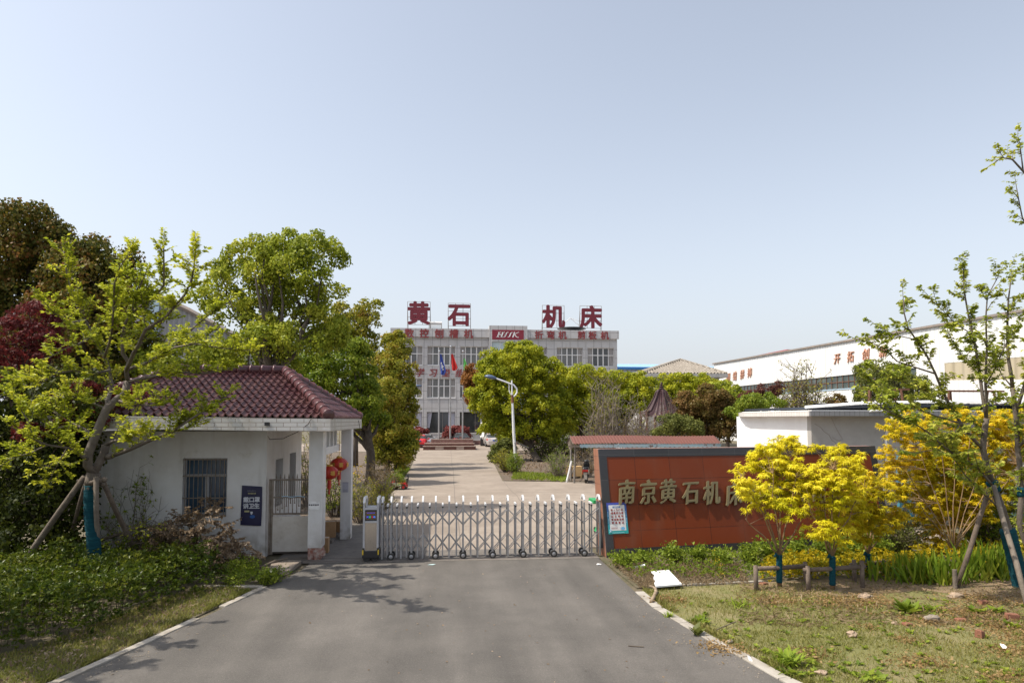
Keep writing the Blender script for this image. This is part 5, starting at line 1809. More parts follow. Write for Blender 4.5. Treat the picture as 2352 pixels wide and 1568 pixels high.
# windows
rngw = random.Random(5)
for bi, (x0, x1) in enumerate(bays):
    for ri, (z0, z1) in enumerate(rows):
        xa = max(x0, OX0 + 0.3)
        f = MB()
        yv = YO + 0.2
        if ri < 2:
            zt2 = z0 + (z1 - z0) * 0.60
            xs = [xa + (x1 - xa) * k / 5 for k in range(6)]
            for k, x in enumerate(xs):
                w_ = 0.075 if k in (2, 3) else 0.05
                f.box(x - w_ if k else x, x + w_ if k < 5 else x, yv, yv + 0.08, z0, z1)
            for (za, zb2) in ((z0, z0 + 0.1), (zt2 - 0.06, zt2 + 0.06), (z1 - 0.08, z1)): f.box(xa, x1, yv - 0.006, yv + 0.07, za, zb2)
        else:
            for x in (xa + 0.02, x1 - 0.06, (xa + x1) / 2 + 0.2): f.box(x, x + 0.04, yv, yv + 0.06, z0, z1)
            f.box(xa, x1, yv - 0.006, yv + 0.05, z0, z0 + 0.06)
        fo = f.build('window', M['frame_white'] if ri < 2 else M['gutter'], of)
        g = MB()
        g.box(xa, x1, yv + 0.10, yv + 0.12, z0, z1)
        g.build('pane', M['glass_grey'] if (ri < 2 and bi != 5) else M['glass_dark'], fo)
        cu_ = MB()
        for s in range(2):
            if rngw.random() < 0.92:
                wfr = rngw.uniform(0.13, 0.22) if ri < 2 else rngw.uniform(0.16, 0.3)
                ca, cb_ = (xa + 0.06, xa + (x1 - xa) * wfr) if s == 0 else (x1 - (x1 - xa) * wfr, x1 - 0.06)
                n = 10
                zlow = z0 + 0.05 if ri < 2 or rngw.random() < 0.5 else z0 + 0.25 * (z1 - z0)
                for k in range(n):
                    p, q = ca + (cb_ - ca) * k / n, ca + (cb_ - ca) * (k + 1) / n
                    yy = yv + 0.085 + 0.012 * (k % 2)
                    yy2 = yv + 0.085 + 0.012 * ((k + 1) % 2)
                    pin = 0.5 if zlow > z0 + 0.1 else 1.0
                    base_ = ca if s == 0 else cb_
                    cu_.quad((base_ + (p - base_) * pin, yy, zlow), (base_ + (q - base_) * pin, yy2, zlow), (q, yy2, z1 - 0.05), (p, yy, z1 - 0.05))
        if cu_.v: cu_.build('curtain', M['curtain'] if ri < 2 else M['paper_grey'], fo)
        b = MB()
        b.box(xa - 0.05, x1 + 0.05, YO - 0.06, YO + 0.2, z0 - 0.07, z0 - 0.004)
        b.build('sill', M['frame_white'], fo)
# characters on the facade
def sign_line(name, chars, us, v, size, m, y, **kw):
    for ch, u in zip(chars, us):
        p = AY(u, v + 0.013 * (u - 1176), y)
        bb2 = MB()
        letter(bb2, ch, p, X, Z, size, depth=0.08, **kw)
        build_raw(bb2, name, m, of)
sign_line('parapet_letter', '数控刨槽机', (940, 974.5, 1009, 1042.5, 1076), 768, 1.30, M['sign_red2'], YO - 0.36, bold=0.026)
sign_line('parapet_letter', '折弯机', (1238, 1265, 1292), 768, 1.22, M['sign_red2'], YO - 0.36, bold=0.026)
sign_line('parapet_letter', '剪板机', (1336, 1361, 1389), 767.5, 1.22, M['sign_red2'], YO - 0.36, bold=0.026)
sign_line('motto_letter', '学习型组织', (965, 995, 1025.5, 1056, 1087), 858, 1.2, M['sign_red2'], YO - 0.01, nib=(0.03, 0.016), slant=0.12, warp=0.015)
lp = empty('logo_panel', (0, 0, 0))
lp.parent = of
lp.location = (0, 0, 0)
b = MB()
la, lc = AY(1130.5, 757, YO - 0.76), AY(1203, 780, YO - 0.76)
b.box(la.x, lc.x, YO - 0.80, YO - 0.753, lc.z, la.z)
pl = b.build('logo_panel', M['panel_red'], of)
bpy.data.objects.remove(lp)
b = MB()   # italic white mark: H, a slanted bar with a dash, S, K
lw, lh = lc.x - la.x, la.z - lc.z
def LG(x, z): return (la.x + lw * (0.13 + 0.72 * x), YO - 0.815, lc.z + lh * (0.22 + 0.56 * z))
def stroke(pts, w):
    for (p, q) in zip(pts, pts[1:]):
        dx, dz = q[0] - p[0], q[1] - p[1]
        if abs(dz) >= abs(dx) * 1.2: o_ = (w, 0)
        else: o_ = (0, w * 2.2)
        b.quad(LG(p[0] - o_[0], p[1] - o_[1]), LG(p[0] + o_[0], p[1] + o_[1]), LG(q[0] + o_[0], q[1] + o_[1]), LG(q[0] - o_[0], q[1] - o_[1]))
stroke([(0.05, 0.0), (0.13, 1.0)], 0.026)
stroke([(0.21, 0.0), (0.30, 1.0)], 0.030)
stroke([(0.08, 0.52), (0.25, 0.52)], 0.03)
stroke([(0.0, 0.04), (0.13, 0.04)], 0.022)
stroke([(0.08, 0.96), (0.19, 0.96)], 0.022)
stroke([(0.24, 0.96), (0.37, 0.96)], 0.022)
stroke([(0.17, 0.04), (0.28, 0.04)], 0.022)
stroke([(0.31, 0.06), (0.37, 0.10), (0.46, 0.90), (0.53, 0.95)], 0.024)
stroke([(0.375, 0.50), (0.455, 0.50)], 0.04)
stroke([(0.50, 0.06), (0.57, 0.10), (0.645, 0.88), (0.71, 0.95)], 0.026)
stroke([(0.72, 0.0), (0.80, 1.0)], 0.026)
stroke([(0.77, 0.48), (0.95, 0.96), (1.0, 0.97)], 0.022)
stroke([(0.80, 0.52), (0.90, 0.06), (0.98, 0.04)], 0.026)
build_raw(b, 'logo_mark', M['white_paint'], pl)
# roof letters on frames: each stands on the roof as a thing of its own
for ch, u, v, lab in (('黄', 962, 719, 'big weathered red rooftop character 黄 on a thin steel frame'), ('石', 1055, 722.5, 'big weathered red rooftop character 石 on a thin steel frame'), ('机', 1271, 727, 'big weathered red rooftop character 机 on a thin steel frame'), ('床', 1357, 728, 'big weathered red rooftop character 床 on a thin steel frame')):
    p = AY(u, v, YO + 1.2)
    o = empty('roof_character', (p.x, p.y, ztop - 1.1), lab, 'sign', 'red characters standing on the office roof')
    b = MB()
    letter(b, ch, p, X, Z, 3.35, depth=0.25, bold=0.035, sx=0.98)
    build_raw(b, 'character', M['sign_red'], o)
    b = MB()
    hw = 1.58
    zb2, zt2 = ztop - 1.1, p.z + 1.62
    for x in (-hw, -hw * 0.33, hw * 0.33, hw):
        b.tube([(p.x + x, p.y + 0.06, zb2 if abs(x) > 1 else p.z - 1.6), (p.x + x, p.y + 0.06, zt2)], 0.035, 5)
    for z in (p.z - 1.62, p.z - 0.55, p.z + 0.5, zt2): b.tube([(p.x - hw, p.y + 0.06, z), (p.x + hw, p.y + 0.06, z)], 0.03, 5)
    for x in (-hw, hw):
        b.tube([(p.x + x, p.y + 0.1, p.z + 1.0), (p.x + x + 0.1, p.y + 1.6, zb2)], 0.035, 5)
    b.build('frame', M['gutter'], o)
# solar heater between the first two characters
p = AY(1000, 742, YO + 2)
so_ = empty('solar_water_heater', (p.x, p.y, ztop - 1.1), 'solar water heater with a white tank on the office roof', 'water heater')
b = MB()
b.lathe((p.x - 0.95, p.y, p.z), [(0.01, 0), (0.22, 0.02), (0.22, 1.88), (0.01, 1.9)], 14, 'x')
b.build('tank', M['frame_white'], so_)
b = MB()
for i in range(12): b.tube([(p.x - 0.85 + 1.7 * i / 11, p.y - 0.1, p.z - 0.15), (p.x - 0.85 + 1.7 * i / 11, p.y - 1.5, ztop - 1.0)], 0.03, 5)
b.build('tubes', M['gutter'], so_)
b = MB()
for x in (-0.9, 0.9): b.tube([(p.x + x, p.y, p.z), (p.x + x, p.y + 0.1, ztop - 1.1)], 0.03, 5)
b.build('stand', M['steel'], so_)
p = AY(1313, 757, YO + 2)
ds = empty('satellite_dish', (p.x, p.y, ztop - 1.1), 'dark tilted dish with white struts on the office roof', 'satellite dish')
b = MB()
b.lathe((p.x, p.y, p.z - 0.5), [(0.2, 0.0), (1.0, 0.18), (2.1, 0.62), (2.12, 0.66), (1.0, 0.26), (0.01, 0.1)], 20)
b.build('dish', M['dish_dark'], ds)
b = MB()
q = p + Vector((-0.2, 0, 1.7))
for dx_ in (-1.9, 1.6): b.tube([(p.x + dx_, p.y - 0.3, p.z + 0.15), q], 0.05, 5)
b.tube([q, (p.x + 1.9, p.y, p.z + 1.0)], 0.04, 5)
b.build('feed_struts', M['white_paint'], ds)
b = MB()
b.tube([(p.x, p.y, ztop - 1.1), (p.x, p.y, p.z - 0.4)], 0.1, 8)
b.build('mast', M['steel'], ds)

# ================================================================== FLAG TERRACE
fp = empty('flag_terrace', (0.8, 76.5, 0), 'brown stone flag terrace with worn red steps in front of the office', 'terrace')
tx0, tx1 = G(972, 1033).x, G(1093, 1033).x
ty = G(1030, 1033).y
b = MB()
b.box(tx0, tx1, ty, ty + 5, 0, 0.36)
b.box(tx0 + 0.15, tx1 - 0.15, ty + 0.4, ty + 5, 0.36, 0.66)
b.build('step', M['plinth_dark'], fp)
b = MB()
b.box(tx0 - 0.04, tx1 + 0.04, ty - 0.05, ty + 0.404, 0.362, 0.43)
b.box(tx0 + 0.1, tx1 - 0.1, ty + 0.36, ty + 0.84, 0.662, 0.72)
for (x, w) in ((tx0 + 1.3, 0.9), (tx0 + 3.6, 0.8)): b.box(x, x + w, ty - 0.004, ty + 0.1, 0.05, 0.36)
b.build('step_edge', M['plinth_pale'], fp)
b = MB()
px0, px1 = AY(990, 1010, ty + 0.8).x, AY(1087, 1010, ty + 0.8).x
zt3 = AY(1040, 1009, ty + 0.8).z
b.box(px0, px1, ty + 0.8, ty + 1.1, 0.6, zt3)
b.build('parapet', M['plinth'], fp)
b = MB()
b.box(px0 - 0.03, px1 + 0.03, ty + 0.77, ty + 1.13, zt3, zt3 + 0.05)
b.build('coping', M['plinth_pale'], fp)
b = MB()
c = AY(1006, 1015.5, ty + 0.79)
for k in range(16):
    t0, t1 = 2 * math.pi * k / 16, 2 * math.pi * (k + 1) / 16
    b.tube([(c.x + 0.33 * math.cos(t0), ty + 0.795, c.z + 0.22 * math.sin(t0)), (c.x + 0.33 * math.cos(t1), ty + 0.795, c.z + 0.22 * math.sin(t1))], 0.012, 4)
b.build('carved_ring', M['plinth_pale'], fp)
for (u0, u1, v0, v1, dy) in ((1007, 1020, 1004, 1009, 2.2), (1021, 1033, 1006, 1009, 1.6), (1055, 1063, 1002, 1009, 1.6), (1068, 1081, 1005, 1009, 2.2)):
    a, c = AY(u0, v0, ty + dy), AY(u1, v1, ty + dy)
    b = MB()
    b.box(a.x, c.x, ty + dy, ty + dy + 0.35, c.z - 0.4, a.z)
    b.build('stone_block', M['plinth'], fp)
for (u, vtop, mm, fl, kind, lab, fu) in ((1009, 808, 'flag_blue', (812, 860), 'blue', 'left flagpole with a limp blue flag marked in white', 0), (1036, 797.5, 'flag_red', (812, 850), 'red', 'tallest flagpole with a limp red flag', 0), (1063.5, 808, 'flag_green', (822, 856), 'green', 'right flagpole with a limp green flag', 0)):
    Yp = ty + 1.6
    p = AY(u - (1.5 if kind == 'red' else 0.5), 905, Yp)
    tp = AY(u, vtop, Yp)
    o = empty('flagpole', (p.x, Yp, 0.66), lab, 'flagpole', 'flagpoles on the terrace')
    b = MB()
    h = tp.z
    b.tube([(p.x, Yp, 0.66), (p.x, Yp, h * 0.42), (p.x, Yp, h * 0.43), (p.x, Yp, h * 0.72), (p.x, Yp, h * 0.73), (p.x, Yp, h)], [0.095, 0.09, 0.075, 0.07, 0.055, 0.05], 8)
    b.build('pole', M['steel'], o)
    b = MB()
    b.blob((p.x, Yp, h + 0.08), 0.11, 8, 6)
    b.build('finial', M['chrome'], o)
    zA, zB = AY(u, fl[0], Yp).z, AY(u, fl[1], Yp).z
    n = 14
    L = zA - zB
    wmax = {'blue': 0.62, 'red': 0.66, 'green': 0.52}[kind]
    def fpt(i, j):
        z = zA - L * j - (0.5 - abs(i - 0.5)) * 0.12
        w = wmax * (0.25 + 0.75 * min(1, j * 1.25)) * (1 if j < 0.86 else (1 - (j - 0.86) * 2.4))
        return Vector((p.x + 0.06 + w * i + 0.12 * j * j * (0.5 if kind == 'green' else 1), Yp + 0.10 * math.sin(10 * i + 3 * j) * (0.4 + j), z))
    fo = grid_sheet('flag', fpt, M[mm], 8, n, o)
    if kind == 'blue':
        b = MB()
        for k, (i, j) in enumerate(((0.35, 0.45), (0.45, 0.55), (0.4, 0.64), (0.5, 0.73), (0.62, 0.6))):
            q = fpt(i, j)
            b.box(q.x - 0.07, q.x + 0.07, q.y - 0.16, q.y - 0.15, q.z - 0.10, q.z + 0.10)
        b.build('flag_mark', M['print_white'], fo)

# ================================================================== LOW PLANTER, LION, PHOTINIA BEDS
pb = empty('planter', (5.4, 90.5, 0), 'low brown stone planter edged with grass in front of the office', 'planter')
b = MB()
b.box(PX(1020, 1000, 90), PX(1240, 1000, 90), 90, 90.25, 0, AY(1100, 1011.5, 90).z)
b.build('planter_wall', M['plinth'], pb)
b = MB()
b.box(PX(1020, 1000, 90), PX(1240, 1000, 90), 90.25, 93.5, 0, AY(1100, 1013, 90).z)
b.build('soil', M['soil'], pb)
Yl = 86.0
p = AY(1114.5, 1012, Yl)
li = empty('stone_lion', (p.x, Yl, 0), 'white stone guardian lion tied with a red ribbon on a dark plinth', 'statue')
zl = AY(1126, 1008, Yl).z
b = MB()
b.box(p.x - 0.6, p.x + 0.6, Yl - 0.6, Yl + 0.6, 0, zl)
b.build('plinth', M['granite_black'], li)
b = MB()
k = 1.9 / 1.9
b.blob((p.x, Yl + 0.15, zl + 0.55), 0.55, 12, 9, (0.85, 1.0, 1.15), 0.04)
b.blob((p.x, Yl - 0.18, zl + 1.05), 0.42, 12, 9, (0.95, 0.9, 1.1), 0.04)
for s in (-1, 1):
    b.tube([(p.x + s * 0.25, Yl - 0.35, zl + 0.95), (p.x + s * 0.27, Yl - 0.5, zl + 0.1), (p.x + s * 0.27, Yl - 0.62, zl + 0.06)], [0.18, 0.15, 0.16], 10)
    b.blob((p.x + s * 0.42, Yl + 0.2, zl + 0.25), 0.28, 10, 7, (0.8, 1.3, 0.9))
b.build('body', M['marble'], li, smooth=True)
b = MB()
b.blob((p.x, Yl - 0.3, zl + 1.72), 0.48, 14, 10, (1.12, 0.95, 0.95), 0.05)
b.blob((p.x, Yl - 0.68, zl + 1.58), 0.26, 10, 8, (1.1, 0.8, 0.75))
for s in (-1, 1):
    b.blob((p.x + s * 0.45, Yl - 0.2, zl + 1.95), 0.16, 8, 6)
    b.blob((p.x + s * 0.2, Yl - 0.7, zl + 1.82), 0.09, 8, 6)
for k2 in range(14):
    t = 2 * math.pi * k2 / 14
    b.blob((p.x + 0.5 * math.cos(t), Yl - 0.1, zl + 1.68 + 0.42 * math.sin(t)), 0.14, 8, 6)
b.build('head', M['marble'], li, smooth=True)
b = MB()
b.lathe((p.x, Yl - 0.2, zl + 1.28), [(0.46, -0.1), (0.50, 0.0), (0.46, 0.1)], 16)
b.blob((p.x, Yl - 0.72, zl + 1.25), 0.2, 10, 7, (1.5, 0.6, 0.8))
b.hexa([(p.x - 0.15, Yl - 0.8, zl + 0.95), (p.x + 0.2, Yl - 0.8, zl + 0.9), (p.x + 0.2, Yl - 0.74, zl + 0.9), (p.x - 0.15, Yl - 0.74, zl + 0.95)], [(p.x - 0.06, Yl - 0.78, zl + 1.2), (p.x + 0.06, Yl - 0.78, zl + 1.2), (p.x + 0.06, Yl - 0.7, zl + 1.2), (p.x - 0.06, Yl - 0.7, zl + 1.2)])
b.build('ribbon', M['ribbon'], li, smooth=True)

# ================================================================== CARS
def make_car(paint, label, loc, rz, hatch=False, sc_=1.0, group=None):
    o = empty('parked_car', loc, label, 'car', 'cars parked in front of the office', rz)
    L, Wd = (4.25, 1.78) if hatch else (4.65, 1.82)
    H_ = 1.52 if hatch else 1.46
    st = [-0.5, -0.485, -0.44, -0.36, -0.30, -0.22, -0.10, 0.05, 0.14, 0.22, 0.30, 0.40, 0.47, 0.5]
    if hatch:
        deck = [0.62, 0.82, 0.95, 0.98, 0.99, 0.99, 0.98, 0.97, 0.97, 0.96, 0.92, 0.84, 0.72, 0.58]
        roof = [0.62, 0.84, 1.08, 1.40, H_ - 0.04, H_, H_, H_ - 0.03, H_ - 0.10, 1.20, 0.98, 0.86, 0.74, 0.58]
        green = range(3, 9)
    else:
        deck = [0.62, 0.86, 0.95, 0.97, 0.97, 0.97, 0.96, 0.95, 0.95, 0.94, 0.92, 0.84, 0.72, 0.58]
        roof = [0.62, 0.88, 0.98, 1.02, 1.20, H_ - 0.07, H_, H_ - 0.02, H_ - 0.09, 1.18, 0.96, 0.86, 0.74, 0.58]
        green = range(4, 9)
    wid = [0.80, 0.88, 0.95, 0.99, 1.0, 1.0, 1.0, 1.0, 1.0, 1.0, 0.98, 0.95, 0.88, 0.78]
    sec = []
    for i, s in enumerate(st):
        w = Wd / 2 * wid[i]
        wr = w * (0.72 if roof[i] > 1.1 else 0.86)
        d, r = deck[i], roof[i]
        sec.append([(0.0, 0.20), (w * 0.86, 0.20), (w * 0.97, 0.34), (w, 0.6), (w * 0.97, d - 0.05), (w * 0.93, d), (wr, max(r - 0.05, d + 0.006)), (wr * 0.8, r), (0, r + 0.02)])
    body, side, rear, front = MB(), MB(), MB(), MB()
    tr = lambda x, i, z: (x, st[i] * L, z)
    for i in range(len(st) - 1):
        for k in range(8):
            for sgn in (1, -1):
                p = [tr(sgn * sec[i][k][0], i, sec[i][k][1]), tr(sgn * sec[i + 1][k][0], i + 1, sec[i + 1][k][1]), tr(sgn * sec[i + 1][k + 1][0], i + 1, sec[i + 1][k + 1][1]), tr(sgn * sec[i][k + 1][0], i, sec[i][k + 1][1])]
                tgt = body
                ra, rb = sec[i][8][1], sec[i + 1][8][1]
                if k in (6, 7) and max(ra, rb) > 1.12 and rb - ra > 0.11 and i >= 2: tgt = rear
                elif k in (6, 7) and max(ra, rb) > 1.12 and ra - rb > 0.11: tgt = front
                elif k == 5 and i in green and min(ra, rb) > 1.1: tgt = side
                tgt.quad(*p)
    for i in (0, len(st) - 1):
        for sgn in (1, -1):
            body.quad(*[tr(sgn * x, i, z) for x, z in sec[i]])
    body.build('body', M[paint], o, world=False, smooth=True)
    side.build('side_window', M['car_glass'], o, world=False)
    rear.build('rear_window', M['car_glass'], o, world=False)
    front.build('windscreen', M['car_glass'], o, world=False)
    for y in (-0.29 * L, 0.31 * L):
        for s in (-1, 1):
            w = wheel_mesh((s * (Wd / 2 - 0.08), y, 0.32), 0.32, 0.22).build('wheel', M['rubber'], o, world=False)
            b = MB()
            b.lathe((s * (Wd / 2 - 0.08), y, 0.32), [(0.03, -0.118), (0.2, -0.105), (0.2, 0.105), (0.03, 0.118)], 12, 'x')
            b.build('rim', M['alu'], w, world=False)
    for s in (-1, 1):
        b = MB()
        x0_ = Wd / 2 * 0.52
        b.hexa([(s * x0_, -0.492 * L, 0.72), (s * Wd / 2 * 0.9, -0.478 * L, 0.72), (s * Wd / 2 * 0.97, -0.42 * L, 0.76), (s * x0_, -0.45 * L, 0.76)], [(s * x0_, -0.487 * L, 0.90), (s * Wd / 2 * 0.92, -0.470 * L, 0.92), (s * Wd / 2 * 0.975, -0.40 * L, 0.92), (s * x0_, -0.45 * L, 0.90)])
        b.build('tail_light', M['light_red'], o, world=False)
        b = MB()
        b.blob((s * (Wd / 2 + 0.06), 0.14 * L, 1.0), 0.11, 8, 6, (1.1, 0.5, 0.8))
        b.build('wing_mirror', M[paint], o, world=False)
        b = MB()
        b.box(s * Wd / 2 * 0.62 - 0.18, s * Wd / 2 * 0.62 + 0.18, 0.462 * L, 0.480 * L, 0.60, 0.72)
        b.build('headlight', M['frame_white'], o, world=False)
    b = MB()
    b.box(-0.23, 0.23, -0.505 * L, -0.49 * L, 0.66 if not hatch else 0.78, 0.80 if not hatch else 0.90)
    b.build('number_plate', M['plate_blue'], o, world=False)
    b = MB()
    b.box(-Wd * 0.40, Wd * 0.40, -0.5 * L - 0.02, -0.47 * L, 0.24, 0.42)
    b.build('bumper', M['black'] if hatch else M[paint], o, world=False, bevel=0.02)
    o.scale = (sc_, sc_, sc_)
    return o
def car_at(u, v, **k): return G(u, v)
g = G(954, 1030)
make_car('car_red', 'red hatchback parked beside the left camphor, half hidden by it', (AY(966, 1000, 82.5).x, 82.5, 0), R(-3), hatch=True)
g = G(981, 1025)
make_car('car_silver', 'silver sedan parked left of the flag terrace', (g.x - 0.15, g.y + 2.0, 0), R(-4))
g = G(1052, 1014)
make_car('car_black', 'black car parked behind the flag terrace blocks', (g.x, 86.2, 0), R(3), sc_=1.12)
g = G(1127, 1026)
make_car('car_gold', 'champagne sedan with blue plate parked beside the street lamp tree', (g.x + 0.3, g.y + 2.2, 0), R(4), sc_=1.08)
for u, lab in ((1382, 'white car glimpsed behind bare shrubs, left of the other white car'), (1432, 'white car glimpsed behind bare shrubs close to the pavilion')):
    g = AY(u, 998, 62)
    c = make_car('car_white', lab, (g.x, 62, 0), R(80))

# toy ride-on car
g = G(915, 1124)
ty_ = empty('ride_on_toy', (g.x, g.y + 0.2, 0), 'red and black ride-on toy car left on the driveway edge', 'toy car', rz=R(80))
b = MB()
b.hexa([(-0.2, -0.42, 0.12), (0.2, -0.42, 0.12), (0.18, 0.45, 0.12), (-0.18, 0.45, 0.12)], [(-0.18, -0.36, 0.34), (0.18, -0.36, 0.34), (0.14, 0.40, 0.28), (-0.14, 0.40, 0.28)])
b.hexa([(-0.17, 0.12, 0.3), (0.17, 0.12, 0.3), (0.14, 0.4, 0.27), (-0.14, 0.4, 0.27)], [(-0.12, 0.18, 0.44), (0.12, 0.18, 0.44), (0.1, 0.3, 0.42), (-0.1, 0.3, 0.42)])
b.build('body', M['car_red'], ty_, world=False, bevel=0.02)
b = MB()
for s in (-1, 1): b.hexa([(s * 0.2, -0.2, 0.16), (s * 0.205, -0.2, 0.16), (s * 0.2, 0.28, 0.16), (s * 0.195, 0.28, 0.16)], [(s * 0.195, -0.1, 0.30), (s * 0.20, -0.1, 0.30), (s * 0.19, 0.28, 0.30), (s * 0.185, 0.28, 0.30)])
b.build('white_flash', M['white_paint'], ty_, world=False)
for y in (-0.28, 0.3):
    for s in (-1, 1):
        w = wheel_mesh((s * 0.2, y, 0.12), 0.12, 0.07).build('wheel', M['rubber'], ty_, world=False)
        b = MB()
        b.lathe((s * 0.2, y, 0.12), [(0.01, -0.04), (0.07, -0.037), (0.07, 0.037), (0.01, 0.04)], 10, 'x')
        b.build('rim', M['car_red'], w, world=False)
b = MB()
b.tube([(0, -0.4, 0.3), (0, -0.46, 0.5), (0, -0.44, 0.68)], 0.03, 8)
b.box(-0.14, 0.14, -0.45, -0.40, 0.34, 0.52)
b.build('push_handle', M['black'], ty_, world=False)
b = MB()
b.tube([(0, 0.16, 0.4), (0, 0.08, 0.55)], 0.02, 6)
b.tube([(-0.14, 0.08, 0.55), (0.14, 0.08, 0.55)], 0.022, 6)
b.build('steering_bar', M['black'], ty_, world=False)

# ================================================================== STREET LAMPS
g = G(1186.5, 1086)
YLp = g.y
sl_ = empty('street_lamp', (g.x, YLp, 0), 'white street lamp with a blue head and curved bracket beside the drive', 'street lamp')
tp = AY(1175.5, 873, YLp)
def onl(u, v): return AY(u, v, YLp)
b = MB()
b.tube([(g.x, YLp, 0), onl(1180, 995), onl(1176.3, 905)], [0.105, 0.09, 0.065], 10)
b.tube([onl(1176.3, 905), onl(1175.5, 873)], [0.05, 0.045], 8)
b.build('pole', M['pole_white'], sl_)
b = MB()
b.tube([onl(1137, 868), onl(1155, 874.5), onl(1172, 881), onl(1180, 884), onl(1187, 893), onl(1187.5, 901), onl(1183, 908), onl(1176.5, 912.5)], [0.05, 0.05, 0.05, 0.052, 0.055, 0.055, 0.05, 0.045], 8)
b.tube([onl(1167, 879), onl(1169.5, 885), onl(1169, 893), onl(1170.5, 901), onl(1174.5, 907)], 0.03, 6)
b.build('bracket', M['pole_white'], sl_)
b = MB()
h0, h1 = onl(1113, 864), onl(1140, 869.5)
d = (h1 - h0)
n = 9
sec_ = [(0.0, 0.02), (0.1, 0.10), (0.3, 0.16), (0.6, 0.17), (0.85, 0.13), (1.0, 0.07)]
bs = len(b.v)
for t, r in sec_:
    c = h0 + d * t
    for k in range(12):
        a_ = 2 * math.pi * k / 12
        zz = math.sin(a_)
        b.v.append((c.x, c.y + r * 1.35 * math.cos(a_), c.z + r * (1.0 if zz > 0 else 0.55) * zz))
for i in range(len(sec_) - 1):
    for k in range(12):
        a_, c_ = bs + i * 12 + k, bs + i * 12 + (k + 1) % 12
        b.f.append((a_, c_, c_ + 12, a_ + 12))
        b.mi.append(0)
b.build('lamp_head', M['lamp_blue'], sl_, smooth=True)
b = MB()
b.tube([onl(1177.2, 925), onl(1176.4, 906)], [0.098, 0.072], 10)
b.build('rust_collar', M['rust'], sl_)
b = MB()
q = onl(1182, 1016)
b.tube([q + Vector((0.15, 0, 0)), q + Vector((0.9, 0.3, -0.35))], 0.05, 6)
b.tube([q + Vector((0.1, 0, 0.1)), q + Vector((1.5, 2, -1.0)), q + Vector((2.2, 3, -1.3))], 0.015, 5)
b.tube([q + Vector((0.0, -0.12, 0.02)), q + Vector((0.08, -0.13, -0.6)), q + Vector((0.05, -0.12, -1.3))], 0.03, 5)
b.build('loose_wires', M['pole_grey'], sl_)
q = AY(960, 886, 66)
s2 = empty('street_lamp', (q.x - 1.6, 66, 0), 'street lamp almost hidden in the camphors, only its dark blue head showing', 'street lamp')
b = MB()
b.tube([(q.x - 1.6, 66, 0), (q.x - 1.55, 66, q.z + 0.6)], [0.1, 0.05], 8)
b.tube([(q.x - 1.55, 66, q.z - 0.3), (q.x - 0.3, 66, q.z)], 0.045, 6)
b.build('pole', M['pole_white'], s2)
b = MB()
b.blob((q.x + 0.0, 66, q.z), 0.4, 12, 8, (1.0, 0.5, 0.28))
b.build('lamp_head', M['lamp_blue'], s2, smooth=True)

# ================================================================== FACTORY HALL ON THE RIGHT
XF = 45.0
fa = empty('factory_hall', (XF + 10, 75, 0), 'long white profiled sheet factory hall with a band of dirty windows', 'factory')
def WX(u, v): return AX(u, v, XF)
ya, yb2 = 24.0, AX(1640, 835, XF).y
z_at = lambda y, p, q: p.z + (q.z - p.z) * (y - p.y) / (q.y - p.y)
e0, e1 = WX(2340, 715), WX(1640, 835)
t0, t1 = WX(1894.5, 866), WX(1685, 888)
k0, k1 = WX(1963, 890), WX(1701, 908.5)
ys_ = WX(2105, 860).y                      # near end of the window band
zE = lambda y: z_at(y, e0, e1)
zT = lambda y: z_at(y, t0, t1)
zK = lambda y: z_at(y, k0, k1)
def strip(m, name, y0, y1, fl, fh, x=XF, th=0.25, parent=fa):
    b = MB()
    b.hexa([(x, y0, fl(y0)), (x + th, y0, fl(y0)), (x + th, y1, fl(y1)), (x, y1, fl(y1))], [(x, y0, fh(y0)), (x + th, y0, fh(y0)), (x + th, y1, fh(y1)), (x, y1, fh(y1))])
    return b.build(name, m, parent)
zero = lambda y: 0.0
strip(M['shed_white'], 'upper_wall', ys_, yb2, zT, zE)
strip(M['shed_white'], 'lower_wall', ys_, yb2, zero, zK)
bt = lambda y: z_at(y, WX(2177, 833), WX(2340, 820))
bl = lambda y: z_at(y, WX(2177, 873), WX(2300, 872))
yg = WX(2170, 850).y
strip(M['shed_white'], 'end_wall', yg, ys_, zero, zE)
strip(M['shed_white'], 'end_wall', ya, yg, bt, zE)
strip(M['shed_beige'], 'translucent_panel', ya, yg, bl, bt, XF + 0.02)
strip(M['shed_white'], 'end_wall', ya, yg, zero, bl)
gl = strip(M['shop_glass'], 'window_band', ys_, yb2, zK, zT, XF + 0.12, 0.05)
b = MB()
n = 44
for i in range(n + 1):
    y = ys_ + (yb2 - ys_) * i / n
    b.box(XF + 0.04, XF + 0.10, y - 0.028, y + 0.028, zK(y), zT(y))
b.build('window_mullions', M['rust'], gl)
b = MB()
b.hexa([(XF + 0.05, ys_, (zK(ys_) + zT(ys_)) / 2 - 0.04), (XF + 0.09, ys_, (zK(ys_) + zT(ys_)) / 2 - 0.04), (XF + 0.09, yb2, (zK(yb2) + zT(yb2)) / 2 - 0.04), (XF + 0.05, yb2, (zK(yb2) + zT(yb2)) / 2 - 0.04)], [(XF + 0.05, ys_, (zK(ys_) + zT(ys_)) / 2 + 0.04), (XF + 0.09, ys_, (zK(ys_) + zT(ys_)) / 2 + 0.04), (XF + 0.09, yb2, (zK(yb2) + zT(yb2)) / 2 + 0.04), (XF + 0.05, yb2, (zK(yb2) + zT(yb2)) / 2 + 0.04)])
b.build('window_rail', M['rust'], gl)
b = MB()
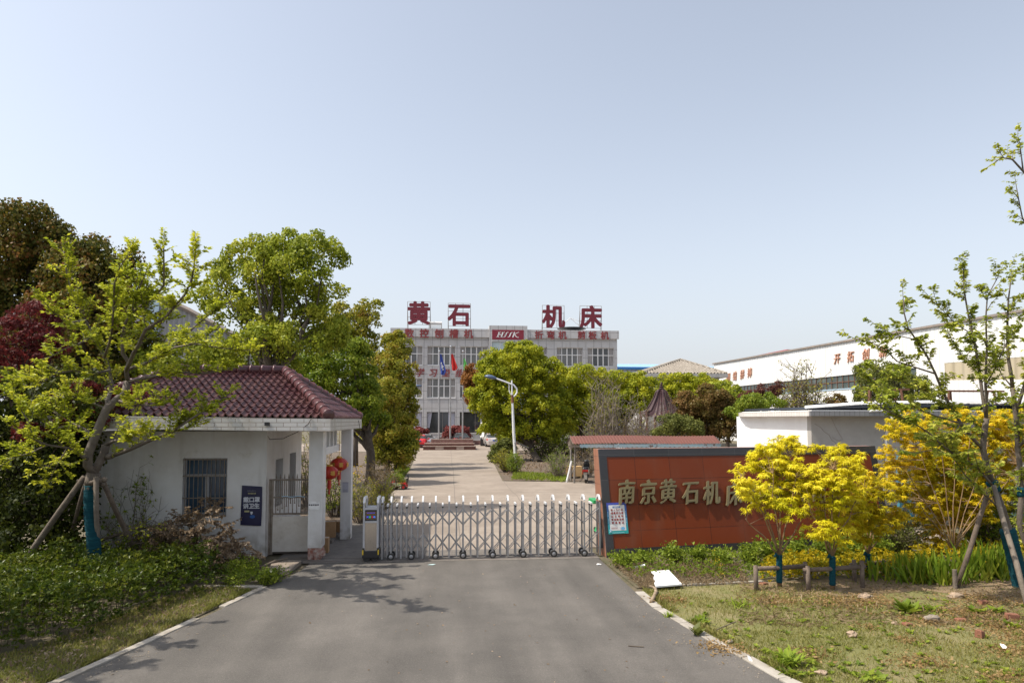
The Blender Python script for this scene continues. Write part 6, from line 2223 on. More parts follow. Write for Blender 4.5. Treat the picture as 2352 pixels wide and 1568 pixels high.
for y in (WX(1713, 905).y, WX(1735, 903).y, WX(1879, 884).y):
    w = (yb2 - ys_) / n
    b.box(XF + 0.10, XF + 0.118, y - w * 0.45, y + w * 0.45, zK(y) + 0.08, (zK(y) + zT(y)) / 2 - 0.05)
b.build('open_window', M['shade_dark'], gl)
strip(M['pale_blue'], 'window_ledge', ys_, yb2, lambda y: zK(y) - 0.14, zK, XF - 0.06, 0.1)
strip(M['gutter'], 'gutter', ya, yb2 + 0.3, lambda y: zE(y) - 0.10, lambda y: zE(y) + 0.10, XF - 0.2, 0.42)
b = MB()
b.hexa([(XF, ya, zE(ya) - 0.4), (XF + 22, ya, zE(ya) - 0.2), (XF + 22, yb2, zE(yb2) - 0.2), (XF, yb2, zE(yb2) - 0.4)], [(XF + 0.3, ya, zE(ya)), (XF + 11, ya, zE(ya) + 1.0), (XF + 11, yb2, zE(yb2) + 1.0), (XF + 0.3, yb2, zE(yb2))])
b.box(XF + 0.25, XF + 20, yb2 - 0.3, yb2, 0, zE(yb2) - 0.3)
b.build('roof', M['shed_grey'], fa)
def hall_letters(chars, us, vs, size):
    for ch, u, v in zip(chars, us, vs):
        p = WX(u, v)
        b = MB()
        letter(b, ch, (XF - 0.02, p.y, p.z), (0, -1, 0), (0, 0, 1), size, depth=0.12, nib=(0.008, 0.004), slant=0.1, warp=0.02)
        build_raw(b, 'motto_letter', M['sign_rust'], fa)
hall_letters('开拓创新', (1924, 1955, 1990.5, 2030), (823, 818.5, 813.5, 807), 1.3)
hall_letters('团结拼搏', (1674, 1689, 1706, 1723), (866, 863, 859.5, 855.5), 1.45)
# red edged monitor roof behind
XM = 47.0
mr_ = empty('monitor_roof', (XM + 3, 100, 11), 'glazed roof monitor edged in red above the factory hall', 'roof')
m0, m1 = AX(1808, 803, XM), AX(1640, 836, XM)
b = MB()
b.hexa([(XM, m0.y, m0.z - 0.35), (XM + 5, m0.y, m0.z - 0.35), (XM + 5, m1.y, m1.z - 0.45), (XM, m1.y, m1.z - 0.45)], [(XM, m0.y, m0.z + 0.05), (XM + 5, m0.y, m0.z + 0.05), (XM + 5, m1.y, m1.z + 0.05), (XM, m1.y, m1.z + 0.05)])
b.build('red_edge', M['red_trim'], mr_)
b = MB()
b.hexa([(XM + 0.1, m0.y + 0.1, m0.z - 2.2), (XM + 4.9, m0.y + 0.1, m0.z - 2.2), (XM + 4.9, m1.y, m1.z - 2.2), (XM + 0.1, m1.y, m1.z - 2.2)], [(XM + 0.1, m0.y + 0.1, m0.z - 0.354), (XM + 4.9, m0.y + 0.1, m0.z - 0.354), (XM + 4.9, m1.y, m1.z - 0.454), (XM + 0.1, m1.y, m1.z - 0.454)])
b.build('glazing', M['pale_blue'], mr_)
# blue roofed hall at the back
Yb = 150.0
bh = empty('blue_roofed_hall', (45, Yb + 10, 0), 'distant grey hall with a light blue roof behind the office', 'factory')
xa_, xb_ = AY(1380, 850, Yb).x, AY(1660, 850, Yb).x
zc, zd = AY(1440, 848, Yb).z, AY(1440, 842.5, Yb).z
b = MB()
b.box(xa_, xb_, Yb, Yb + 30, 0, zc)
b.build('wall', M['shed_blue_grey'], bh)
b = MB()
b.box(xa_, xb_, Yb - 0.4, Yb - 0.1, zc, zd)
b.build('eave_trim', M['blue_trim'], bh)
b = MB()
zz = AY(1440, 836, Yb + 16).z
b.hexa([(xa_, Yb - 0.1, zc + 0.05), (xb_, Yb - 0.1, zc + 0.05), (xb_, Yb + 32, zc + 0.05), (xa_, Yb + 32, zc + 0.05)], [(xa_, Yb - 0.05, zd), (xb_, Yb - 0.05, zd), (xb_, Yb + 16, zz), (xa_, Yb + 16, zz)])
b.build('roof', M['blue_roof'], bh)
# grey hip roofed house
Yh = 80.0
hh = empty('hip_roofed_house', (31, Yh + 5, 0), 'old house with a grey tiled hip roof and stained concrete eave', 'house')
ha, hb = AY(1475, 858, Yh), AY(1672, 858, Yh)
hz0, hz1 = AY(1600, 866, Yh).z, AY(1600, 857.5, Yh).z
dep = 13.0
ap = AY(1563, 826.5, Yh + dep / 2)
b = MB()
b.box(ha.x, hb.x, Yh, Yh + dep, hz0, hz1)
b.build('eave', M['house_wall'], hh)
b = MB()
b.box(ha.x + 0.8, hb.x - 0.8, Yh + 0.8, Yh + dep - 0.8, 0, hz0 - 0.002)
b.build('wall', M['house_wall'], hh)
za = hz1 + 0.02
c_ = [(ha.x + 0.1, Yh + 0.1, za), (hb.x - 0.1, Yh + 0.1, za), (hb.x - 0.1, Yh + dep - 0.1, za), (ha.x + 0.1, Yh + dep - 0.1, za)]
apx = (ap.x, ap.y, ap.z)
for i in range(4):
    q0, q1 = c_[i], c_[(i + 1) % 4]
    tile_slope(q0, q1, apx, apx, 0.42, 0.55).build('roof', M['grey_tile'], hh)
b = MB()
for i in range(4): b.tube([Vector(c_[i]) + Vector((0, 0, 0.08)), Vector(apx) + Vector((0, 0, 0.1))], 0.14, 6)
for i in range(4): b.quad(Vector(c_[i]) - Vector((0, 0, 0.02)), Vector(c_[(i + 1) % 4]) - Vector((0, 0, 0.02)), Vector(apx) - Vector((0, 0, 0.04)))
b.build('roof_ridge', M['grey_tile'], hh)
wz0, wz1 = AY(1640, 892, Yh).z, AY(1640, 878, Yh).z
b = MB()
b.box(AY(1634, 880, Yh).x, AY(1645, 880, Yh).x, Yh + 0.70, Yh + 0.80, wz0, wz1)
b.build('window', M['glass_dark'], hh)
# white sheet walls glimpsed behind the pavilion
Yp_ = 60.0
pv = empty('pavilion', (AY(1519, 940, Yp_).x, Yp_, 0), 'maroon tiled pavilion with a pointed flared roof and knobbed finial', 'pavilion')
pc = AY(1519, 900, Yp_)
prof_ = [(1.9, AY(1519, 958, Yp_).z), (1.35, AY(1519, 945, Yp_).z), (0.95, AY(1519, 930, Yp_).z), (0.6, AY(1519, 914, Yp_).z), (0.42, AY(1519, 902, Yp_).z), (0.22, AY(1519, 897, Yp_).z)]
b = MB()
nseg = 6
for k in range(nseg):
    t0_, t1_ = 2 * math.pi * (k + 0.5) / nseg, 2 * math.pi * (k + 1.5) / nseg
    for i in range(len(prof_) - 1):
        for j in range(8):
            f0, f1 = j / 8, (j + 1) / 8
            def pt(i_, f):
                r, z = prof_[i_]
                lift = 0.35 * (abs(f - 0.5) * 2) ** 3 if i_ == 0 else 0.0
                x = math.cos(t0_) * (1 - f) + math.cos(t1_) * f
                y = math.sin(t0_) * (1 - f) + math.sin(t1_) * f
                rib = 0.05 * (1 if int(f * 8) % 2 else 0)
                return (pc.x + (r + rib) * x, Yp_ + (r + rib) * y, z + lift + rib)
            b.quad(pt(i, f0), pt(i, f1), pt(i + 1, f1), pt(i + 1, f0))
b.build('roof', M['pavilion'], pv)
b = MB()
for k in range(nseg):
    t = 2 * math.pi * (k + 0.5) / nseg
    b.tube([(pc.x + (r + 0.06) * math.cos(t), Yp_ + (r + 0.06) * math.sin(t), z + 0.07 + (0.35 if i == 0 else 0)) for i, (r, z) in enumerate(prof_)], 0.085, 6)
b.build('roof_ridge', M['pavilion'], pv)
b = MB()
zf = prof_[-1][1]
zt_f = AY(1519, 876, Yp_).z
hh_ = zt_f - zf
b.lathe((pc.x, Yp_, zf), [(0.22, 0), (0.24, 0.06 * hh_), (0.12, 0.12 * hh_), (0.24, 0.22 * hh_), (0.22, 0.3 * hh_), (0.1, 0.36 * hh_), (0.19, 0.46 * hh_), (0.17, 0.54 * hh_), (0.08, 0.58 * hh_), (0.14, 0.68 * hh_), (0.12, 0.75 * hh_), (0.05, 0.8 * hh_), (0.08, 0.87 * hh_), (0.01, hh_)], 12)
b.build('finial', M['pavilion'], pv)
b = MB()
for k in range(nseg):
    t = 2 * math.pi * (k + 0.5) / nseg
    b.tube([(pc.x + 1.9 * math.cos(t), Yp_ + 1.9 * math.sin(t), 0), (pc.x + 1.9 * math.cos(t), Yp_ + 1.9 * math.sin(t), prof_[1][1])], 0.12, 8)
b.build('column', M['plinth_dark'], pv)
# grey gable hall behind the trees on the left
Yg = 60.0
gg = empty('grey_gable_hall', (-28, Yg + 10, 0), 'grey ribbed gable hall with a pale blue corner behind the left trees', 'factory')
q = [AY(u, v, Yg) for u, v in ((368, 683), (436, 716), (520, 762), (600, 800))]
b = MB()
b.quad((q[0].x, Yg, 0), (q[3].x, Yg, 0), q[3], q[2], q[1], q[0])
b.quad((q[0].x, Yg, 0), q[0], (q[0].x, Yg + 0.3, q[0].z), (q[0].x, Yg + 0.3, 0))
b.build('gable_wall', M['shed_grey'], gg)
b = MB()
for p_, q_ in zip(q, q[1:]): b.tube([p_ + Vector((0, -0.15, 0.1)), q_ + Vector((0, -0.15, 0.1))], 0.22, 5)
b.build('roof_edge', M['gutter'], gg)
b = MB()
b.box(q[0].x - 1.0, q[0].x - 0.004, Yg - 0.2, Yg + 0.3, 0, q[0].z)
b.build('corner_trim', M['pale_blue'], gg)
b = MB()
b.quad((q[0].x - 1.0, Yg, 0), (q[0].x - 1.0, Yg, q[0].z), (q[0].x - 6, Yg - 0.0, q[0].z - 3.4), (q[0].x - 6, Yg, 0))
b.build('gable_wall', M['house_wall'], gg)

# ================================================================== TREES WITH FULL CROWNS
_seed = [100]
def nrng():
    _seed[0] += 1
    return np.random.default_rng(_seed[0]), random.Random(_seed[0])

def ellipsoids(E, Y, deep=1.0):
    out = []
    rr = random.Random(int(E[0][0] * 7 + E[0][1]))
    for e in E:
        u, v, ru, rv = e[:4]
        dy = e[4] if len(e) > 4 else rr.uniform(-0.5, 0.5)
        k = 1 / FOC
        y = Y + dy
        c = AY(u, v, y)
        d = (Vector(c) - Vector((0, 0, CAM_H))).length
        out.append(((c.x, c.y, c.z), (ru * d * k, (ru + rv) / 2 * d * k * deep, rv * d * k)))
    return out

def tree(name, label, cat, E, Y, base, tr, leaf, bark='bark', clump=0.55, dens=1.0, per=55, size=0.2, inner=0.25, group=None, limbs=10, fork=0.35, shape='spray', deep=0.9, lean=0.5):
    rng, rr = nrng()
    if shape == 'spray':
        size, per = size * 0.70, per * 1.75
    ee = ellipsoids(E, Y, deep)
    P, D, N, S, CC = crown_leaves(ee, rng, clump, dens, per, size, inner)
    ok = P[:, 2] > 0.05
    P, D, N, S = P[ok], D[ok], N[ok], S[ok]
    root = empty(name, (base[0], base[1], 0), label, cat, group)
    C0 = np.array([e[0] for e in ee])
    wts = np.array([np.prod(e[1]) for e in ee])
    cc = (C0 * wts[:, None]).sum(0) / wts.sum()
    zlow = min(e[0][2] - e[1][2] for e in ee)
    zf = max(0.5, zlow + (cc[2] - zlow) * fork)
    top = Vector((base[0] * (1 - lean) + cc[0] * lean, base[1] * (1 - lean) + cc[1] * lean, zf))
    b = MB()
    tp = bent((base[0], base[1], -0.05), top, 5, 0.03, rr)
    b.tube(tp, [tr * 1.35] + [tr * (1 - 0.06 * i) for i in range(1, 6)], 9)
    CC = CC[CC[:, 2] > zf * 0.9] if (CC[:, 2] > zf * 0.9).sum() > 4 else CC
    tgt = [Vector(e[0]) for e in ee] + [Vector(CC[i]) for i in rng.choice(len(CC), min(limbs, len(CC)), replace=False)]
    for t in tgt:
        s = tp[rr.randint(3, 5)]
        pts = bent(s, t, 5, 0.09, rr)
        r0 = tr * rr.uniform(0.3, 0.55)
        b.tube(pts, [r0 * (1 - 0.17 * i) for i in range(6)], 6)
    for i in rng.choice(len(CC), min(limbs * 2, len(CC)), replace=False):
        t = Vector(CC[i])
        near = min(tgt, key=lambda q: (q - t).length)
        b.tube(bent(near, t, 3, 0.1, rr), [tr * 0.14, tr * 0.1, tr * 0.07, tr * 0.04], 4)
    b.build('trunk', M[bark], root, smooth=True)
    leaves('crown', P, D, N, S, shape, M[leaf], root)
    return root

# camphors and others along the drive, left side (far to near)
tree('camphor_tree', 'tall light green tree with open crown and bare limbs behind the gatehouse', 'tree', [(725, 590, 62, 50, 0.3), (660, 570, 30, 30, 0.6), (640, 625, 60, 48, -0.5), (572, 612, 58, 55, 0.5), (520, 680, 58, 62, 0), (610, 690, 60, 55, 1.0), (735, 655, 45, 45, -0.4), (690, 700, 55, 45, 0.8), (575, 765, 65, 50, 0), (640, 790, 80, 45, -0.6), (730, 760, 60, 60, 0.3)], 25, (AY(640, 950, 25).x, 25), 0.24, 'leaf_light', 'bark', 0.42, 1.05, 60, 0.14, 0.10, 'trees left of the drive', 16, 0.15)
tree('reddish_tree', 'slender coppery topped tree beyond the tall light green tree', 'tree', [(815, 722, 45, 28), (850, 715, 22, 24), (800, 750, 40, 28), (840, 752, 28, 24), (780, 735, 30, 40), (825, 790, 45, 40)], 50, (AY(815, 950, 50).x, 50), 0.22, 'leaf_olive', 'bark', 0.6, 1.0, 55, 0.24, 0.1, 'trees left of the drive')
tree('camphor_tree', 'tall dense camphor with coppery tips beside the left parked cars', 'tree', [(905, 800, 28, 38), (878, 850, 38, 40), (918, 860, 32, 42), (908, 920, 45, 52), (932, 910, 22, 38), (915, 990, 36, 46), (895, 1040, 42, 36), (930, 955, 18, 36), (902, 778, 17, 20)], 46, (AY(915, 1000, 46).x, 46), 0.26, 'leaf_olive', 'bark_dark', 0.5, 1.1, 60, 0.2, 0.3, 'trees left of the drive')
tree('camphor_tree', 'rounded mid green camphor with a forked dark trunk right behind the gatehouse porch', 'tree', [(765, 830, 75, 62), (790, 890, 75, 70), (730, 880, 55, 70), (830, 920, 38, 60), (760, 945, 60, 50), (715, 820, 45, 45), (840, 960, 45, 40)], 35.5, (AY(853, 1100, 35).x, 35.0), 0.26, 'leaf_mid', 'bark_dark', 0.5, 1.1, 65, 0.17, 0.25, 'trees left of the drive', 12, 0.1, lean=0.1)
tree('camphor_tree', 'dark olive camphor crowding the forked trunk and the drive edge', 'tree', [(885, 930, 42, 55), (880, 1000, 45, 50), (905, 1040, 40, 45), (860, 985, 30, 40), (930, 1030, 25, 50)], 41, (AY(890, 1000, 41).x, 41), 0.2, 'leaf_olive', 'bark_dark', 0.45, 1.1, 60, 0.17, 0.35, 'trees left of the drive')
# far left mass
tree('dark_tree', 'tall dark tree with coppery tips at the far left', 'tree', [(20, 560, 95, 75), (75, 560, 60, 55), (110, 620, 60, 60), (30, 660, 110, 80), (110, 700, 85, 80), (40, 780, 120, 90), (-60, 640, 90, 110)], 27, (AY(30, 950, 27).x, 27), 0.34, 'leaf_darkred', 'bark_dark', 0.6, 1.15, 70, 0.17, 0.4, 'dark trees on the left', 12)
tree('dark_tree', 'second dark coppery tree, between the far left tree and the gable hall', 'tree', [(215, 590, 38, 46), (175, 620, 40, 50), (255, 610, 34, 42), (230, 680, 75, 70), (180, 740, 90, 80), (255, 770, 70, 75), (200, 850, 110, 80), (120, 820, 80, 90), (300, 820, 48, 70)], 25, (AY(200, 950, 25).x, 25), 0.3, 'leaf_darkred', 'bark_dark', 0.55, 1.15, 70, 0.16, 0.4, 'dark trees on the left', 12)
tree('red_maple', 'dark red japanese maple at the left picture edge below the dark trees', 'maple', [(75, 745, 55, 35), (40, 790, 55, 40), (90, 800, 45, 32), (15, 845, 60, 42), (70, 880, 55, 35), (105, 712, 22, 14), (160, 895, 42, 16, -1.2), (240, 950, 36, 14, -1.0), (150, 985, 45, 14, -1.4), (290, 905, 34, 16, -0.9), (60, 1000, 28, 12, -1.5), (200, 965, 40, 16, -1.3), (120, 935, 40, 16, -1.3)], 17.0, (AY(20, 1000, 17.0).x, 17.0), 0.12, 'leaf_maple_red', 'bark_dark', 0.26, 1.2, 40, 0.085, 0.15, None, 14, 0.1, 'palm', 0.7)
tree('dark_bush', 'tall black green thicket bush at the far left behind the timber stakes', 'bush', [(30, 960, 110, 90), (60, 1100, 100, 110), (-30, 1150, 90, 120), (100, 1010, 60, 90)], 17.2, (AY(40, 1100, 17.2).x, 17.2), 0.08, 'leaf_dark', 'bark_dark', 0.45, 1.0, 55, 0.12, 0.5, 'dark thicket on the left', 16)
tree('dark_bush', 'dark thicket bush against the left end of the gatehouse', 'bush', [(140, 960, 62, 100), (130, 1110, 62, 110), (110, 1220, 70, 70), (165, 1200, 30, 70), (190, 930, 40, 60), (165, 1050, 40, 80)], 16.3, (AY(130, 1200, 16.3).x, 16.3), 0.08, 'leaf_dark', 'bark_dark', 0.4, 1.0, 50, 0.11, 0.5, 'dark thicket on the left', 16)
tree('thicket_tree', 'dark green tree filling the gap behind the gatehouse ridge', 'tree', [(420, 850, 120, 60), (320, 900, 90, 60), (540, 840, 90, 45), (640, 850, 60, 40)], 26, (AY(420, 950, 26).x, 26), 0.2, 'leaf_light', 'bark_dark', 0.5, 1.0, 60, 0.16, 0.3, None)

# right of the drive
tree('camphor_tree', 'big round yellow green camphor beside the white street lamp', 'tree', [(1185, 838, 62, 48), (1148, 870, 52, 52), (1240, 868, 52, 48), (1120, 925, 42, 48), (1180, 920, 80, 60), (1250, 930, 55, 58), (1275, 965, 32, 45), (1158, 975, 55, 36), (1215, 990, 80, 36), (1130, 830, 28, 26), (1210, 815, 36, 26)], 55, (G(1236, 1060).x, G(1236, 1060).y), 0.3, 'leaf_yg', 'bark_dark', 0.55, 1.25, 70, 0.2, 0.3, 'trees right of the drive', 14, 0.1)
tree('camphor_tree', 'yellow green camphor right behind the big round one', 'tree', [(1330, 878, 42, 36), (1300, 910, 40, 50), (1350, 920, 45, 40), (1385, 880, 36, 30), (1330, 960, 50, 45)], 57, (AY(1330, 1020, 57).x, 57), 0.28, 'leaf_yg', 'bark_dark', 0.6, 1.2, 65, 0.22, 0.3, 'trees right of the drive')
tree('camphor_tree', 'yellow green camphor left of the pavilion finial', 'tree', [(1430, 888, 45, 34), (1470, 892, 40, 34), (1445, 925, 60, 40), (1390, 930, 40, 50)], 68, (AY(1440, 1000, 68).x, 68), 0.28, 'leaf_yg', 'bark_dark', 0.6, 1.2, 65, 0.24, 0.3, 'trees right of the drive')
tree('camphor_tree', 'bright yellow green camphor between the pavilion finial and the factory', 'tree', [(1555, 888, 42, 28), (1600, 886, 40, 26), (1640, 900, 36, 28), (1580, 920, 60, 40), (1530, 910, 30, 30)], 70, (AY(1580, 1000, 70).x, 70), 0.28, 'leaf_yg', 'bark_dark', 0.6, 1.2, 65, 0.24, 0.3, 'trees right of the drive')
tree('coppery_tree', 'coppery brown tree over the red shed roof beside the white building', 'tree', [(1605, 935, 48, 38), (1650, 940, 42, 40), (1600, 975, 60, 40), (1665, 980, 40, 40), (1630, 915, 30, 25)], 43, (AY(1620, 1000, 43).x, 43), 0.18, 'leaf_brown', 'bark_dark', 0.45, 1.2, 65, 0.18, 0.35, 'trees right of the drive')
tree('camphor_tree', 'green camphor behind the coppery tree with some coppery tips', 'tree', [(1665, 905, 34, 25), (1690, 935, 40, 34), (1650, 925, 30, 30)], 52, (AY(1670, 1000, 52).x, 52), 0.18, 'leaf_light', 'bark_dark', 0.5, 1.2, 60, 0.2, 0.3, 'trees right of the drive')
tree('rust_tree', 'narrow rust brown tree peeping out left of the big round camphor', 'tree', [(1085, 862, 16, 22), (1080, 888, 19, 28), (1090, 910, 22, 30)], 66, (5.4, 63), 0.15, 'leaf_rust', 'bark_dark', 0.5, 1.3, 60, 0.22, 0.3)
tree('grey_green_tree', 'grey green tree behind the white building and cherry stems', 'tree', [(2025, 860, 46, 26), (2060, 885, 50, 36), (2000, 885, 40, 34), (2050, 925, 70, 36), (2100, 910, 40, 30)], 44, (AY(2040, 960, 44).x, 44), 0.2, 'leaf_greygreen', 'bark_dark', 0.5, 0.9, 50, 0.17, 0.2)
tree('small_red_tree', 'small coppery bush tree showing above the white building roof', 'tree', [(1920, 920, 15, 12), (1925, 935, 18, 14)], 44, (AY(1920, 950, 44).x, 44), 0.08, 'leaf_brown', 'bark_dark', 0.3, 1.2, 45, 0.14, 0.3)
tree('plum_tree', 'purple leaved plum mixed with green left of the bare willow', 'tree', [(1725, 915, 28, 16), (1760, 905, 18, 20), (1785, 895, 14, 18), (1700, 930, 22, 14)], 44, (AY(1740, 950, 44).x, 44), 0.1, 'plum', 'bark_dark', 0.35, 0.9, 40, 0.15, 0.15)
tree('green_bush', 'fresh green bush in front of the purple plum', 'bush', [(1730, 930, 36, 20), (1775, 922, 24, 16), (1700, 945, 30, 16)], 41, (AY(1740, 950, 41).x, 41), 0.08, 'leaf_weed', 'bark', 0.35, 1.0, 45, 0.15, 0.2)
tree('low_green_bush', 'round green bush at the foot of the pavilion behind the red shed roof', 'bush', [(1555, 975, 42, 22), (1530, 990, 30, 16), (1580, 985, 30, 20)], 38, (AY(1555, 1000, 38).x, 38), 0.06, 'leaf_greygreen', 'bark', 0.35, 1.1, 55, 0.14, 0.3)
tree('photinia', 'round red photinia bush in front of the office, behind the black car', 'bush', [(1050, 992, 21, 14), (1036, 996, 14, 12), (1066, 996, 14, 12)], 89.6, (AY(1050, 1000, 89.6).x, 89.6), 0.08, 'photinia', 'bark', 0.5, 1.6, 45, 0.32, 0.5, 'red photinias before the office')
tree('photinia', 'smaller red photinia bush above the silver sedan', 'bush', [(965, 992, 14, 11), (955, 995, 12, 11)], 91, (AY(962, 1000, 91).x, 91), 0.08, 'photinia', 'bark', 0.45, 1.6, 45, 0.32, 0.5, 'red photinias before the office')
tree('glossy_bush', 'pale glossy leaved bush at the lamp foot beside the drive', 'bush', [(1150, 1042, 20, 24), (1165, 1028, 18, 16), (1140, 1055, 16, 18)], 52.5, (AY(1150, 1060, 52.5).x, 52.5), 0.05, 'leaf_greygreen', 'bark', 0.3, 1.3, 40, 0.17, 0.3)

# ================================================================== TWIGGY SHRUBS
def shrub(name, label, c, R_, H_, nst, leaf, nleaf, twig='twig', size=0.05, group=None, cat='shrub', spread=1.0, rad=0.012, shape='blade', sub=5):
    rng, rr = nrng()
    o = empty(name, (c[0], c[1], 0), label, cat, group)
    b = MB()
    tips = []
    for i in range(nst):
        a = rr.uniform(0, 2 * math.pi)
        q = math.sqrt(rr.random())
        p = Vector((c[0] + 0.25 * R_ * q * math.cos(a), c[1] + 0.25 * R_ * q * math.sin(a), 0))
        e = Vector((c[0] + R_ * spread * q * math.cos(a), c[1] + R_ * spread * q * math.sin(a), H_ * rr.uniform(0.65, 1.05) * math.sqrt(max(0.15, 1 - 0.75 * q * q))))
        pts = bent(p, e, 4, 0.09, rr)
        b.tube(pts, [rad * (1.2 - 0.2 * k) for k in range(5)], 4, cap=False)
        for k in range(sub):
            s = pts[rr.randint(1, 4)]
            d = Vector((rr.uniform(-1, 1), rr.uniform(-1, 1), rr.uniform(0.1, 1.1))) * (0.28 * max(R_, H_ * 0.5))
            t = s + d
            if t.z < 0.03: t.z = 0.03
            b.tube([s, s.lerp(t, 0.5) + Vector((rr.uniform(-1, 1), rr.uniform(-1, 1), 0)) * 0.03, t], [rad * 0.55, rad * 0.4, rad * 0.22], 3, cap=False)
            tips.append((s, t))
    b.build('branches', M[twig], o)
    if nleaf:
        idx = rng.integers(0, len(tips), nleaf)
        t = rng.uniform(0.25, 1.05, nleaf)
        A_ = np.array([tips[i][0] for i in idx])
        B2 = np.array([tips[i][1] for i in idx])
        P = A_ + (B2 - A_) * t[:, None] + rng.normal(size=(nleaf, 3)) * size * 0.7
        P[:, 2] = np.maximum(P[:, 2], 0.04)
        N = _norm(rng.normal(size=(nleaf, 3)) + np.array([0, 0, 0.6]))
        D = _norm(np.cross(N, _dirs(rng, nleaf)) + 0.4 * _norm(B2 - A_))
        leaves('foliage', P, D, N, size * rng.uniform(0.6, 1.4, nleaf), shape, M[leaf], o)
    return o
g = G(880, 1135)
shrub('brown_shrub', 'brownish clipped shrub beside the drive near the toy car', (AY(868, 1100, 29.5).x, 29.5), 0.9, 1.55, 60, 'leaf_brown', 2600, 'twig_grey', 0.05, 'shrubs left of the drive')
shrub('brown_shrub', 'tangled dry shrub between the rear porch column and the gate unit', (AY(828, 1150, 22.5).x, 22.5), 0.75, 1.35, 50, 'leaf_olive', 1900, 'twig_grey', 0.05, 'shrubs left of the drive')
shrub('brown_shrub', 'green brown shrub hugging the left edge of the drive behind the folded gate', (AY(865, 1160, 24.5).x, 24.5), 0.7, 1.2, 46, 'leaf_olive', 2200, 'twig', 0.05, 'shrubs left of the drive')
shrub('brown_shrub', 'darker shrub seen through the porch between its columns', (AY(770, 1150, 24).x, 24), 0.85, 1.5, 50, 'leaf_mid', 2300, 'twig', 0.06, 'shrubs left of the drive')
shrub('brown_shrub', 'tall twiggy shrub seen through the porch above the side gate', (AY(712, 1080, 27).x, 27), 1.2, 2.9, 50, 'leaf_olive', 2600, 'twig_grey', 0.07, 'shrubs left of the drive')
shrub('brown_shrub', 'low green shrub between forked trunk and drive', (AY(905, 1110, 33).x, 33), 0.6, 0.8, 36, 'leaf_weed', 1900, 'twig', 0.06, 'shrubs left of the drive')
shrub('roadside_shrub', 'reddish green shrub round the lamp post foot', (AY(1165, 1090, 43).x, 43), 0.9, 1.5, 50, 'leaf_olive', 2200, 'twig', 0.09, 'shrubs right of the drive')
shrub('roadside_shrub', 'fresh green shrub just right of the lamp post', (AY(1182, 1085, 41.5).x, 41.5), 0.6, 1.2, 36, 'leaf_weed', 1700, 'twig', 0.09, 'shrubs right of the drive')
shrub('roadside_shrub', 'sparse yellow green shrub left of the shed posts', (AY(1283, 1085, 38.5).x, 38.5), 1.15, 1.75, 60, 'leaf_weed', 1500, 'twig_grey', 0.07, 'shrubs right of the drive')
shrub('roadside_shrub', 'brown twiggy shrub behind the scooter', (AY(1345, 1085, 39).x, 39), 1.1, 1.8, 60, 'leaf_brown', 1500, 'twig_grey', 0.06, 'shrubs right of the drive')
shrub('bare_tree', 'bare grey twiggy tree right of the second camphor above the shed roof', (AY(1392, 980, 47).x, 47), 1.7, 6.2, 70, 'leaf_olive', 1300, 'twig_grey', 0.11, 'bare trees over the shed', 'tree', 1.0, 0.03, sub=8)
shrub('bare_tree', 'bare grey brown tree left of the pavilion roof', (AY(1462, 980, 46).x, 46), 1.5, 4.8, 70, 'leaf_olive', 700, 'twig_grey', 0.10, 'bare trees over the shed', 'tree', 1.0, 0.028, sub=8)
shrub('bare_tree', 'bare purplish twig tree right of the pavilion finial', (AY(1540, 980, 56).x, 56), 1.2, 5.4, 60, 'plum', 900, 'twig', 0.14, 'bare trees over the shed', 'tree', 1.0, 0.03, sub=8)
shrub('willow', 'half bare yellow green willow standing above the white building roof', (AY(1842, 980, 43).x, 43), 1.55, 6.6, 110, 'leaf_olive', 6500, 'twig', 0.13, None, 'tree', 1.0, 0.042, sub=10)
# dark filler stems and shade under the right hand trees
shrub('bare_shrub', 'dark twiggy undergrowth beneath the big round camphor', (AY(1255, 1040, 55).x, 55), 2.3, 2.0, 90, 'leaf_mid', 2600, 'bark_dark', 0.12, None, 'shrub', 1.0, 0.025, sub=6)
shrub('bare_shrub', 'dark undergrowth between the big round camphor and the shed', (AY(1325, 1030, 60).x, 60), 3.0, 2.6, 90, 'leaf_mid', 3600, 'bark_dark', 0.14, None, 'shrub', 1.0, 0.025, sub=6)
shrub('bare_shrub', 'brown undergrowth hiding the office foot left of the pavilion', (AY(1420, 1010, 66).x, 66), 4.0, 3.0, 90, 'leaf_brown', 3600, 'twig', 0.16, None, 'shrub', 1.0, 0.025, sub=6)

# ================================================================== FOREGROUND TREES WITH TRACED LIMBS
def shoots(limbs, rr, per_m, L, up, start=0.15, spread=1.0, taper=False, tip=0.35):
    out = []
    for pts, r in limbs:
        tot = sum((q - p).length for p, q in zip(pts, pts[1:]))
        acc = 0.0
        for p, q in zip(pts, pts[1:]):
            seg = (q - p).length
            n = per_m * seg
            k = int(n) + (1 if rr.random() < n - int(n) else 0)
            for _ in range(k):
                t = rr.random()
                f = (acc + t * seg) / tot
                if f < start: continue
                s = p.lerp(q, t)
                d = (q - p).normalized() * 0.7 + Vector((rr.uniform(-1, 1), rr.uniform(-1, 1), rr.uniform(-0.5, 0.7))) * spread + Vector((0, 0, up))
                out.append((s, s + d.normalized() * L * rr.uniform(0.4, 1.15) * (1.15 - 0.75 * f if taper else 1.0)))
            acc += seg
        p, q = pts[-2], pts[-1]
        out.append((q, q + ((q - p).normalized() + Vector((0, 0, up))).normalized() * L * tip))
    return out

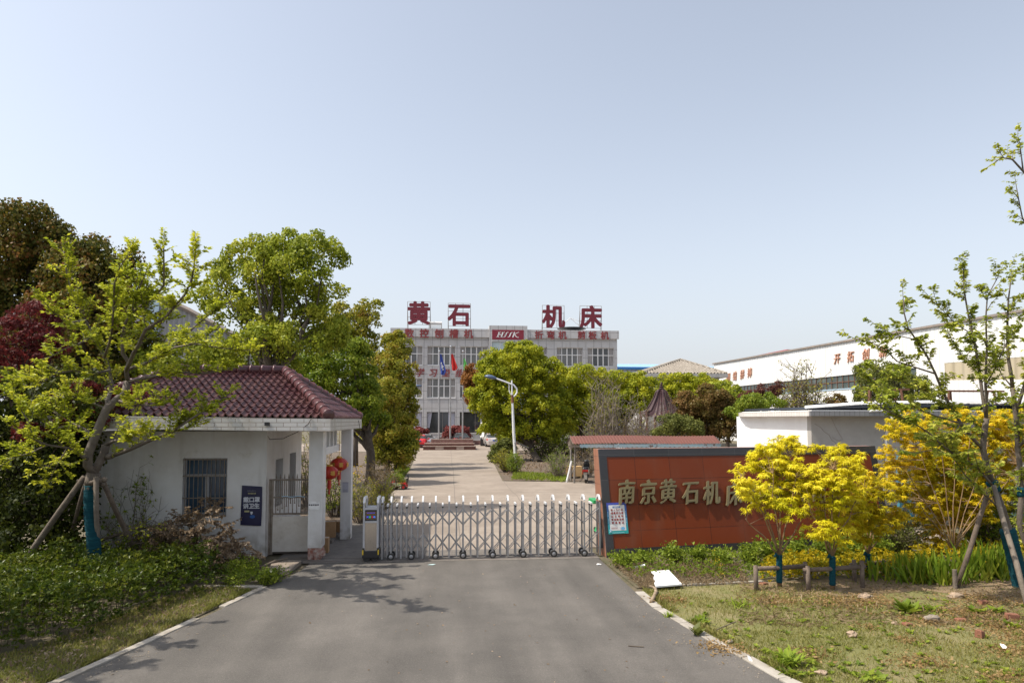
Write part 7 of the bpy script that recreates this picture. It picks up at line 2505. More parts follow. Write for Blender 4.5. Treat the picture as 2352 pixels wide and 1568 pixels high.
def shoot_leaves(sh, rng, per, size, droop, jit=0.6, t0=0.1):
    n = len(sh) * per
    A_ = np.repeat(np.array([s for s, _ in sh]), per, 0)
    B2 = np.repeat(np.array([e for _, e in sh]), per, 0)
    t = np.tile(np.linspace(t0, 1.03, per), len(sh)) + rng.uniform(-0.04, 0.04, n)
    ax = _norm(B2 - A_)
    P = A_ + (B2 - A_) * t[:, None]
    side = _norm(np.cross(ax, np.array([0, 0, 1.0])) + 1e-6)
    sg = np.where(np.arange(n) % 2 == 0, 1.0, -1.0)[:, None]
    D = _norm(ax * 0.55 + side * sg * 0.9 + rng.normal(size=(n, 3)) * 0.35 * jit + np.array([0, 0, -droop]))
    N = _norm(np.array([0, 0, 1.0]) + rng.normal(size=(n, 3)) * jit)
    return P, D, N, size * rng.uniform(0.6, 1.25, n)

def traced_tree(name, label, cat, Y, limbs, bark, leaf, shape, per_m, L, up, per, size, droop, wraps=(), sub=2, group=None, seed_jit=0.0, start=0.15, spread=1.0, sub_leaf=True, t0=0.1):
    """limbs: ([(u,v,dy),...], r_start, r_end): each knot lies dy metres behind or before the trunk plane"""
    rng, rr = nrng()
    LB = []
    for pts, ra, rb in limbs:
        q = [AY(u, v, Y + dy) for u, v, dy in pts]
        LB.append((q, ra, rb))
    base = LB[0][0][0]
    o = empty(name, (base.x, base.y, 0), label, cat, group)
    b = MB()
    for q, ra, rb in LB:
        fine = []
        for i in range(len(q) - 1):
            seg = (q[i + 1] - q[i]).length
            m = max(1, int(seg / 0.25))
            for k in range(m):
                w = 0.015 * min(1, seg) if fine else 0
                fine.append(q[i].lerp(q[i + 1], k / m) + Vector((rr.uniform(-w, w), rr.uniform(-w, w), rr.uniform(-w, w))))
        fine.append(q[-1])
        nf_ = len(fine) - 1
        b.tube(fine, [ra + (rb - ra) * i / nf_ for i in range(nf_ + 1)], 8)
    small = [(q, rb) for q, ra, rb in LB if ra < 0.075 or len(LB) < 3]
    s1 = shoots(small, rr, per_m, L, up, start, spread, L > 0.4, 0.35 if L > 0.4 else 1.0)
    lev = [s1]
    for _ in range(sub - 1):
        nx_ = shoots([([s, s.lerp(e, 0.5), e], 0.01) for s, e in lev[-1]], rr, per_m * 0.9, L * (0.48 if L > 0.4 else 0.65), up * 0.8, 0.2, spread)
        lev.append(nx_)
    for k, sh in enumerate(lev):
        for s, e in sh:
            m = s.lerp(e, 0.5) + Vector((rr.uniform(-1, 1), rr.uniform(-1, 1), rr.uniform(-0.5, 1))) * 0.05 * (e - s).length
            r = 0.008 if k == 0 else 0.004
            b.tube([s, m, e], [r, r * 0.75, r * 0.4], 4, cap=False)
    b.build('trunk', M[bark], o, smooth=True)
    PP = [shoot_leaves(sh, rng, per, size, droop, t0=t0) for sh in lev]
    P, D, N, S = [np.concatenate([x[i] for x in PP]) for i in range(4)]
    ok = P[:, 2] > 0.3
    leaves('crown', P[ok], D[ok], N[ok], S[ok], shape, M[leaf], o)
    for pts, r in wraps:
        q = [AY(u, v, Y + dy) for u, v, dy in pts]
        b = MB()
        fine = []
        for i in range(len(q) - 1):
            m = max(2, int((q[i + 1] - q[i]).length / 0.05))
            for k in range(m): fine.append(q[i].lerp(q[i + 1], k / m))
        fine.append(q[-1])
        b.tube(fine, [r * (1 + 0.07 * (i % 2) + rr.uniform(-0.02, 0.03)) for i in range(len(fine))], 14)
        b.build('trunk_wrap', M['wrap'], o, smooth=True)
    return o

YE = 14.4
elm_limbs = [
    ([(221, 1352, 0), (214, 1230, 0), (208, 1170, 0), (209, 1110, 0), (216, 1085, 0)], 0.10, 0.135),
    ([(216, 1085, 0), (228, 1062, 0.05), (240, 1040, 0.1), (243, 1022, 0.1)], 0.10, 0.08),
    ([(216, 1085, 0), (201, 1068, -0.1), (204, 1040, -0.1), (218, 1005, -0.05), (230, 975, 0), (245, 938, 0.1), (268, 918, 0.15), (287, 902, 0.2), (293, 876, 0.25)], 0.115, 0.075),
    ([(293, 876, 0.25), (290, 850, 0.3), (296, 832, 0.3), (282, 812, 0.3), (281, 785, 0.4), (287, 745, 0.5), (300, 720, 0.5), (330, 698, 0.4), (358, 677, 0.3), (376, 640, 0.3), (377, 590, 0.3), (376, 528, 0.3)], 0.06, 0.012),
    ([(290, 850, 0.3), (309, 808, 0.1), (335, 757, -0.1), (380, 728, -0.2), (424, 672, -0.3), (440, 630, -0.3), (446, 585, -0.3), (448, 538, -0.3)], 0.055, 0.012),
    ([(293, 876, 0.25), (330, 868, 0.0), (357, 863, -0.2), (412, 856, -0.5), (467, 858, -0.7), (520, 850, -0.9)], 0.04, 0.01),
    ([(258, 1046, 0), (299, 1030, -0.2), (343, 1011, -0.4), (390, 994, -0.6), (430, 968, -0.7), (480, 935, -0.8), (525, 905, -0.9)], 0.06, 0.010),
    ([(240, 1050, 0.1), (258, 1046, 0)], 0.07, 0.06),
    ([(390, 994, -0.6), (420, 985, -0.4), (470, 960, -0.2)], 0.02, 0.008),
    ([(205, 1055, -0.1), (192, 1049, -0.3), (178, 1036, -0.5), (154, 1028, -0.7), (110, 1022, -0.9), (77, 1008, -1.1), (27, 981, -1.3)], 0.045, 0.010),
    ([(218, 1005, -0.05), (195, 985, 0.2), (170, 973, 0.3), (148, 958, 0.4), (120, 945, 0.4)], 0.04, 0.010),
    ([(245, 938, 0.1), (248, 915, 0.4), (258, 890, 0.6), (252, 850, 0.7), (240, 820, 0.8), (215, 770, 0.9), (196, 735, 0.9), (178, 708, 0.8), (165, 660, 0.8), (152, 600, 0.8), (146, 540, 0.8)], 0.055, 0.010),
    ([(240, 820, 0.8), (255, 770, 0.5), (262, 710, 0.2), (262, 640, 0.0), (275, 590, -0.2), (298, 545, -0.3)], 0.035, 0.008),
    ([(287, 745, 0.5), (310, 700, 0.8), (318, 655, 0.9), (333, 612, 0.9)], 0.03, 0.008),
    ([(290, 850, 0.3), (340, 832, 0.8), (400, 798, 1.0), (456, 742, 1.1), (490, 715, 1.1), (530, 690, 1.1)], 0.045, 0.010),
    ([(400, 798, 1.0), (450, 790, 0.7), (510, 800, 0.4), (570, 805, 0.2)], 0.025, 0.008),
    ([(252, 850, 0.7), (210, 860, 0.4), (170, 850, 0.2), (130, 858, -0.1), (95, 880, -0.3)], 0.035, 0.008),
    ([(215, 770, 0.9), (180, 790, 0.4), (150, 800, 0.1), (115, 820, -0.1)], 0.028, 0.008),
    ([(268, 918, 0.15), (310, 930, -0.2), (360, 930, -0.4), (420, 915, -0.6)], 0.03, 0.008),
    ([(77, 1008, -1.1), (60, 960, -1.0), (40, 930, -1.0)], 0.02, 0.006),
    ([(110, 1022, -0.9), (70, 1040, -0.6), (30, 1050, -0.4), (0, 1070, -0.2)], 0.02, 0.006),
    ([(154, 1028, -0.7), (130, 1070, -0.5), (110, 1110, -0.4)], 0.015, 0.005),
    ([(170, 973, 0.3), (120, 985, 0.6), (60, 930, 0.8), (20, 905, 0.9)], 0.025, 0.006),
    ([(130, 858, -0.1), (70, 890, 0.2), (30, 870, 0.3)], 0.02, 0.006),
    ([(245, 938, 0.1), (200, 920, 0.5), (150, 905, 0.7), (110, 920, 0.8)], 0.025, 0.006),
    ([(196, 735, 0.9), (160, 740, 0.5), (125, 720, 0.3), (100, 690, 0.2)], 0.02, 0.006),
    ([(335, 757, -0.1), (330, 720, -0.5), (345, 690, -0.7)], 0.02, 0.006),
    ([(243, 1022, 0.1), (262, 1012, -0.1), (283, 1010, -0.2), (310, 1000, -0.3)], 0.05, 0.010),
]
def forward(l):
    return [([(u, v + 38 * max(0.0, (700 - v) / 170.0), dy - 2.6 * min(1.0, max(0.0, (880 - v) / 300.0)) * (0.55 + 0.45 * math.sin(k * 2.1))) for u, v, dy in p], a * 0.80, c) for k, (p, a, c) in enumerate(l)]
elm_limbs = forward(elm_limbs)
traced_tree('elm_tree', 'leaning yellow green young elm with a teal wrapped trunk before the gatehouse', 'tree', YE, elm_limbs, 'bark_pale', 'leaf_elm', 'blade', 10.0, 0.52, 0.30, 13, 0.084, 0.1, wraps=[([(221, 1352, 0), (214, 1230, 0), (208, 1170, 0), (209, 1114, 0)], 0.122)], sub=2)
elm2 = copy_tree([o for o in COL.objects if o.name == 'elm_tree'][0])
elm2['label'] = 'sibling elm of the same row, standing before the left picture edge'
elm2.location.x -= 3.0
elm2.location.y -= 4.0
# timber stakes holding the elm
def stakes(name, lab_group, items, Y=None):
    for lab, (u0, v0, u1, v1, dy, r, mm) in items:
        p = G(u0, v0)
        q = AY(u1, v1, YE + dy if Y is None else Y + dy)
        d = (q - p)
        b = MB()
        b.tube([p - d * 0.03, p.lerp(q, 0.35) + Vector((0.02, 0, 0.01)), p.lerp(q, 0.7), q + d * 0.02], [r, r * 0.97, r * 0.93, r * 0.88], 9)
        o = empty(name, p, lab, 'stake', lab_group)
        b.build('pole', M[mm], o, smooth=True)
stakes('timber_stake', 'timber stakes propping the elm', [
    ('long thick timber stake slanting from the far left up to the elm', (18, 1338, 190, 1100, 0.0, 0.062, 'stake')),
    ('thin dark stake left of the teal wrapped elm trunk', (143, 1298, 196, 1108, 0.3, 0.04, 'rail')),
    ('pale upright stake in front of the teal wrapped elm trunk', (223, 1342, 221, 1100, -0.3, 0.052, 'stake_pale')),
    ('dark stake slanting right from the elm toward the brush pile', (325, 1305, 236, 1104, 0.15, 0.055, 'rail')),
])
for lab, (u0, v0, u1, v1, dy, dy2) in (('short crossbar lashed behind the elm fork', (178, 1104, 236, 1112, 0.15, 0.15)), ('short crossbar lashed in front of the elm fork', (196, 1111, 240, 1101, -0.22, -0.2))):
    b = MB()
    b.tube([AY(u0, v0, YE + dy), AY(u1, v1, YE + dy2)], 0.042, 8)
    b.blob(AY(u1, v1, YE + dy2), 0.055, 8, 6)
    tag(b.build('crossbar', M['stake'], smooth=True), lab, 'crossbar', 'crossbars lashed to the elm')

YK = 12.6
cherry1 = [
    ([(2352, 1385, 0.0), (2335, 1300, 0), (2318, 1225, 0), (2300, 1165, 0), (2280, 1115, 0)], 0.115, 0.085),
    ([(2280, 1115, 0), (2268, 1075, 0), (2257, 1030, 0), (2262, 985, 0), (2266, 961, 0)], 0.075, 0.06),
    ([(2257, 1030, 0), (2232, 1005, -0.1), (2206, 971, -0.2), (2175, 918, -0.3), (2148, 858, -0.4), (2128, 815, -0.4), (2104, 780, -0.5), (2085, 752, -0.5), (2076, 718, -0.5), (2075, 690, -0.5)], 0.042, 0.012),
    ([(2266, 961, 0), (2258, 912, 0.1), (2252, 862, 0.2), (2243, 812, 0.2), (2233, 767, 0.3), (2221, 702, 0.3), (2213, 660, 0.3), (2214, 622, 0.3)], 0.045, 0.012),
    ([(2266, 961, 0), (2265, 883, -0.2), (2266, 806, -0.3), (2264, 728, -0.3), (2268, 680, -0.3), (2290, 640, -0.3)], 0.038, 0.010),
    ([(2290, 1128, 0), (2245, 1072, -0.4), (2195, 1046, -0.6), (2140, 998, -0.9), (2094, 968, -1.1), (2050, 950, -1.2), (2000, 918, -1.3)], 0.035, 0.008),
    ([(2294, 1165, 0), (2216, 1090, -0.3), (2198, 1063, -0.4), (2160, 1010, -0.5)], 0.025, 0.008),
    ([(2206, 971, -0.2), (2150, 955, -0.5), (2118, 943, -0.6), (2066, 931, -0.8), (2030, 893, -0.9), (2010, 880, -0.9)], 0.025, 0.006),
    ([(2148, 858, -0.4), (2110, 845, -0.2), (2060, 830, -0.1), (2030, 800, 0), (2000, 785, 0), (1970, 780, 0)], 0.022, 0.006),
    ([(2104, 780, -0.5), (2060, 770, -0.4), (2030, 757, -0.3)], 0.014, 0.005),
    ([(2175, 918, -0.3), (2120, 895, -0.6), (2060, 870, -0.7), (2020, 855, -0.8)], 0.02, 0.006),
    ([(2252, 862, 0.2), (2220, 830, 0.6), (2190, 790, 0.8), (2170, 740, 0.9)], 0.018, 0.005),
    ([(2265, 883, -0.2), (2290, 840, -0.3), (2310, 790, -0.3), (2330, 760, -0.3)], 0.02, 0.006),
    ([(2233, 767, 0.3), (2195, 745, 0.2), (2165, 712, 0.2), (2140, 690, 0.2)], 0.014, 0.005),
    ([(2206, 971, -0.2), (2190, 1000, -0.6), (2150, 1030, -0.8), (2110, 1040, -0.9)], 0.018, 0.006),
    ([(2258, 912, 0.1), (2300, 930, -0.4), (2340, 910, -0.5)], 0.018, 0.006),
]
cherry1 = [(p, a * 0.78, c * 0.85) for p, a, c in cherry1]
traced_tree('cherry_tree', 'multi stemmed young cherry propped by two poles at the right', 'tree', YK, cherry1, 'bark', 'leaf_cherry', 'heart', 8.5, 0.32, 0.22, 9, 0.085, 0.45, wraps=[([(2352, 1384, 0), (2335, 1300, 0), (2314, 1215, 0)], 0.135), ([(2287, 1127, 0), (2277, 1105, 0)], 0.10)], sub=2, group='cherries on the right')
cherry2 = [
    ([(2372, 1330, 0.5), (2360, 1260, 0.5), (2342, 1200, 0.5), (2346, 1130, 0.5), (2338, 1030, 0.5), (2333, 950, 0.5), (2326, 890, 0.5)], 0.06, 0.045),
    ([(2326, 890, 0.5), (2317, 825, 0.5), (2313, 760, 0.5), (2316, 690, 0.5), (2322, 640, 0.5)], 0.04, 0.012),
    ([(2333, 950, 0.5), (2355, 880, 0.3), (2370, 800, 0.2), (2375, 700, 0.2), (2360, 630, 0.2)], 0.04, 0.012),
    ([(2326, 890, 0.5), (2300, 860, 0.8), (2285, 820, 0.9)], 0.018, 0.006),
    ([(2338, 1030, 0.5), (2370, 990, 0.2), (2400, 940, 0)], 0.03, 0.01),
]
traced_tree('cherry_tree', 'second cherry running up the right picture edge', 'tree', YK + 0.6, cherry2, 'bark', 'leaf_cherry', 'heart', 8.5, 0.32, 0.22, 9, 0.082, 0.45, wraps=[([(2346, 1140, 0.5), (2345, 1118, 0.5)], 0.075)], sub=2, group='cherries on the right')
over = [
    ([(2560, 1500, 0), (2540, 1200, 0), (2510, 900, 0), (2480, 650, 0)], 0.10, 0.07),
    ([(2480, 650, 0), (2430, 500, 0), (2380, 420, 0), (2350, 393, 0), (2325, 366, 0), (2300, 362, 0), (2290, 370, 0)], 0.05, 0.008),
    ([(2510, 900, 0), (2450, 640, 0.2), (2395, 560, 0.2), (2365, 530, 0.2), (2348, 500, 0.2), (2340, 460, 0.2), (2335, 432, 0.2)], 0.04, 0.008),
    ([(2350, 393, 0), (2346, 360, 0), (2342, 328, 0)], 0.014, 0.006),
    ([(2480, 650, 0), (2520, 420, 0), (2540, 250, 0)], 0.05, 0.02),
]
traced_tree('overhanging_tree', 'tree outside the right edge whose small leafy twigs hang into the sky', 'tree', 11.5, over, 'bark', 'leaf_elm', 'blade', 7.5, 0.26, 0.1, 10, 0.07, 0.3, sub=2)
stakes('timber_stake', 'timber poles propping the cherry', [
    ('dark timber pole slanting up to the cherry fork above the irises', (2198, 1347, 2276, 1110, 0.0, 0.048, 'rail')),
    ('pale grey timber pole right beside the teal wrapped cherry trunk', (2362, 1400, 2284, 1120, -0.25, 0.05, 'stake_pale')),
], YK)
b = MB()
g = G(2194, 1350)
b.tube([g - Vector((0, 0, 0.05)), g + Vector((0.0, 0, 0.36))], 0.042, 8)
tag(b.build('timber_peg', M['stake']), 'short timber peg beside the foot of the dark cherry pole', 'peg')

# golden maples
def gold_maple(label, base, stems, crown, Y, wrapv, seed, leaf='leaf_maple_gold', n=1500, r0=0.02, size=0.085, wr=0.05):
    """vase of thin stems; leaf tufts fill the crown ellipsoids"""
    rng, rr = nrng()
    g = G(*base)
    o = empty('golden_maple', g, label, 'maple', 'golden maples on the right')
    fk = AY(wrapv[0], wrapv[1], g.y)
    ee = ellipsoids(crown, Y, 0.8)
    b = MB()
    b.tube([g - Vector((0, 0, 0.05)), g.lerp(fk, 0.5) + Vector((0.01, 0, 0)), fk], [wr * 0.95, wr * 0.9, wr * 0.95], 9)
    heads = []
    tot = sum(e[1][0] * e[1][2] for e in ee)
    for c, r in ee:
        k = max(3, int(n * r[0] * r[2] / tot / 27))
        d = _dirs(rng, k)
        for q in d * (rng.uniform(0.0, 1.1, k) ** 0.5)[:, None]:
            heads.append(Vector((c[0] + q[0] * r[0], c[1] + q[1] * r[1], c[2] + q[2] * r[2])))
    mains = []
    for (u, v, dy) in stems:
        t = AY(u, v, g.y + dy)
        m1 = fk.lerp(t, 0.35) + Vector((-(t.x - fk.x) * 0.06, 0, -0.02)) + Vector((rr.uniform(-0.02, 0.02), 0, 0))
        pts = [fk, m1, fk.lerp(t, 0.7) + Vector((rr.uniform(-0.04, 0.04), rr.uniform(-0.04, 0.04), 0)), t]
        wav = [fk]
        for a_, c_ in zip(pts, pts[1:]):
            wav += [a_.lerp(c_, 0.5) + Vector((rr.uniform(-1, 1), rr.uniform(-1, 1), 0)) * 0.035, c_]
        b.tube(wav, [r0 * (1 - 0.12 * i) for i in range(7)], 7)
        mains += [pts[1].lerp(pts[2], f) for f in (0.3, 0.8)] + [pts[2].lerp(pts[3], f) for f in (0.2, 0.5, 0.9)]
    for h in heads:
        if rr.random() > 240 / len(heads): continue
        s = min(mains, key=lambda q: (q - h).length + 0.6 * max(0, q.z - h.z))
        b.tube(bent(s, h, 4, 0.10, rr), [0.006, 0.005, 0.004, 0.003, 0.002], 4, cap=False)
    b.build('trunk', M['bark_tan'], o, smooth=True)
    Hh = np.array(heads)
    per = 19
    idx = np.repeat(np.arange(len(Hh)), per)
    m = len(idx)
    az = rng.uniform(0, 2 * math.pi, m)
    out = np.stack([np.cos(az), np.sin(az), rng.uniform(-0.5, 0.35, m)], 1)
    P = Hh[idx] + out * rng.uniform(0.01, 0.085, m)[:, None] + rng.normal(size=(m, 3)) * 0.02
    D = _norm(out + np.array([0, 0, -0.35]))
    N = _norm(np.array([0, 0, 1.0]) + out * 0.35 + rng.normal(size=(m, 3)) * 0.3)
    leaves('crown', P, D, N, size * rng.uniform(0.7, 1.25, m), 'palm', M[leaf], o)
    b = MB()
    k = 14
    b.tube([g.lerp(fk, 0.12 + 0.9 * i / k) for i in range(k + 1)], [wr * (1.12 + 0.10 * (i % 2)) for i in range(k + 1)], 12)
    b.tube([fk + Vector((-0.03, -0.02, -0.04)), fk + Vector((-0.09, -0.03, 0.04)), fk + Vector((-0.11, -0.02, -0.02))], [0.03, 0.035, 0.02], 7)
    b.build('trunk_wrap', M['wrap'], o, smooth=True)
    return o
gold_maple('golden maple over the end of the gold characters, left of its two neighbours', (1790, 1346), [(1712, 1190, -0.2), (1745, 1120, 0.1), (1775, 1080, -0.1), (1800, 1060, 0.2), (1830, 1090, -0.2), (1700, 1090, 0.1), (1850, 1180, 0)], [(1740, 1060, 40, 28), (1720, 1110, 45, 32), (1790, 1050, 55, 40), (1800, 1110, 58, 50), (1750, 1140, 45, 32), (1835, 1090, 40, 50), (1800, 1165, 45, 25), (1800, 1018, 32, 22), (1700, 1075, 24, 16), (1722, 1160, 20, 16), (1830, 1020, 26, 22)], 13.2, (1790, 1275), 1, n=7400)
gold_maple('golden maple standing between its two neighbours behind the middle of the rail', (1912, 1352), [(1860, 1160, -0.1), (1890, 1110, 0.1), (1915, 1070, 0), (1940, 1100, 0.2), (1965, 1150, -0.1), (1880, 1200, -0.2)], [(1905, 1055, 48, 36), (1880, 1105, 50, 45), (1940, 1095, 45, 48), (1900, 1160, 60, 45), (1950, 1165, 40, 40), (1880, 1215, 42, 30), (1935, 1220, 40, 28), (1915, 1025, 30, 18), (1970, 1060, 30, 24)], 12.9, (1912, 1278), 2, n=6200)
gold_maple('slim golden maple right of the other two with green gold inner leaves', (1996, 1322), [(1965, 1190, 0.1), (1985, 1130, -0.1), (2010, 1140, 0.1), (2030, 1180, 0), (2050, 1200, -0.2)], [(1985, 1110, 38, 36), (2020, 1130, 38, 40), (1970, 1180, 34, 36), (2010, 1195, 42, 32), (2050, 1190, 36, 20), (2070, 1175, 20, 14), (1990, 1230, 30, 18)], 13.9, (1994, 1272), 3, 'leaf_maple_gold2', n=4800)
gold_maple('biggest golden maple, many stemmed, behind the cherry', (2200, 1296), [(2080, 1080, -0.2), (2110, 1020, 0.2), (2150, 985, 0), (2190, 970, 0.3), (2230, 990, -0.2), (2270, 1010, 0.1), (2310, 1040, 0), (2100, 1140, -0.4), (2290, 1130, 0.2), (2345, 1060, 0.3)], [(2065, 985, 45, 28), (2120, 985, 60, 45), (2060, 1060, 48, 36), (2120, 1070, 70, 60), (2190, 1010, 70, 55), (2270, 1010, 65, 60), (2340, 1010, 50, 60), (2190, 1100, 80, 55), (2280, 1100, 70, 55), (2130, 1150, 60, 38), (2210, 1170, 60, 35), (2080, 1120, 40, 30), (2160, 1240, 40, 26), (2245, 1150, 60, 42), (2150, 1195, 50, 30), (2190, 1060, 60, 40), (2300, 970, 60, 30), (2200, 960, 40, 22)], 15.6, (2190, 1268), 4, 'leaf_maple_gold2', n=40000, r0=0.016, wr=0.08, size=0.085)

# ================================================================== LEFT HEDGE, BRUSH PILE
def poly_points(poly, n, rng):
    xs, ys = [p[0] for p in poly], [p[1] for p in poly]
    out = []
    while len(out) < n:
        x, y = rng.uniform(min(xs), max(xs), 4096), rng.uniform(min(ys), max(ys), 4096)
        ins = np.zeros(len(x), bool)
        j = len(poly) - 1
        for i in range(len(poly)):
            xi, yi = poly[i]
            xj, yj = poly[j]
            c = ((yi > y) != (yj > y)) & (x < (xj - xi) * (y - yi) / (yj - yi + 1e-12) + xi)
            ins ^= c
            j = i
        out += list(zip(x[ins], y[ins]))
    return np.array(out[:n])
def edge_dist(P, poly):
    d = np.full(len(P), 1e9)
    for i in range(len(poly)):
        a, b_ = np.array(poly[i]), np.array(poly[(i + 1) % len(poly)])
        ab = b_ - a
        t = np.clip(((P - a) @ ab) / (ab @ ab), 0, 1)
        d = np.minimum(d, np.linalg.norm(P - (a + t[:, None] * ab), axis=1))
    return d
rng, rr = nrng()
HP = [tuple(G(u, v).xy) for u, v in ((-60, 1515), (60, 1498), (190, 1470), (278, 1432), (380, 1392), (468, 1362), (528, 1340))] + [(-4.9, 15.0), (-6.0, 15.7), (-8.5, 15.6), (-11.5, 16.0), (-14, 16), (-14, 10)]
n = 12500
Q = poly_points(HP, n, rng)
ed = edge_dist(Q, HP)
hgt = np.minimum(0.78, 0.30 + 2.2 * ed) * (0.86 + 0.22 * np.sin(Q[:, 0] * 2.3 + 0.7 * np.sin(Q[:, 1] * 1.7)) * np.sin(Q[:, 1] * 2.6 + 1.0))
lev = rng.uniform(0, 1, n) ** 0.45
z = np.maximum(0.05, hgt * lev * rng.uniform(0.8, 1.15, n))
per = 8
idx = np.repeat(np.arange(n), per)
m = len(idx)
az = rng.uniform(0, 2 * math.pi, m)
el = rng.uniform(-0.1, 1.1, m)
D = np.stack([np.cos(az) * np.cos(el), np.sin(az) * np.cos(el), np.sin(el)], 1)
P = np.stack([Q[idx, 0], Q[idx, 1], z[idx]], 1) + D * rng.uniform(0, 0.03, m)[:, None]
N = _norm(np.cross(D, _dirs(rng, m)) + np.array([0, 0, 0.5]))
ho = empty('hedge', (HP[-1][0] + 6, 13, 0), 'low glossy green hedge covering the left foreground bed', 'hedge')
leaves('foliage', P, D, N, 0.068 * rng.uniform(0.6, 1.3, m), 'blade', M['leaf_hedge'], ho)
b = MB()
for k in range(1200):
    i = rr.randrange(n)
    b.tube([(Q[i, 0], Q[i, 1], 0), (Q[i, 0] + rr.uniform(-0.06, 0.06), Q[i, 1] + rr.uniform(-0.06, 0.06), z[i])], [0.006, 0.003], 3, cap=False)
b.build('stems', M['twig'], ho)

bp = empty('brush_pile', (-5.6, 15.9, 0), 'heap of cut branches with withered brown leaves below the barred window', 'brush pile')
b = MB()
LB = [([(255, 1290, 0), (300, 1262, 0.1), (330, 1248, 0.2), (360, 1222, 0.2), (400, 1196, 0.3), (440, 1170, 0.4)], 0.03),
      ([(95, 1300, 0.0), (150, 1268, 0.1), (230, 1240, 0.2), (300, 1218, 0.2), (345, 1208, 0.1), (400, 1212, 0), (460, 1228, -0.1), (505, 1252, -0.1), (540, 1280, -0.1)], 0.045),
      ([(345, 1208, 0.1), (420, 1204, 0), (470, 1196, -0.1), (510, 1210, 0), (535, 1240, 0)], 0.024),
      ([(380, 1265, -0.3), (430, 1256, -0.3), (480, 1250, -0.3), (530, 1262, -0.3), (565, 1290, -0.3)], 0.022),
      ([(300, 1240, -0.2), (340, 1270, -0.3), (380, 1300, -0.4), (400, 1310, -0.4)], 0.02),
      ([(260, 1270, 0.1), (330, 1255, 0.3), (430, 1240, 0.5), (520, 1270, 0.4)], 0.02),
      ([(400, 1290, -0.1), (420, 1230, 0), (470, 1180, 0.2), (490, 1160, 0.3)], 0.014),
      ([(450, 1300, -0.3), (500, 1285, -0.3), (550, 1300, -0.3), (575, 1315, -0.3)], 0.014)]
for _ in range(9):
    u0, v0 = rr.uniform(240, 470), rr.uniform(1240, 1315)
    du, arch = rr.uniform(70, 150), rr.uniform(15, 60)
    dz = rr.uniform(-0.5, 0.4)
    LB.append(([(u0 + du * k / 4, v0 + rr.uniform(-6, 6) + 12 * k / 4 - arch * math.sin(math.pi * (k + 0.4) / 4.8), dz) for k in range(5)], rr.uniform(0.010, 0.022)))
LL = []
for pts, r in LB:
    q = [AY(u, v, 15.9 + dy) for u, v, dy in pts]
    q = [Vector((p.x, p.y, max(p.z, 0.06))) for p in q]
    b.tube(q, [r * (1 - 0.75 * i / (len(q) - 1)) for i in range(len(q))], 7)
    LL.append((q, r))
s1 = shoots(LL, rr, 13, 0.42, -0.05, 0.2, 1.2)
s2 = shoots([([s, s.lerp(e, 0.5), e], 0.01) for s, e in s1], rr, 3.0, 0.28, -0.15, 0.2, 1.2)
fix = lambda p: Vector((p.x, p.y, max(p.z, 0.05)))
for s, e in s1 + s2: b.tube([fix(s), fix(s.lerp(e, 0.5)), fix(e)], [0.007, 0.005, 0.003], 4, cap=False)
b.build('branches', M['twig'], bp)
dry = [(fix(s), fix(e)) for s, e in s1 + s2 if s.x > -7.2]
P, D, N, S = shoot_leaves(dry, rng, 13, 0.075, 0.5, 1.0)
k = len(P)
keep = rng.random(k) < np.clip((P[:, 0] + 7.2) / 1.6, 0.12, 1)
keep &= ~((P[:, 2] > 0.75) & (P[:, 0] < -6.2))
leaves('withered_leaves', P[keep], D[keep], N[keep], S[keep], 'heart', M['leaf_dry'], bp)
gr = [(fix(s), fix(e)) for s, e in s1 if s.x < -6.3]
P, D, N, S = shoot_leaves(gr, rng, 5, 0.09, 0.2, 0.8)
leaves('green_leaves', P, D, N, S, 'blade', M['leaf_elm'], bp)
shrub('wall_creeper', 'thin bare creeper stems climbing the white wall beside the elm', (AY(300, 1250, 16.7).x, 16.75), 0.75, 2.15, 26, 'leaf_weed', 150, 'twig', 0.10, None, 'creeper', 1.0, 0.007, 'palm', 6)
shrub('bare_shrub', 'leafless dark stems standing beside the barred window', (AY(370, 1250, 16.5).x, 16.5), 0.45, 1.15, 22, 'leaf_dry', 60, 'twig', 0.06, None, 'shrub', 1.0, 0.01)
shrub('weed_clump', 'green weed clump on the slab edge before the side gate', (G(560, 1320).x, G(560, 1320).y), 0.4, 0.3, 40, 'leaf_weed', 1500, 'twig', 0.05, 'weeds beside the road end', 'weeds', sub=3, rad=0.005)
shrub('weed_clump', 'green weed clump at the road corner left of the gate', (G(620, 1338).x, G(620, 1338).y), 0.38, 0.26, 40, 'leaf_weed', 1500, 'twig', 0.05, 'weeds beside the road end', 'weeds', sub=3, rad=0.005)
shrub('weed_clump', 'low weed tuft between hedge end and road corner', (G(540, 1342).x, G(540, 1342).y), 0.4, 0.2, 30, 'leaf_weed', 1000, 'twig', 0.045, 'weeds beside the road end', 'weeds', sub=3, rad=0.004)
sb = empty('concrete_slab', (G(645, 1305).x, G(645, 1305).y, 0), 'worn concrete slab on the ground before the side gate', 'slab')
b = MB()
a = [G(u, v) for u, v in ((612, 1318), (665, 1316), (692, 1293), (630, 1290))]
b.hexa([(p.x, p.y, -0.02) for p in a], [(p.x, p.y, 0.07) for p in a])
b.build('slab', M['concrete'], sb, bevel=0.01)
b = MB()
p, q = G(598, 1306), G(660, 1292)
b.tube([(p.x, p.y, 0.03), ((p.x + q.x) / 2, (p.y + q.y) / 2, 0.10), (q.x, q.y, 0.11)], [0.03, 0.027, 0.02], 7)
tag(b.build('stick', M['stake']), 'brown stick lying across the concrete slab', 'stick')
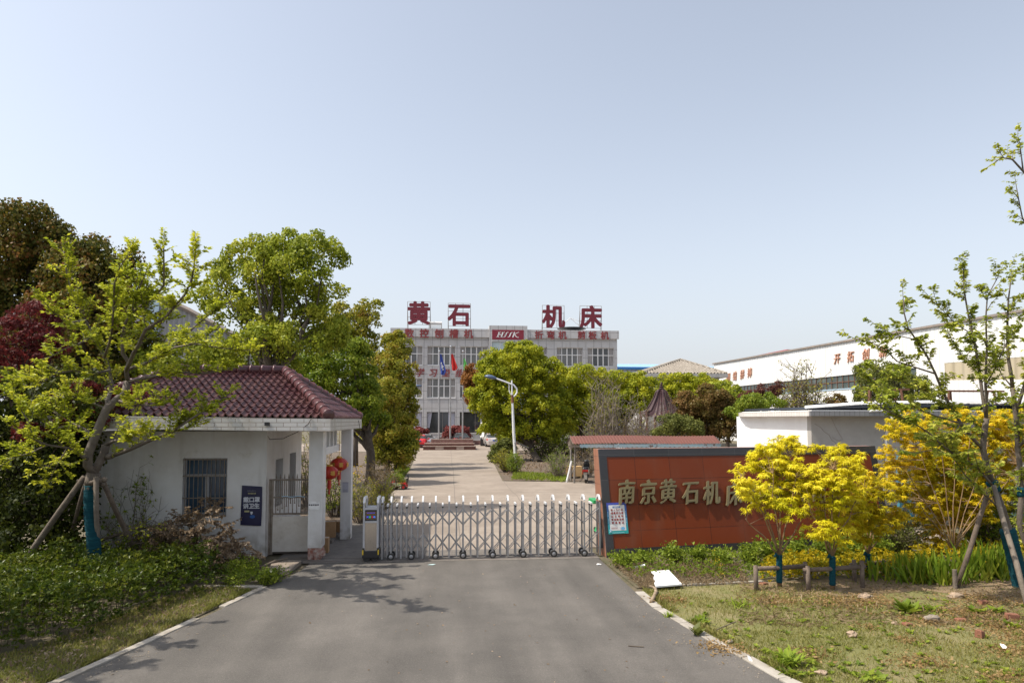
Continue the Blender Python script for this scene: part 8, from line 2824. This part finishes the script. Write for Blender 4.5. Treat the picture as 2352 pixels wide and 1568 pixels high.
def crumple(name, c, r, m, label, cat, group=None, sq=(1, 1, 0.5), n=9):
    rr2 = random.Random(int(c[0] * 100))
    b = MB()
    b.blob((c[0], c[1], c[2] + r * sq[2] * 0.6), r, n, 6, sq, 0.22, rr2)
    return tag(b.build(name, m), label, cat, group)
g = G(622, 1320)
crumple('plastic_bag', (g.x, g.y, 0.02), 0.09, M['foam'], 'crumpled white plastic bag by the concrete slab', 'litter')

# ================================================================== RIGHT FOREGROUND
# timber rails round the maples
def rail_frame(label, posts, rail, Y0):
    o = empty('timber_rail', G(posts[0][0], posts[0][1]), label, 'rail', 'low timber rails around the maples')
    for (u, v, vt) in posts:
        g = G(u, v)
        t = AY(u - 2, vt, g.y)
        b = MB()
        b.tube([g - Vector((0, 0, 0.08)), t], [0.045, 0.042], 9)
        b.build('post', M['rail'], o, smooth=True)
    (u0, v0, y0), (u1, v1, y1) = rail
    b = MB()
    p, q = AY(u0, v0, y0), AY(u1, v1, y1)
    b.tube([p, p.lerp(q, 0.5) + Vector((0, 0, -0.01)), q], [0.042, 0.045, 0.048], 9)
    b.build('rail', M['rail'], o, smooth=True)
    return o
rail_frame('low timber rail across the left golden maple', [(1737, 1354, 1298), (1851, 1337, 1290)], ((1734, 1305, 13.0), (1852, 1299, 13.3)), 13)
rail_frame('low timber rail across the middle golden maple', [(1857, 1357, 1299), (1981, 1348, 1287)], ((1846, 1308, 12.75), (1986, 1300, 12.95)), 13)
rail_frame('low timber rail behind, ending beside the slim golden maple', [(1963, 1335, 1285), (2030, 1318, 1284)], ((1955, 1296, 13.6), (2042, 1289, 14.2)), 13)
rail_frame('low timber rail half buried in the iris leaves', [(2168, 1330, 1275), (2300, 1318, 1284)], ((2170, 1288, 13.9), (2262, 1289, 14.2)), 13)

# irises
def iris(label, u, v, n, h, w):
    rng, rr = nrng()
    g = G(u, v)
    o = empty('iris_clump', g, label, 'iris', 'iris clumps at the lawn edge')
    P = np.stack([g.x + rng.normal(size=n) * w, g.y + rng.normal(size=n) * w * 0.6, np.full(n, 0.0)], 1)
    az = rng.uniform(0, 2 * math.pi, n)
    tl = rng.uniform(0.15, 1.0, n)
    D = np.stack([np.cos(az) * tl, np.sin(az) * tl * 0.5, np.ones(n)], 1)
    N = np.stack([np.cos(az), np.sin(az), 0.3 * np.ones(n)], 1) + rng.normal(size=(n, 3)) * 0.4
    S = h * rng.uniform(0.6, 1.15, n)
    leaves('leaf_blades', P, D, N, S, 'reed', M['leaf_iris'], o)
    return o
iris('iris clump nearest the rail end, with yellow green blades', 2040, 1330, 60, 0.5, 0.22)
iris('dense iris clump left of the dark cherry pole', 2110, 1335, 90, 0.62, 0.26)
iris('iris clump just left of the short timber peg', 2165, 1338, 90, 0.66, 0.24)
iris('tall iris clump right of the dark cherry pole', 2245, 1328, 100, 0.75, 0.28)
iris('iris clump beside the teal wrapped cherry trunk', 2305, 1325, 80, 0.68, 0.26)

# weeds along the foot of the sign wall
WL = [(1425, 1300, 0.30, 0.28, 500), (1480, 1292, 0.25, 0.25, 400), (1545, 1292, 0.28, 0.38, 600), (1600, 1292, 0.28, 0.4, 600), (1660, 1296, 0.25, 0.32, 500), (1720, 1292, 0.3, 0.45, 700), (1770, 1290, 0.3, 0.5, 800), (1840, 1290, 0.35, 0.6, 1000), (1900, 1290, 0.35, 0.55, 1000), (1950, 1285, 0.35, 0.6, 1000), (2010, 1285, 0.4, 0.7, 1200)]
names_ = ['at the very end of the asphalt beside the wall corner', 'below the blue and teal notice', 'below the third gold character', 'below the fourth gold character', 'right of the broken white board', 'below the left golden maple branches', 'just left of the left maple trunk', 'between left and middle maple trunks', 'behind the middle maple trunk', 'left of the slim maple trunk', 'right of the slim maple trunk']
for (u, v, r, h, nl), lab in zip(WL, names_):
    g = G(u, v)
    shrub('weed_clump', 'leafy weed clump ' + lab, (g.x, g.y), r, h, 26, 'leaf_weed', nl, 'leaf_weed', 0.075, 'weeds along the sign wall', 'weeds', sub=3, rad=0.005)
g = G(2090, 1285)
shrub('green_bush', 'rounded fine leaved green bush left of the biggest golden maple', (g.x, g.y + 0.6), 0.75, 1.05, 80, 'leaf_greygreen', 6500, 'twig', 0.05, None, 'bush')
g = G(2330, 1290)
shrub('dark_bush', 'dark leafy bush behind the teal wrapped cherry trunk', (g.x + 0.3, g.y + 1.2), 0.9, 1.9, 70, 'leaf_mid', 4500, 'twig', 0.075, None, 'bush')
# tall leaf stalk plants before the wall base
# yellow ground cover behind the rail
def scatter_cover(name, label, cat, poly, n, h, size, leafm, per=5, shape='blade', kind='stuff', up=0.6):
    rng, rr = nrng()
    Q = poly_points(poly, n, rng)
    idx = np.repeat(np.arange(n), per)
    m = len(idx)
    D = _norm(rng.normal(size=(m, 3)) + np.array([0, 0, up]))
    D[:, 2] = np.abs(D[:, 2])
    P = np.stack([Q[idx, 0], Q[idx, 1], (h * rng.uniform(0, 1, n) ** 0.7)[idx]], 1)
    N = _norm(np.cross(D, _dirs(rng, m)) + np.array([0, 0, 0.4]))
    o = leaves(name, P, D, N, size * rng.uniform(0.6, 1.3, m), shape, M[leafm])
    return tag(o, label, cat, None, kind)
quad_g = lambda *uv: [tuple(G(u, v).xy) for u, v in uv]
scatter_cover('yellow_ground_cover', 'yellow leaved ground cover behind the timber rails', 'ground cover', quad_g((1745, 1338), (2060, 1325), (2130, 1300), (1990, 1282), (1870, 1288), (1760, 1300)), 1500, 0.3, 0.06, 'yellow_cover', 6)
scatter_cover('yellow_ground_cover', 'yellow leaved ground cover round the biggest golden maple', 'ground cover', quad_g((2080, 1310), (2340, 1318), (2400, 1250), (2260, 1250), (2100, 1285)), 1100, 0.42, 0.065, 'yellow_cover', 6)
scatter_cover('green_ground_cover', 'green weeds covering the bed at the sign wall foot', 'ground cover', quad_g((1400, 1290), (1460, 1330), (1740, 1335), (2060, 1325), (2150, 1280), (1980, 1262), (1400, 1280)), 2300, 0.16, 0.055, 'leaf_weed', 5)
scatter_cover('dry_grass_cover', 'dry straw and dead grass over the bed before the sign wall', 'dead grass', quad_g((1400, 1292), (1470, 1352), (1720, 1342), (1700, 1300), (1480, 1290)), 1500, 0.05, 0.08, 'hay', 4, 'strap', up=0.05)
scatter_cover('weed_heap', 'heap of dead weeds under the broken white board', 'dead grass', quad_g((1470, 1352), (1570, 1350), (1545, 1325), (1490, 1325)), 700, 0.05, 0.05, 'hay', 4, 'strap', up=0.1)
# yellow rape flowers
for (u, v, h, lab) in ((1640, 1318, 0.55, 'yellow flowering weed stalk near the broken white board'), (1655, 1328, 0.4, 'shorter yellow flowering weed stalk near the broken white board')):
    g = G(u, v)
    o = shrub('flower_stalk', lab, (g.x, g.y), 0.12, h, 5, 'flower', 40, 'leaf_weed', 0.03, 'yellow flower stalks', 'flower', sub=3, rad=0.005)

# lawn: blades, tufts, dry patches
rng, rr = nrng()
LW = [(3.85, 13.2), (3.95, 10.6), (4.35, 9.0), (4.9, 7.6), (7.0, 6.6), (16, 6.6), (16.5, 13.9), (9, 13.5)]
n = 140000
Q = poly_points(LW, n, rng)
dd = np.linalg.norm(Q, axis=1)
keep = rng.random(n) < np.clip((9.5 / dd) ** 1.3, 0.2, 1)
patch = np.sin(Q[:, 0] * 1.9 + 1.3 * np.sin(Q[:, 1] * 1.1)) * np.sin(Q[:, 1] * 1.6 + 0.9 * np.sin(Q[:, 0] * 0.7 + 2))
keep &= (patch > -0.35) | (rng.random(n) < 0.35)
keep &= ~((Q[:, 1] > 10.6 + 0.18 * (12.5 - Q[:, 0])) & (Q[:, 0] > 7.5) & (rng.random(n) < 0.8))
Q = Q[keep]
n = len(Q)
D = _norm(np.stack([rng.normal(size=n) * 0.55, rng.normal(size=n) * 0.55, np.ones(n)], 1))
tag(leaves('lawn_grass', np.column_stack([Q, np.full(n, -0.006)]), D, _dirs(rng, n), 0.045 * rng.uniform(0.5, 1.5, n), 'strap', M['grassblade']), 'short thin grass of the right hand lawn', 'grass', None, 'stuff')
LV = [(p[0] - 0.2, p[1]) for p in LE[2:8]] + [tuple(G(u, v).xy) for u, v in ((-60, 1520), (60, 1490), (180, 1450), (280, 1405), (380, 1372), (460, 1352), (520, 1340))] + [(-4.3, 14.4)]
n = 16000
Q = poly_points(LV, n, rng)
D = _norm(np.stack([rng.normal(size=n) * 0.6, rng.normal(size=n) * 0.6, np.ones(n)], 1))
tag(leaves('verge_grass', np.column_stack([Q, np.full(n, -0.01)]), D, _dirs(rng, n), 0.055 * rng.uniform(0.5, 1.6, n), 'strap', M['grassblade']), 'thin grass strip between hedge and left kerb', 'grass', None, 'stuff')
scatter_cover('dead_leaf_litter', 'dead leaves strewn between hedge and left kerb', 'dead leaves', LV, 700, 0.02, 0.05, 'leaf_dry', 2, 'heart', up=0.2)
DP = [(1540, 1378, 0.38), (1650, 1470, 0.0), (1640, 1484, 0.32), (1680, 1495, 0.3), (1850, 1505, 0.4), (2110, 1522, 0.42), (2080, 1470, 0.25), (2330, 1500, 0.45), (2220, 1408, 0.6), (2120, 1425, 0.5), (1940, 1385, 0.6), (2010, 1380, 0.5), (2300, 1440, 0.5), (2270, 1380, 0.6), (1995, 1440, 0.2), (2320, 1560, 0.4), (2340, 1465, 0.4), (1780, 1380, 0.5)]
P_, D_, N_, S_ = [], [], [], []
for (u, v, r) in DP:
    if r == 0: continue
    g = G(u, v)
    k = int(330 * r * r / 0.16)
    q = rng.normal(size=(k, 2)) * np.array([r * 0.55, r * 0.42])
    P_.append(np.column_stack([g.x + q[:, 0], g.y + q[:, 1], rng.uniform(0.0, 0.045, k)]))
P_ = np.concatenate(P_)
k = len(P_)
D_ = _norm(rng.normal(size=(k, 3)) * np.array([1, 1, 0.45]) + np.array([0, 0, 0.15]))
tag(leaves('dry_plant_patches', P_, D_, _dirs(rng, k) + np.array([0, 0, 0.4]), 0.045 * rng.uniform(0.5, 1.4, k), 'blade', M['straw']), 'orange brown dried plant mats scattered over the lawn', 'dead plants', None, 'stuff')
P_ = []
for _ in range(330):
    u, v = rr.uniform(1700, 2400), rr.uniform(1345, 1440)
    g = G(u, v)
    k = rr.randint(4, 12)
    q = rng.normal(size=(k, 2)) * 0.09
    P_.append(np.column_stack([g.x + q[:, 0], g.y + q[:, 1], rng.uniform(0.0, 0.03, k)]))
P_ = np.concatenate(P_)
k = len(P_)
D_ = _norm(rng.normal(size=(k, 3)) * np.array([1, 1, 0.3]) + np.array([0, 0, 0.1]))
tag(leaves('straw_bits', P_, D_, _dirs(rng, k) + np.array([0, 0, 0.4]), 0.12 * rng.uniform(0.4, 1.3, k), 'strap', M['hay']), 'loose straw and dead stems over the dirt strip', 'straw', None, 'stuff')
def tuft(label, u, v, n, h, r, leafm='weedgrass', shape='strap', grp='grass tufts on the lawn', cat='grass tuft', name='grass_tuft', droop=0.8):
    rng, rr = nrng()
    g = G(u, v)
    o = empty(name, (g.x, g.y, -0.006), label, cat, grp)
    P = np.stack([g.x + rng.normal(size=n) * r * 0.35, g.y + rng.normal(size=n) * r * 0.35, np.zeros(n)], 1)
    az = rng.uniform(0, 2 * math.pi, n)
    D = np.stack([np.cos(az) * droop, np.sin(az) * droop, rng.uniform(0.3, 1.4, n)], 1)
    N = np.stack([-np.cos(az), -np.sin(az), np.ones(n)], 1)
    leaves('leaf_blades', P, D, N, h * rng.uniform(0.6, 1.2, n), shape, M[leafm], o)
tuft('big grass tuft near the bottom end of the right kerb', 1812, 1525, 90, 0.24, 0.22)
tuft('leafy rosette weed in front of the big grass tuft', 1825, 1552, 26, 0.17, 0.1, 'leaf_weed', 'blade', droop=1.3)
tuft('grass tuft in the middle of the lawn', 1700, 1392, 60, 0.13, 0.3)
tuft('leaning broad leaf weed left of the dried mats', 1600, 1500 - 42, 14, 0.2, 0.06, 'leaf_greygreen', 'blade')
tuft('bushy green weed right of the lawn middle', 2085, 1404, 60, 0.24, 0.12, 'leaf_weed', 'blade')
tuft('yellow green feathery weed beside the bushy weed', 2130, 1400, 60, 0.13, 0.22, 'leaf_weed', 'blade', droop=1.0)
tuft('small grass tuft on the lawn below the broken board', 1535, 1415, 40, 0.11, 0.1)
tuft('small leafy weed tuft on the lawn centre', 1610, 1445 - 15, 40, 0.12, 0.16, 'leaf_weed', 'blade')
tuft('low green weed tuft near the bottom picture edge', 2000, 1558, 50, 0.12, 0.25, 'leaf_weed', 'blade', droop=1.2)
tuft('spreading star weed near the single brown brick', 2240, 1405, 26, 0.16, 0.1, 'leaf_weed', 'blade', droop=1.2)
tuft('star weed close to the orange brick', 2290, 1405, 22, 0.15, 0.1, 'leaf_weed', 'blade', droop=1.2)
tuft('dark thin weed at the right of the lawn', 2325, 1440, 22, 0.14, 0.1, 'leaf_mid', 'blade', droop=1.0)
for i in range(26):   # scattered small plants, one soft mass
    pass
P_, D_ = [], []
for _ in range(260):
    u, v = rr.uniform(1500, 2380), rr.uniform(1370, 1570)
    g = G(u, v)
    if g.x < 4.3: continue
    k = rr.randint(6, 14)
    az = rng.uniform(0, 2 * math.pi, k)
    P_.append(np.column_stack([np.full(k, g.x) + rng.normal(size=k) * 0.01, np.full(k, g.y) + rng.normal(size=k) * 0.01, np.zeros(k)]))
    D_.append(np.stack([np.cos(az), np.sin(az), rng.uniform(0.2, 0.9, k)], 1))
P_, D_ = np.concatenate(P_), np.concatenate(D_)
k = len(P_)
tag(leaves('lawn_weeds', P_, D_, np.tile([0, 0, 1.0], (k, 1)) + rng.normal(size=(k, 3)) * 0.3, 0.075 * rng.uniform(0.5, 1.2, k), 'blade', M['leaf_weed']), 'small green weeds dotted over the lawn', 'weeds', None, 'stuff')

# broken boards, drift branch
g = G(1528, 1338)
b = MB()
pts = [AY(u, v, y) for u, v, y in ((1496, 1311, 14.05), (1536, 1308, 14.3), (1566, 1340, 13.55), (1507, 1345, 13.4), (1503, 1338, 13.5), (1506, 1331, 13.65), (1501, 1326, 13.75), (1504, 1318, 13.9))]
pts = [Vector((p.x, p.y, max(0.05, p.z))) for p in pts]
zpl = [0.15, 0.15, 0.09, 0.09, 0.10, 0.12, 0.12, 0.14]
def on_z(u, v, z): return G(u, v, z)
pts = [on_z(u, v, z) for (u, v), z in zip(((1496, 1311), (1536, 1308), (1566, 1340), (1507, 1345), (1503, 1338), (1506, 1331), (1501, 1326), (1504, 1318)), zpl)]
b.prism([p - Vector((0, 0, 0.03)) for p in pts], (0, 0, 0.03))
bo_ = empty('broken_board', g, 'white broken foam board leaning on dry weeds beside the asphalt', 'board')
b.build('board', M['foam'], bo_)
b = MB()
pts = [on_z(u, v, z) for u, v, z in ((1453, 1301, 0.10), (1480, 1294, 0.14), (1482, 1297, 0.12), (1462, 1302, 0.08))]
b.prism([p - Vector((0, 0, 0.025)) for p in pts], (0, 0, 0.025))
bo_ = empty('broken_board', pts[0], 'small white board scrap in the weeds behind the broken foam board', 'board')
b.build('board', M['foam'], bo_)
b = MB()
pts = [(1492, 1345), (1499, 1347), (1506, 1352), (1507, 1359), (1503, 1367), (1501, 1372), (1496, 1380)]
zz = [0.10, 0.08, 0.05, 0.045, 0.045, 0.045, 0.04]
b.tube([G(u, v, z) for (u, v), z in zip(pts, zz)], [0.02, 0.026, 0.029, 0.033, 0.035, 0.037, 0.034], 9)
tag(b.build('drift_branch', M['drift'], smooth=True), 'crooked bare branch piece lying over the right kerb', 'branch')
b = MB()
b.tube([G(1443 + 12 * i, 1482 + 0.8 * i, 0.012) for i in range(4)], 0.007, 5)
tag(b.build('twig', M['twig']), 'thin twig lying on the right half of the asphalt', 'twig')
b = MB()
b.tube([G(u, v, z) for u, v, z in ((1690, 1427, 0.05), (1672, 1434, 0.04), (1655, 1441, 0.03), (1645, 1446, 0.02))], 0.008, 5)
tag(b.build('twig', M['twig']), 'grey twig lying in the dried plant mat on the lawn', 'twig')
# stones and bricks
ST = [(1985, 1374, 0.10, 'stone', 'pale tan stone behind the lawn near the rail end', (1.3, 0.8, 0.7)),
      (2196, 1372, 0.11, 'stone', 'pale stone lump near the short timber peg', (1.5, 0.8, 0.6)),
      (2143, 1425, 0.10, 'stone_grey', 'grey wedge stone right of the bushy weed', (1.4, 0.8, 0.7)),
      (1957, 1461, 0.075, 'stone', 'pinkish stone among dried plants on the lawn', (1.1, 0.9, 0.8)),
      (1886, 1537 + 8, 0.06, 'stone', 'flat tan stone near the big grass tuft', (1.5, 1, 0.5)),
      (1677, 1476, 0.05, 'stone_grey', 'small grey pebble stone above the dried mats', (1, 1, 0.8)),
      (1555, 1400, 0.03, 'stone', 'tiny orange pebble on the left lawn edge', (1, 1, 0.7)),
      (2055, 1432, 0.045, 'stone', 'small round tan pebble left of the brown brick chip', (1.2, 1, 0.7)),
      (2000, 1352 + 18, 0.05, 'stone_grey', 'small grey stone beside the pale tan stone', (1.4, 1, 0.5))]
for u, v, r, mm, lab, sq in ST:
    g = G(u, v)
    crumple('stone', (g.x, g.y, -0.01), r, M[mm], lab, 'stone', 'stones on the lawn', sq)
BR = [(2258, 1386, 0.20, 0.07, 'orange brick fragment lying flat right of the irises', 0.2), (2326, 1421, 0.24, 0.10, 'large broken brown brick at the right edge', -0.1), (2084, 1434, 0.16, 0.04, 'brown brick chip in the middle of the dirt strip', 0.1), (2208, 1424, 0.2, 0.035, 'flat brick shard right of the grey wedge stone', -0.2), (2251, 1462, 0.13, 0.11, 'upright triangular brick chunk on the right of the lawn', 0.5), (1755, 1341, 0.22, 0.04, 'reddish roof tile shard by the left rail post', 0.5)]
for u, v, w, h, lab, rz in BR:
    g = G(u, v)
    o = empty('brick_fragment', g, lab, 'brick', 'brick fragments on the dirt', rz)
    rb = random.Random(int(u))
    b = MB()
    w2 = w / 2
    b.hexa([(-w2, -0.05, -0.01), (w2 * rb.uniform(0.8, 1), -0.055, -0.01), (w2, 0.05, -0.01), (-w2 * rb.uniform(0.6, 1), 0.06, -0.01)], [(-w2 * rb.uniform(0.6, 1), -0.045, h), (w2 * rb.uniform(0.4, 0.9), -0.05, h * 0.8), (w2 * 0.9, 0.05, h * rb.uniform(0.6, 1)), (-w2 * 0.8, 0.05, h)])
    b.build('brick', M['brick_red'], o, world=False, bevel=0.008)
# paper scraps
for u, v, w, lab in ((2308, 1482 + 8, 0.07, 'torn white paper scrap on the right of the lawn'), (1724, 1319 + 200, 0.03, 'tiny white scrap on the lawn near the kerb')):
    g = G(u, v)
    b = MB()
    b.quad((g.x - w / 2, g.y, 0.015), (g.x + w / 3, g.y - 0.04, 0.02), (g.x + w / 2, g.y + 0.05, 0.05), (g.x - w / 4, g.y + 0.08, 0.06))
    tag(b.build('paper_scrap', M['foam']), lab, 'litter', 'paper scraps on the lawn')
g = G(990, 1297)
b = MB()
b.quad((g.x - 0.09, g.y, 0.008), (g.x + 0.05, g.y - 0.03, 0.010), (g.x + 0.11, g.y + 0.02, 0.02), (g.x - 0.02, g.y + 0.05, 0.012))
tag(b.build('face_mask', mat('pale teal cloth', (0.42, 0.56, 0.56), rough=0.8)), 'discarded pale teal face mask on the asphalt before the gate', 'litter')
g = G(1375, 1297)
crumple('paper_scrap', (g.x, g.y, 0.004), 0.04, M['paper'], 'crumpled white paper at the right end of the gate', 'litter', None, (1.4, 1, 0.5))
rng, rr = nrng()
b_, c_ = [], []
for e, sd in ((RE[1:8], 1), (LE[2:8], -1)):
    for p, q in zip(e, e[1:]):
        L_ = math.dist(p, q)
        for _ in range(int(L_ * 60)):
            t = rr.random()
            k = rr.randint(3, 7)
            off = sd * (0.20 + abs(rr.gauss(0, 0.06)))
            x, y = p[0] + (q[0] - p[0]) * t + off, p[1] + (q[1] - p[1]) * t
            if math.sin(x * 9 + y * 5) + rr.random() < 0.2: continue
            for _k in range(k):
                b_.append((x + rr.gauss(0, 0.02), y + rr.gauss(0, 0.02), 0))
                c_.append((-sd * rr.uniform(-0.3, 1.0), rr.gauss(0, 0.5), rr.uniform(0.4, 1.2)))
k = len(b_)
tag(leaves('kerb_grass', np.array(b_), np.array(c_), _dirs(rng, k), 0.085 * rng.uniform(0.5, 1.4, k), 'strap', M['grassblade']), 'grass growing over the back of the kerbs', 'grass', None, 'stuff')
P_ = []
for _ in range(150):
    v = rr.uniform(1300, 1568)
    lo_, hi_ = np.interp(v, [1290, 1420, 1568], [712, 470, 150]), np.interp(v, [1290, 1395, 1470, 1568], [1385, 1495, 1620, 1780])
    u = lo_ + (hi_ - lo_) * (rr.random() ** 0.6 if rr.random() < 0.7 else rr.random())
    g = G(u, v)
    P_.append((g.x, g.y, 0.006))
k = len(P_)
tag(leaves('road_leaf_bits', np.array(P_), _dirs(rng, k) * np.array([1, 1, 0.15]), np.tile([0, 0, 1.0], (k, 1)) + 0.3 * rng.normal(size=(k, 3)), 0.035 * rng.uniform(0.5, 1.3, k), 'spray', M['leaf_dry']), 'leaf scraps strewn over the asphalt', 'dead leaves', None, 'stuff')
# crumbs of litter along the right kerb: nobody would count them
rng, rr = nrng()
b = MB()
for _ in range(130):
    v = rr.uniform(1350, 1565)
    e = np.interp(v, [1355, 1395, 1430, 1470, 1510, 1560], [1455, 1500, 1560, 1625, 1700, 1785])
    u = e - abs(rr.gauss(0, 45)) - 4
    g = G(u, v)
    s = rr.uniform(0.003, 0.009)
    a_ = rr.uniform(0, 3.14)
    b.box(g.x - s * 1.6, g.x + s * 1.6, g.y - s, g.y + s, 0.001, 0.001 + s * 0.8, a_)
for _ in range(120):
    v = rr.uniform(1420, 1560)
    e = np.interp(v, [1355, 1420, 1495, 1568], [600, 460, 300, 140])
    g = G(e + abs(rr.gauss(0, 40)) + 3, v)
    s = rr.uniform(0.003, 0.008)
    b.box(g.x - s * 1.6, g.x + s * 1.6, g.y - s, g.y + s, 0.001, 0.001 + s * 0.8, rr.uniform(0, 3.14))
tag(b.build('road_grit', M['stone_grey']), 'pale grit crumbs along the kerbs', 'grit', None, 'stuff')
scatter_cover('fallen_leaves', 'fallen brown leaves under the trees right of the drive', 'dead leaves', quad_g((1160, 1098), (1350, 1098), (1340, 1050), (1230, 1040), (1140, 1042)), 700, 0.04, 0.11, 'leaf_dry', 3, 'heart', up=0.1)
scatter_cover('roadside_grass', 'green grass along the yard edge below the shrubs', 'grass', quad_g((1175, 1102), (1300, 1108), (1300, 1094), (1180, 1086)), 900, 0.10, 0.14, 'leaf_weed', 4, 'strap', up=1.4)
scatter_cover('roadside_grass', 'green grass along the left edge of the drive', 'grass', quad_g((880, 1160), (890, 1140), (920, 1105), (943, 1078), (925, 1072), (880, 1110), (845, 1160)), 1300, 0.14, 0.13, 'leaf_weed', 4, 'strap', up=1.2)
scatter_cover('rape_flowers', 'yellow flowers in grass seen through the porch', 'flowers', quad_g((808, 1130), (835, 1130), (835, 1105), (806, 1105)), 40, 1.0, 0.07, 'flower', 5)
# white pipe rail behind the porch
b = MB()
b.tube([AY(745, 1149, 31), AY(848, 1139, 31)], 0.055, 8)
tag(b.build('white_pipe', M['white_paint']), 'horizontal white pipe seen behind the porch columns', 'pipe')
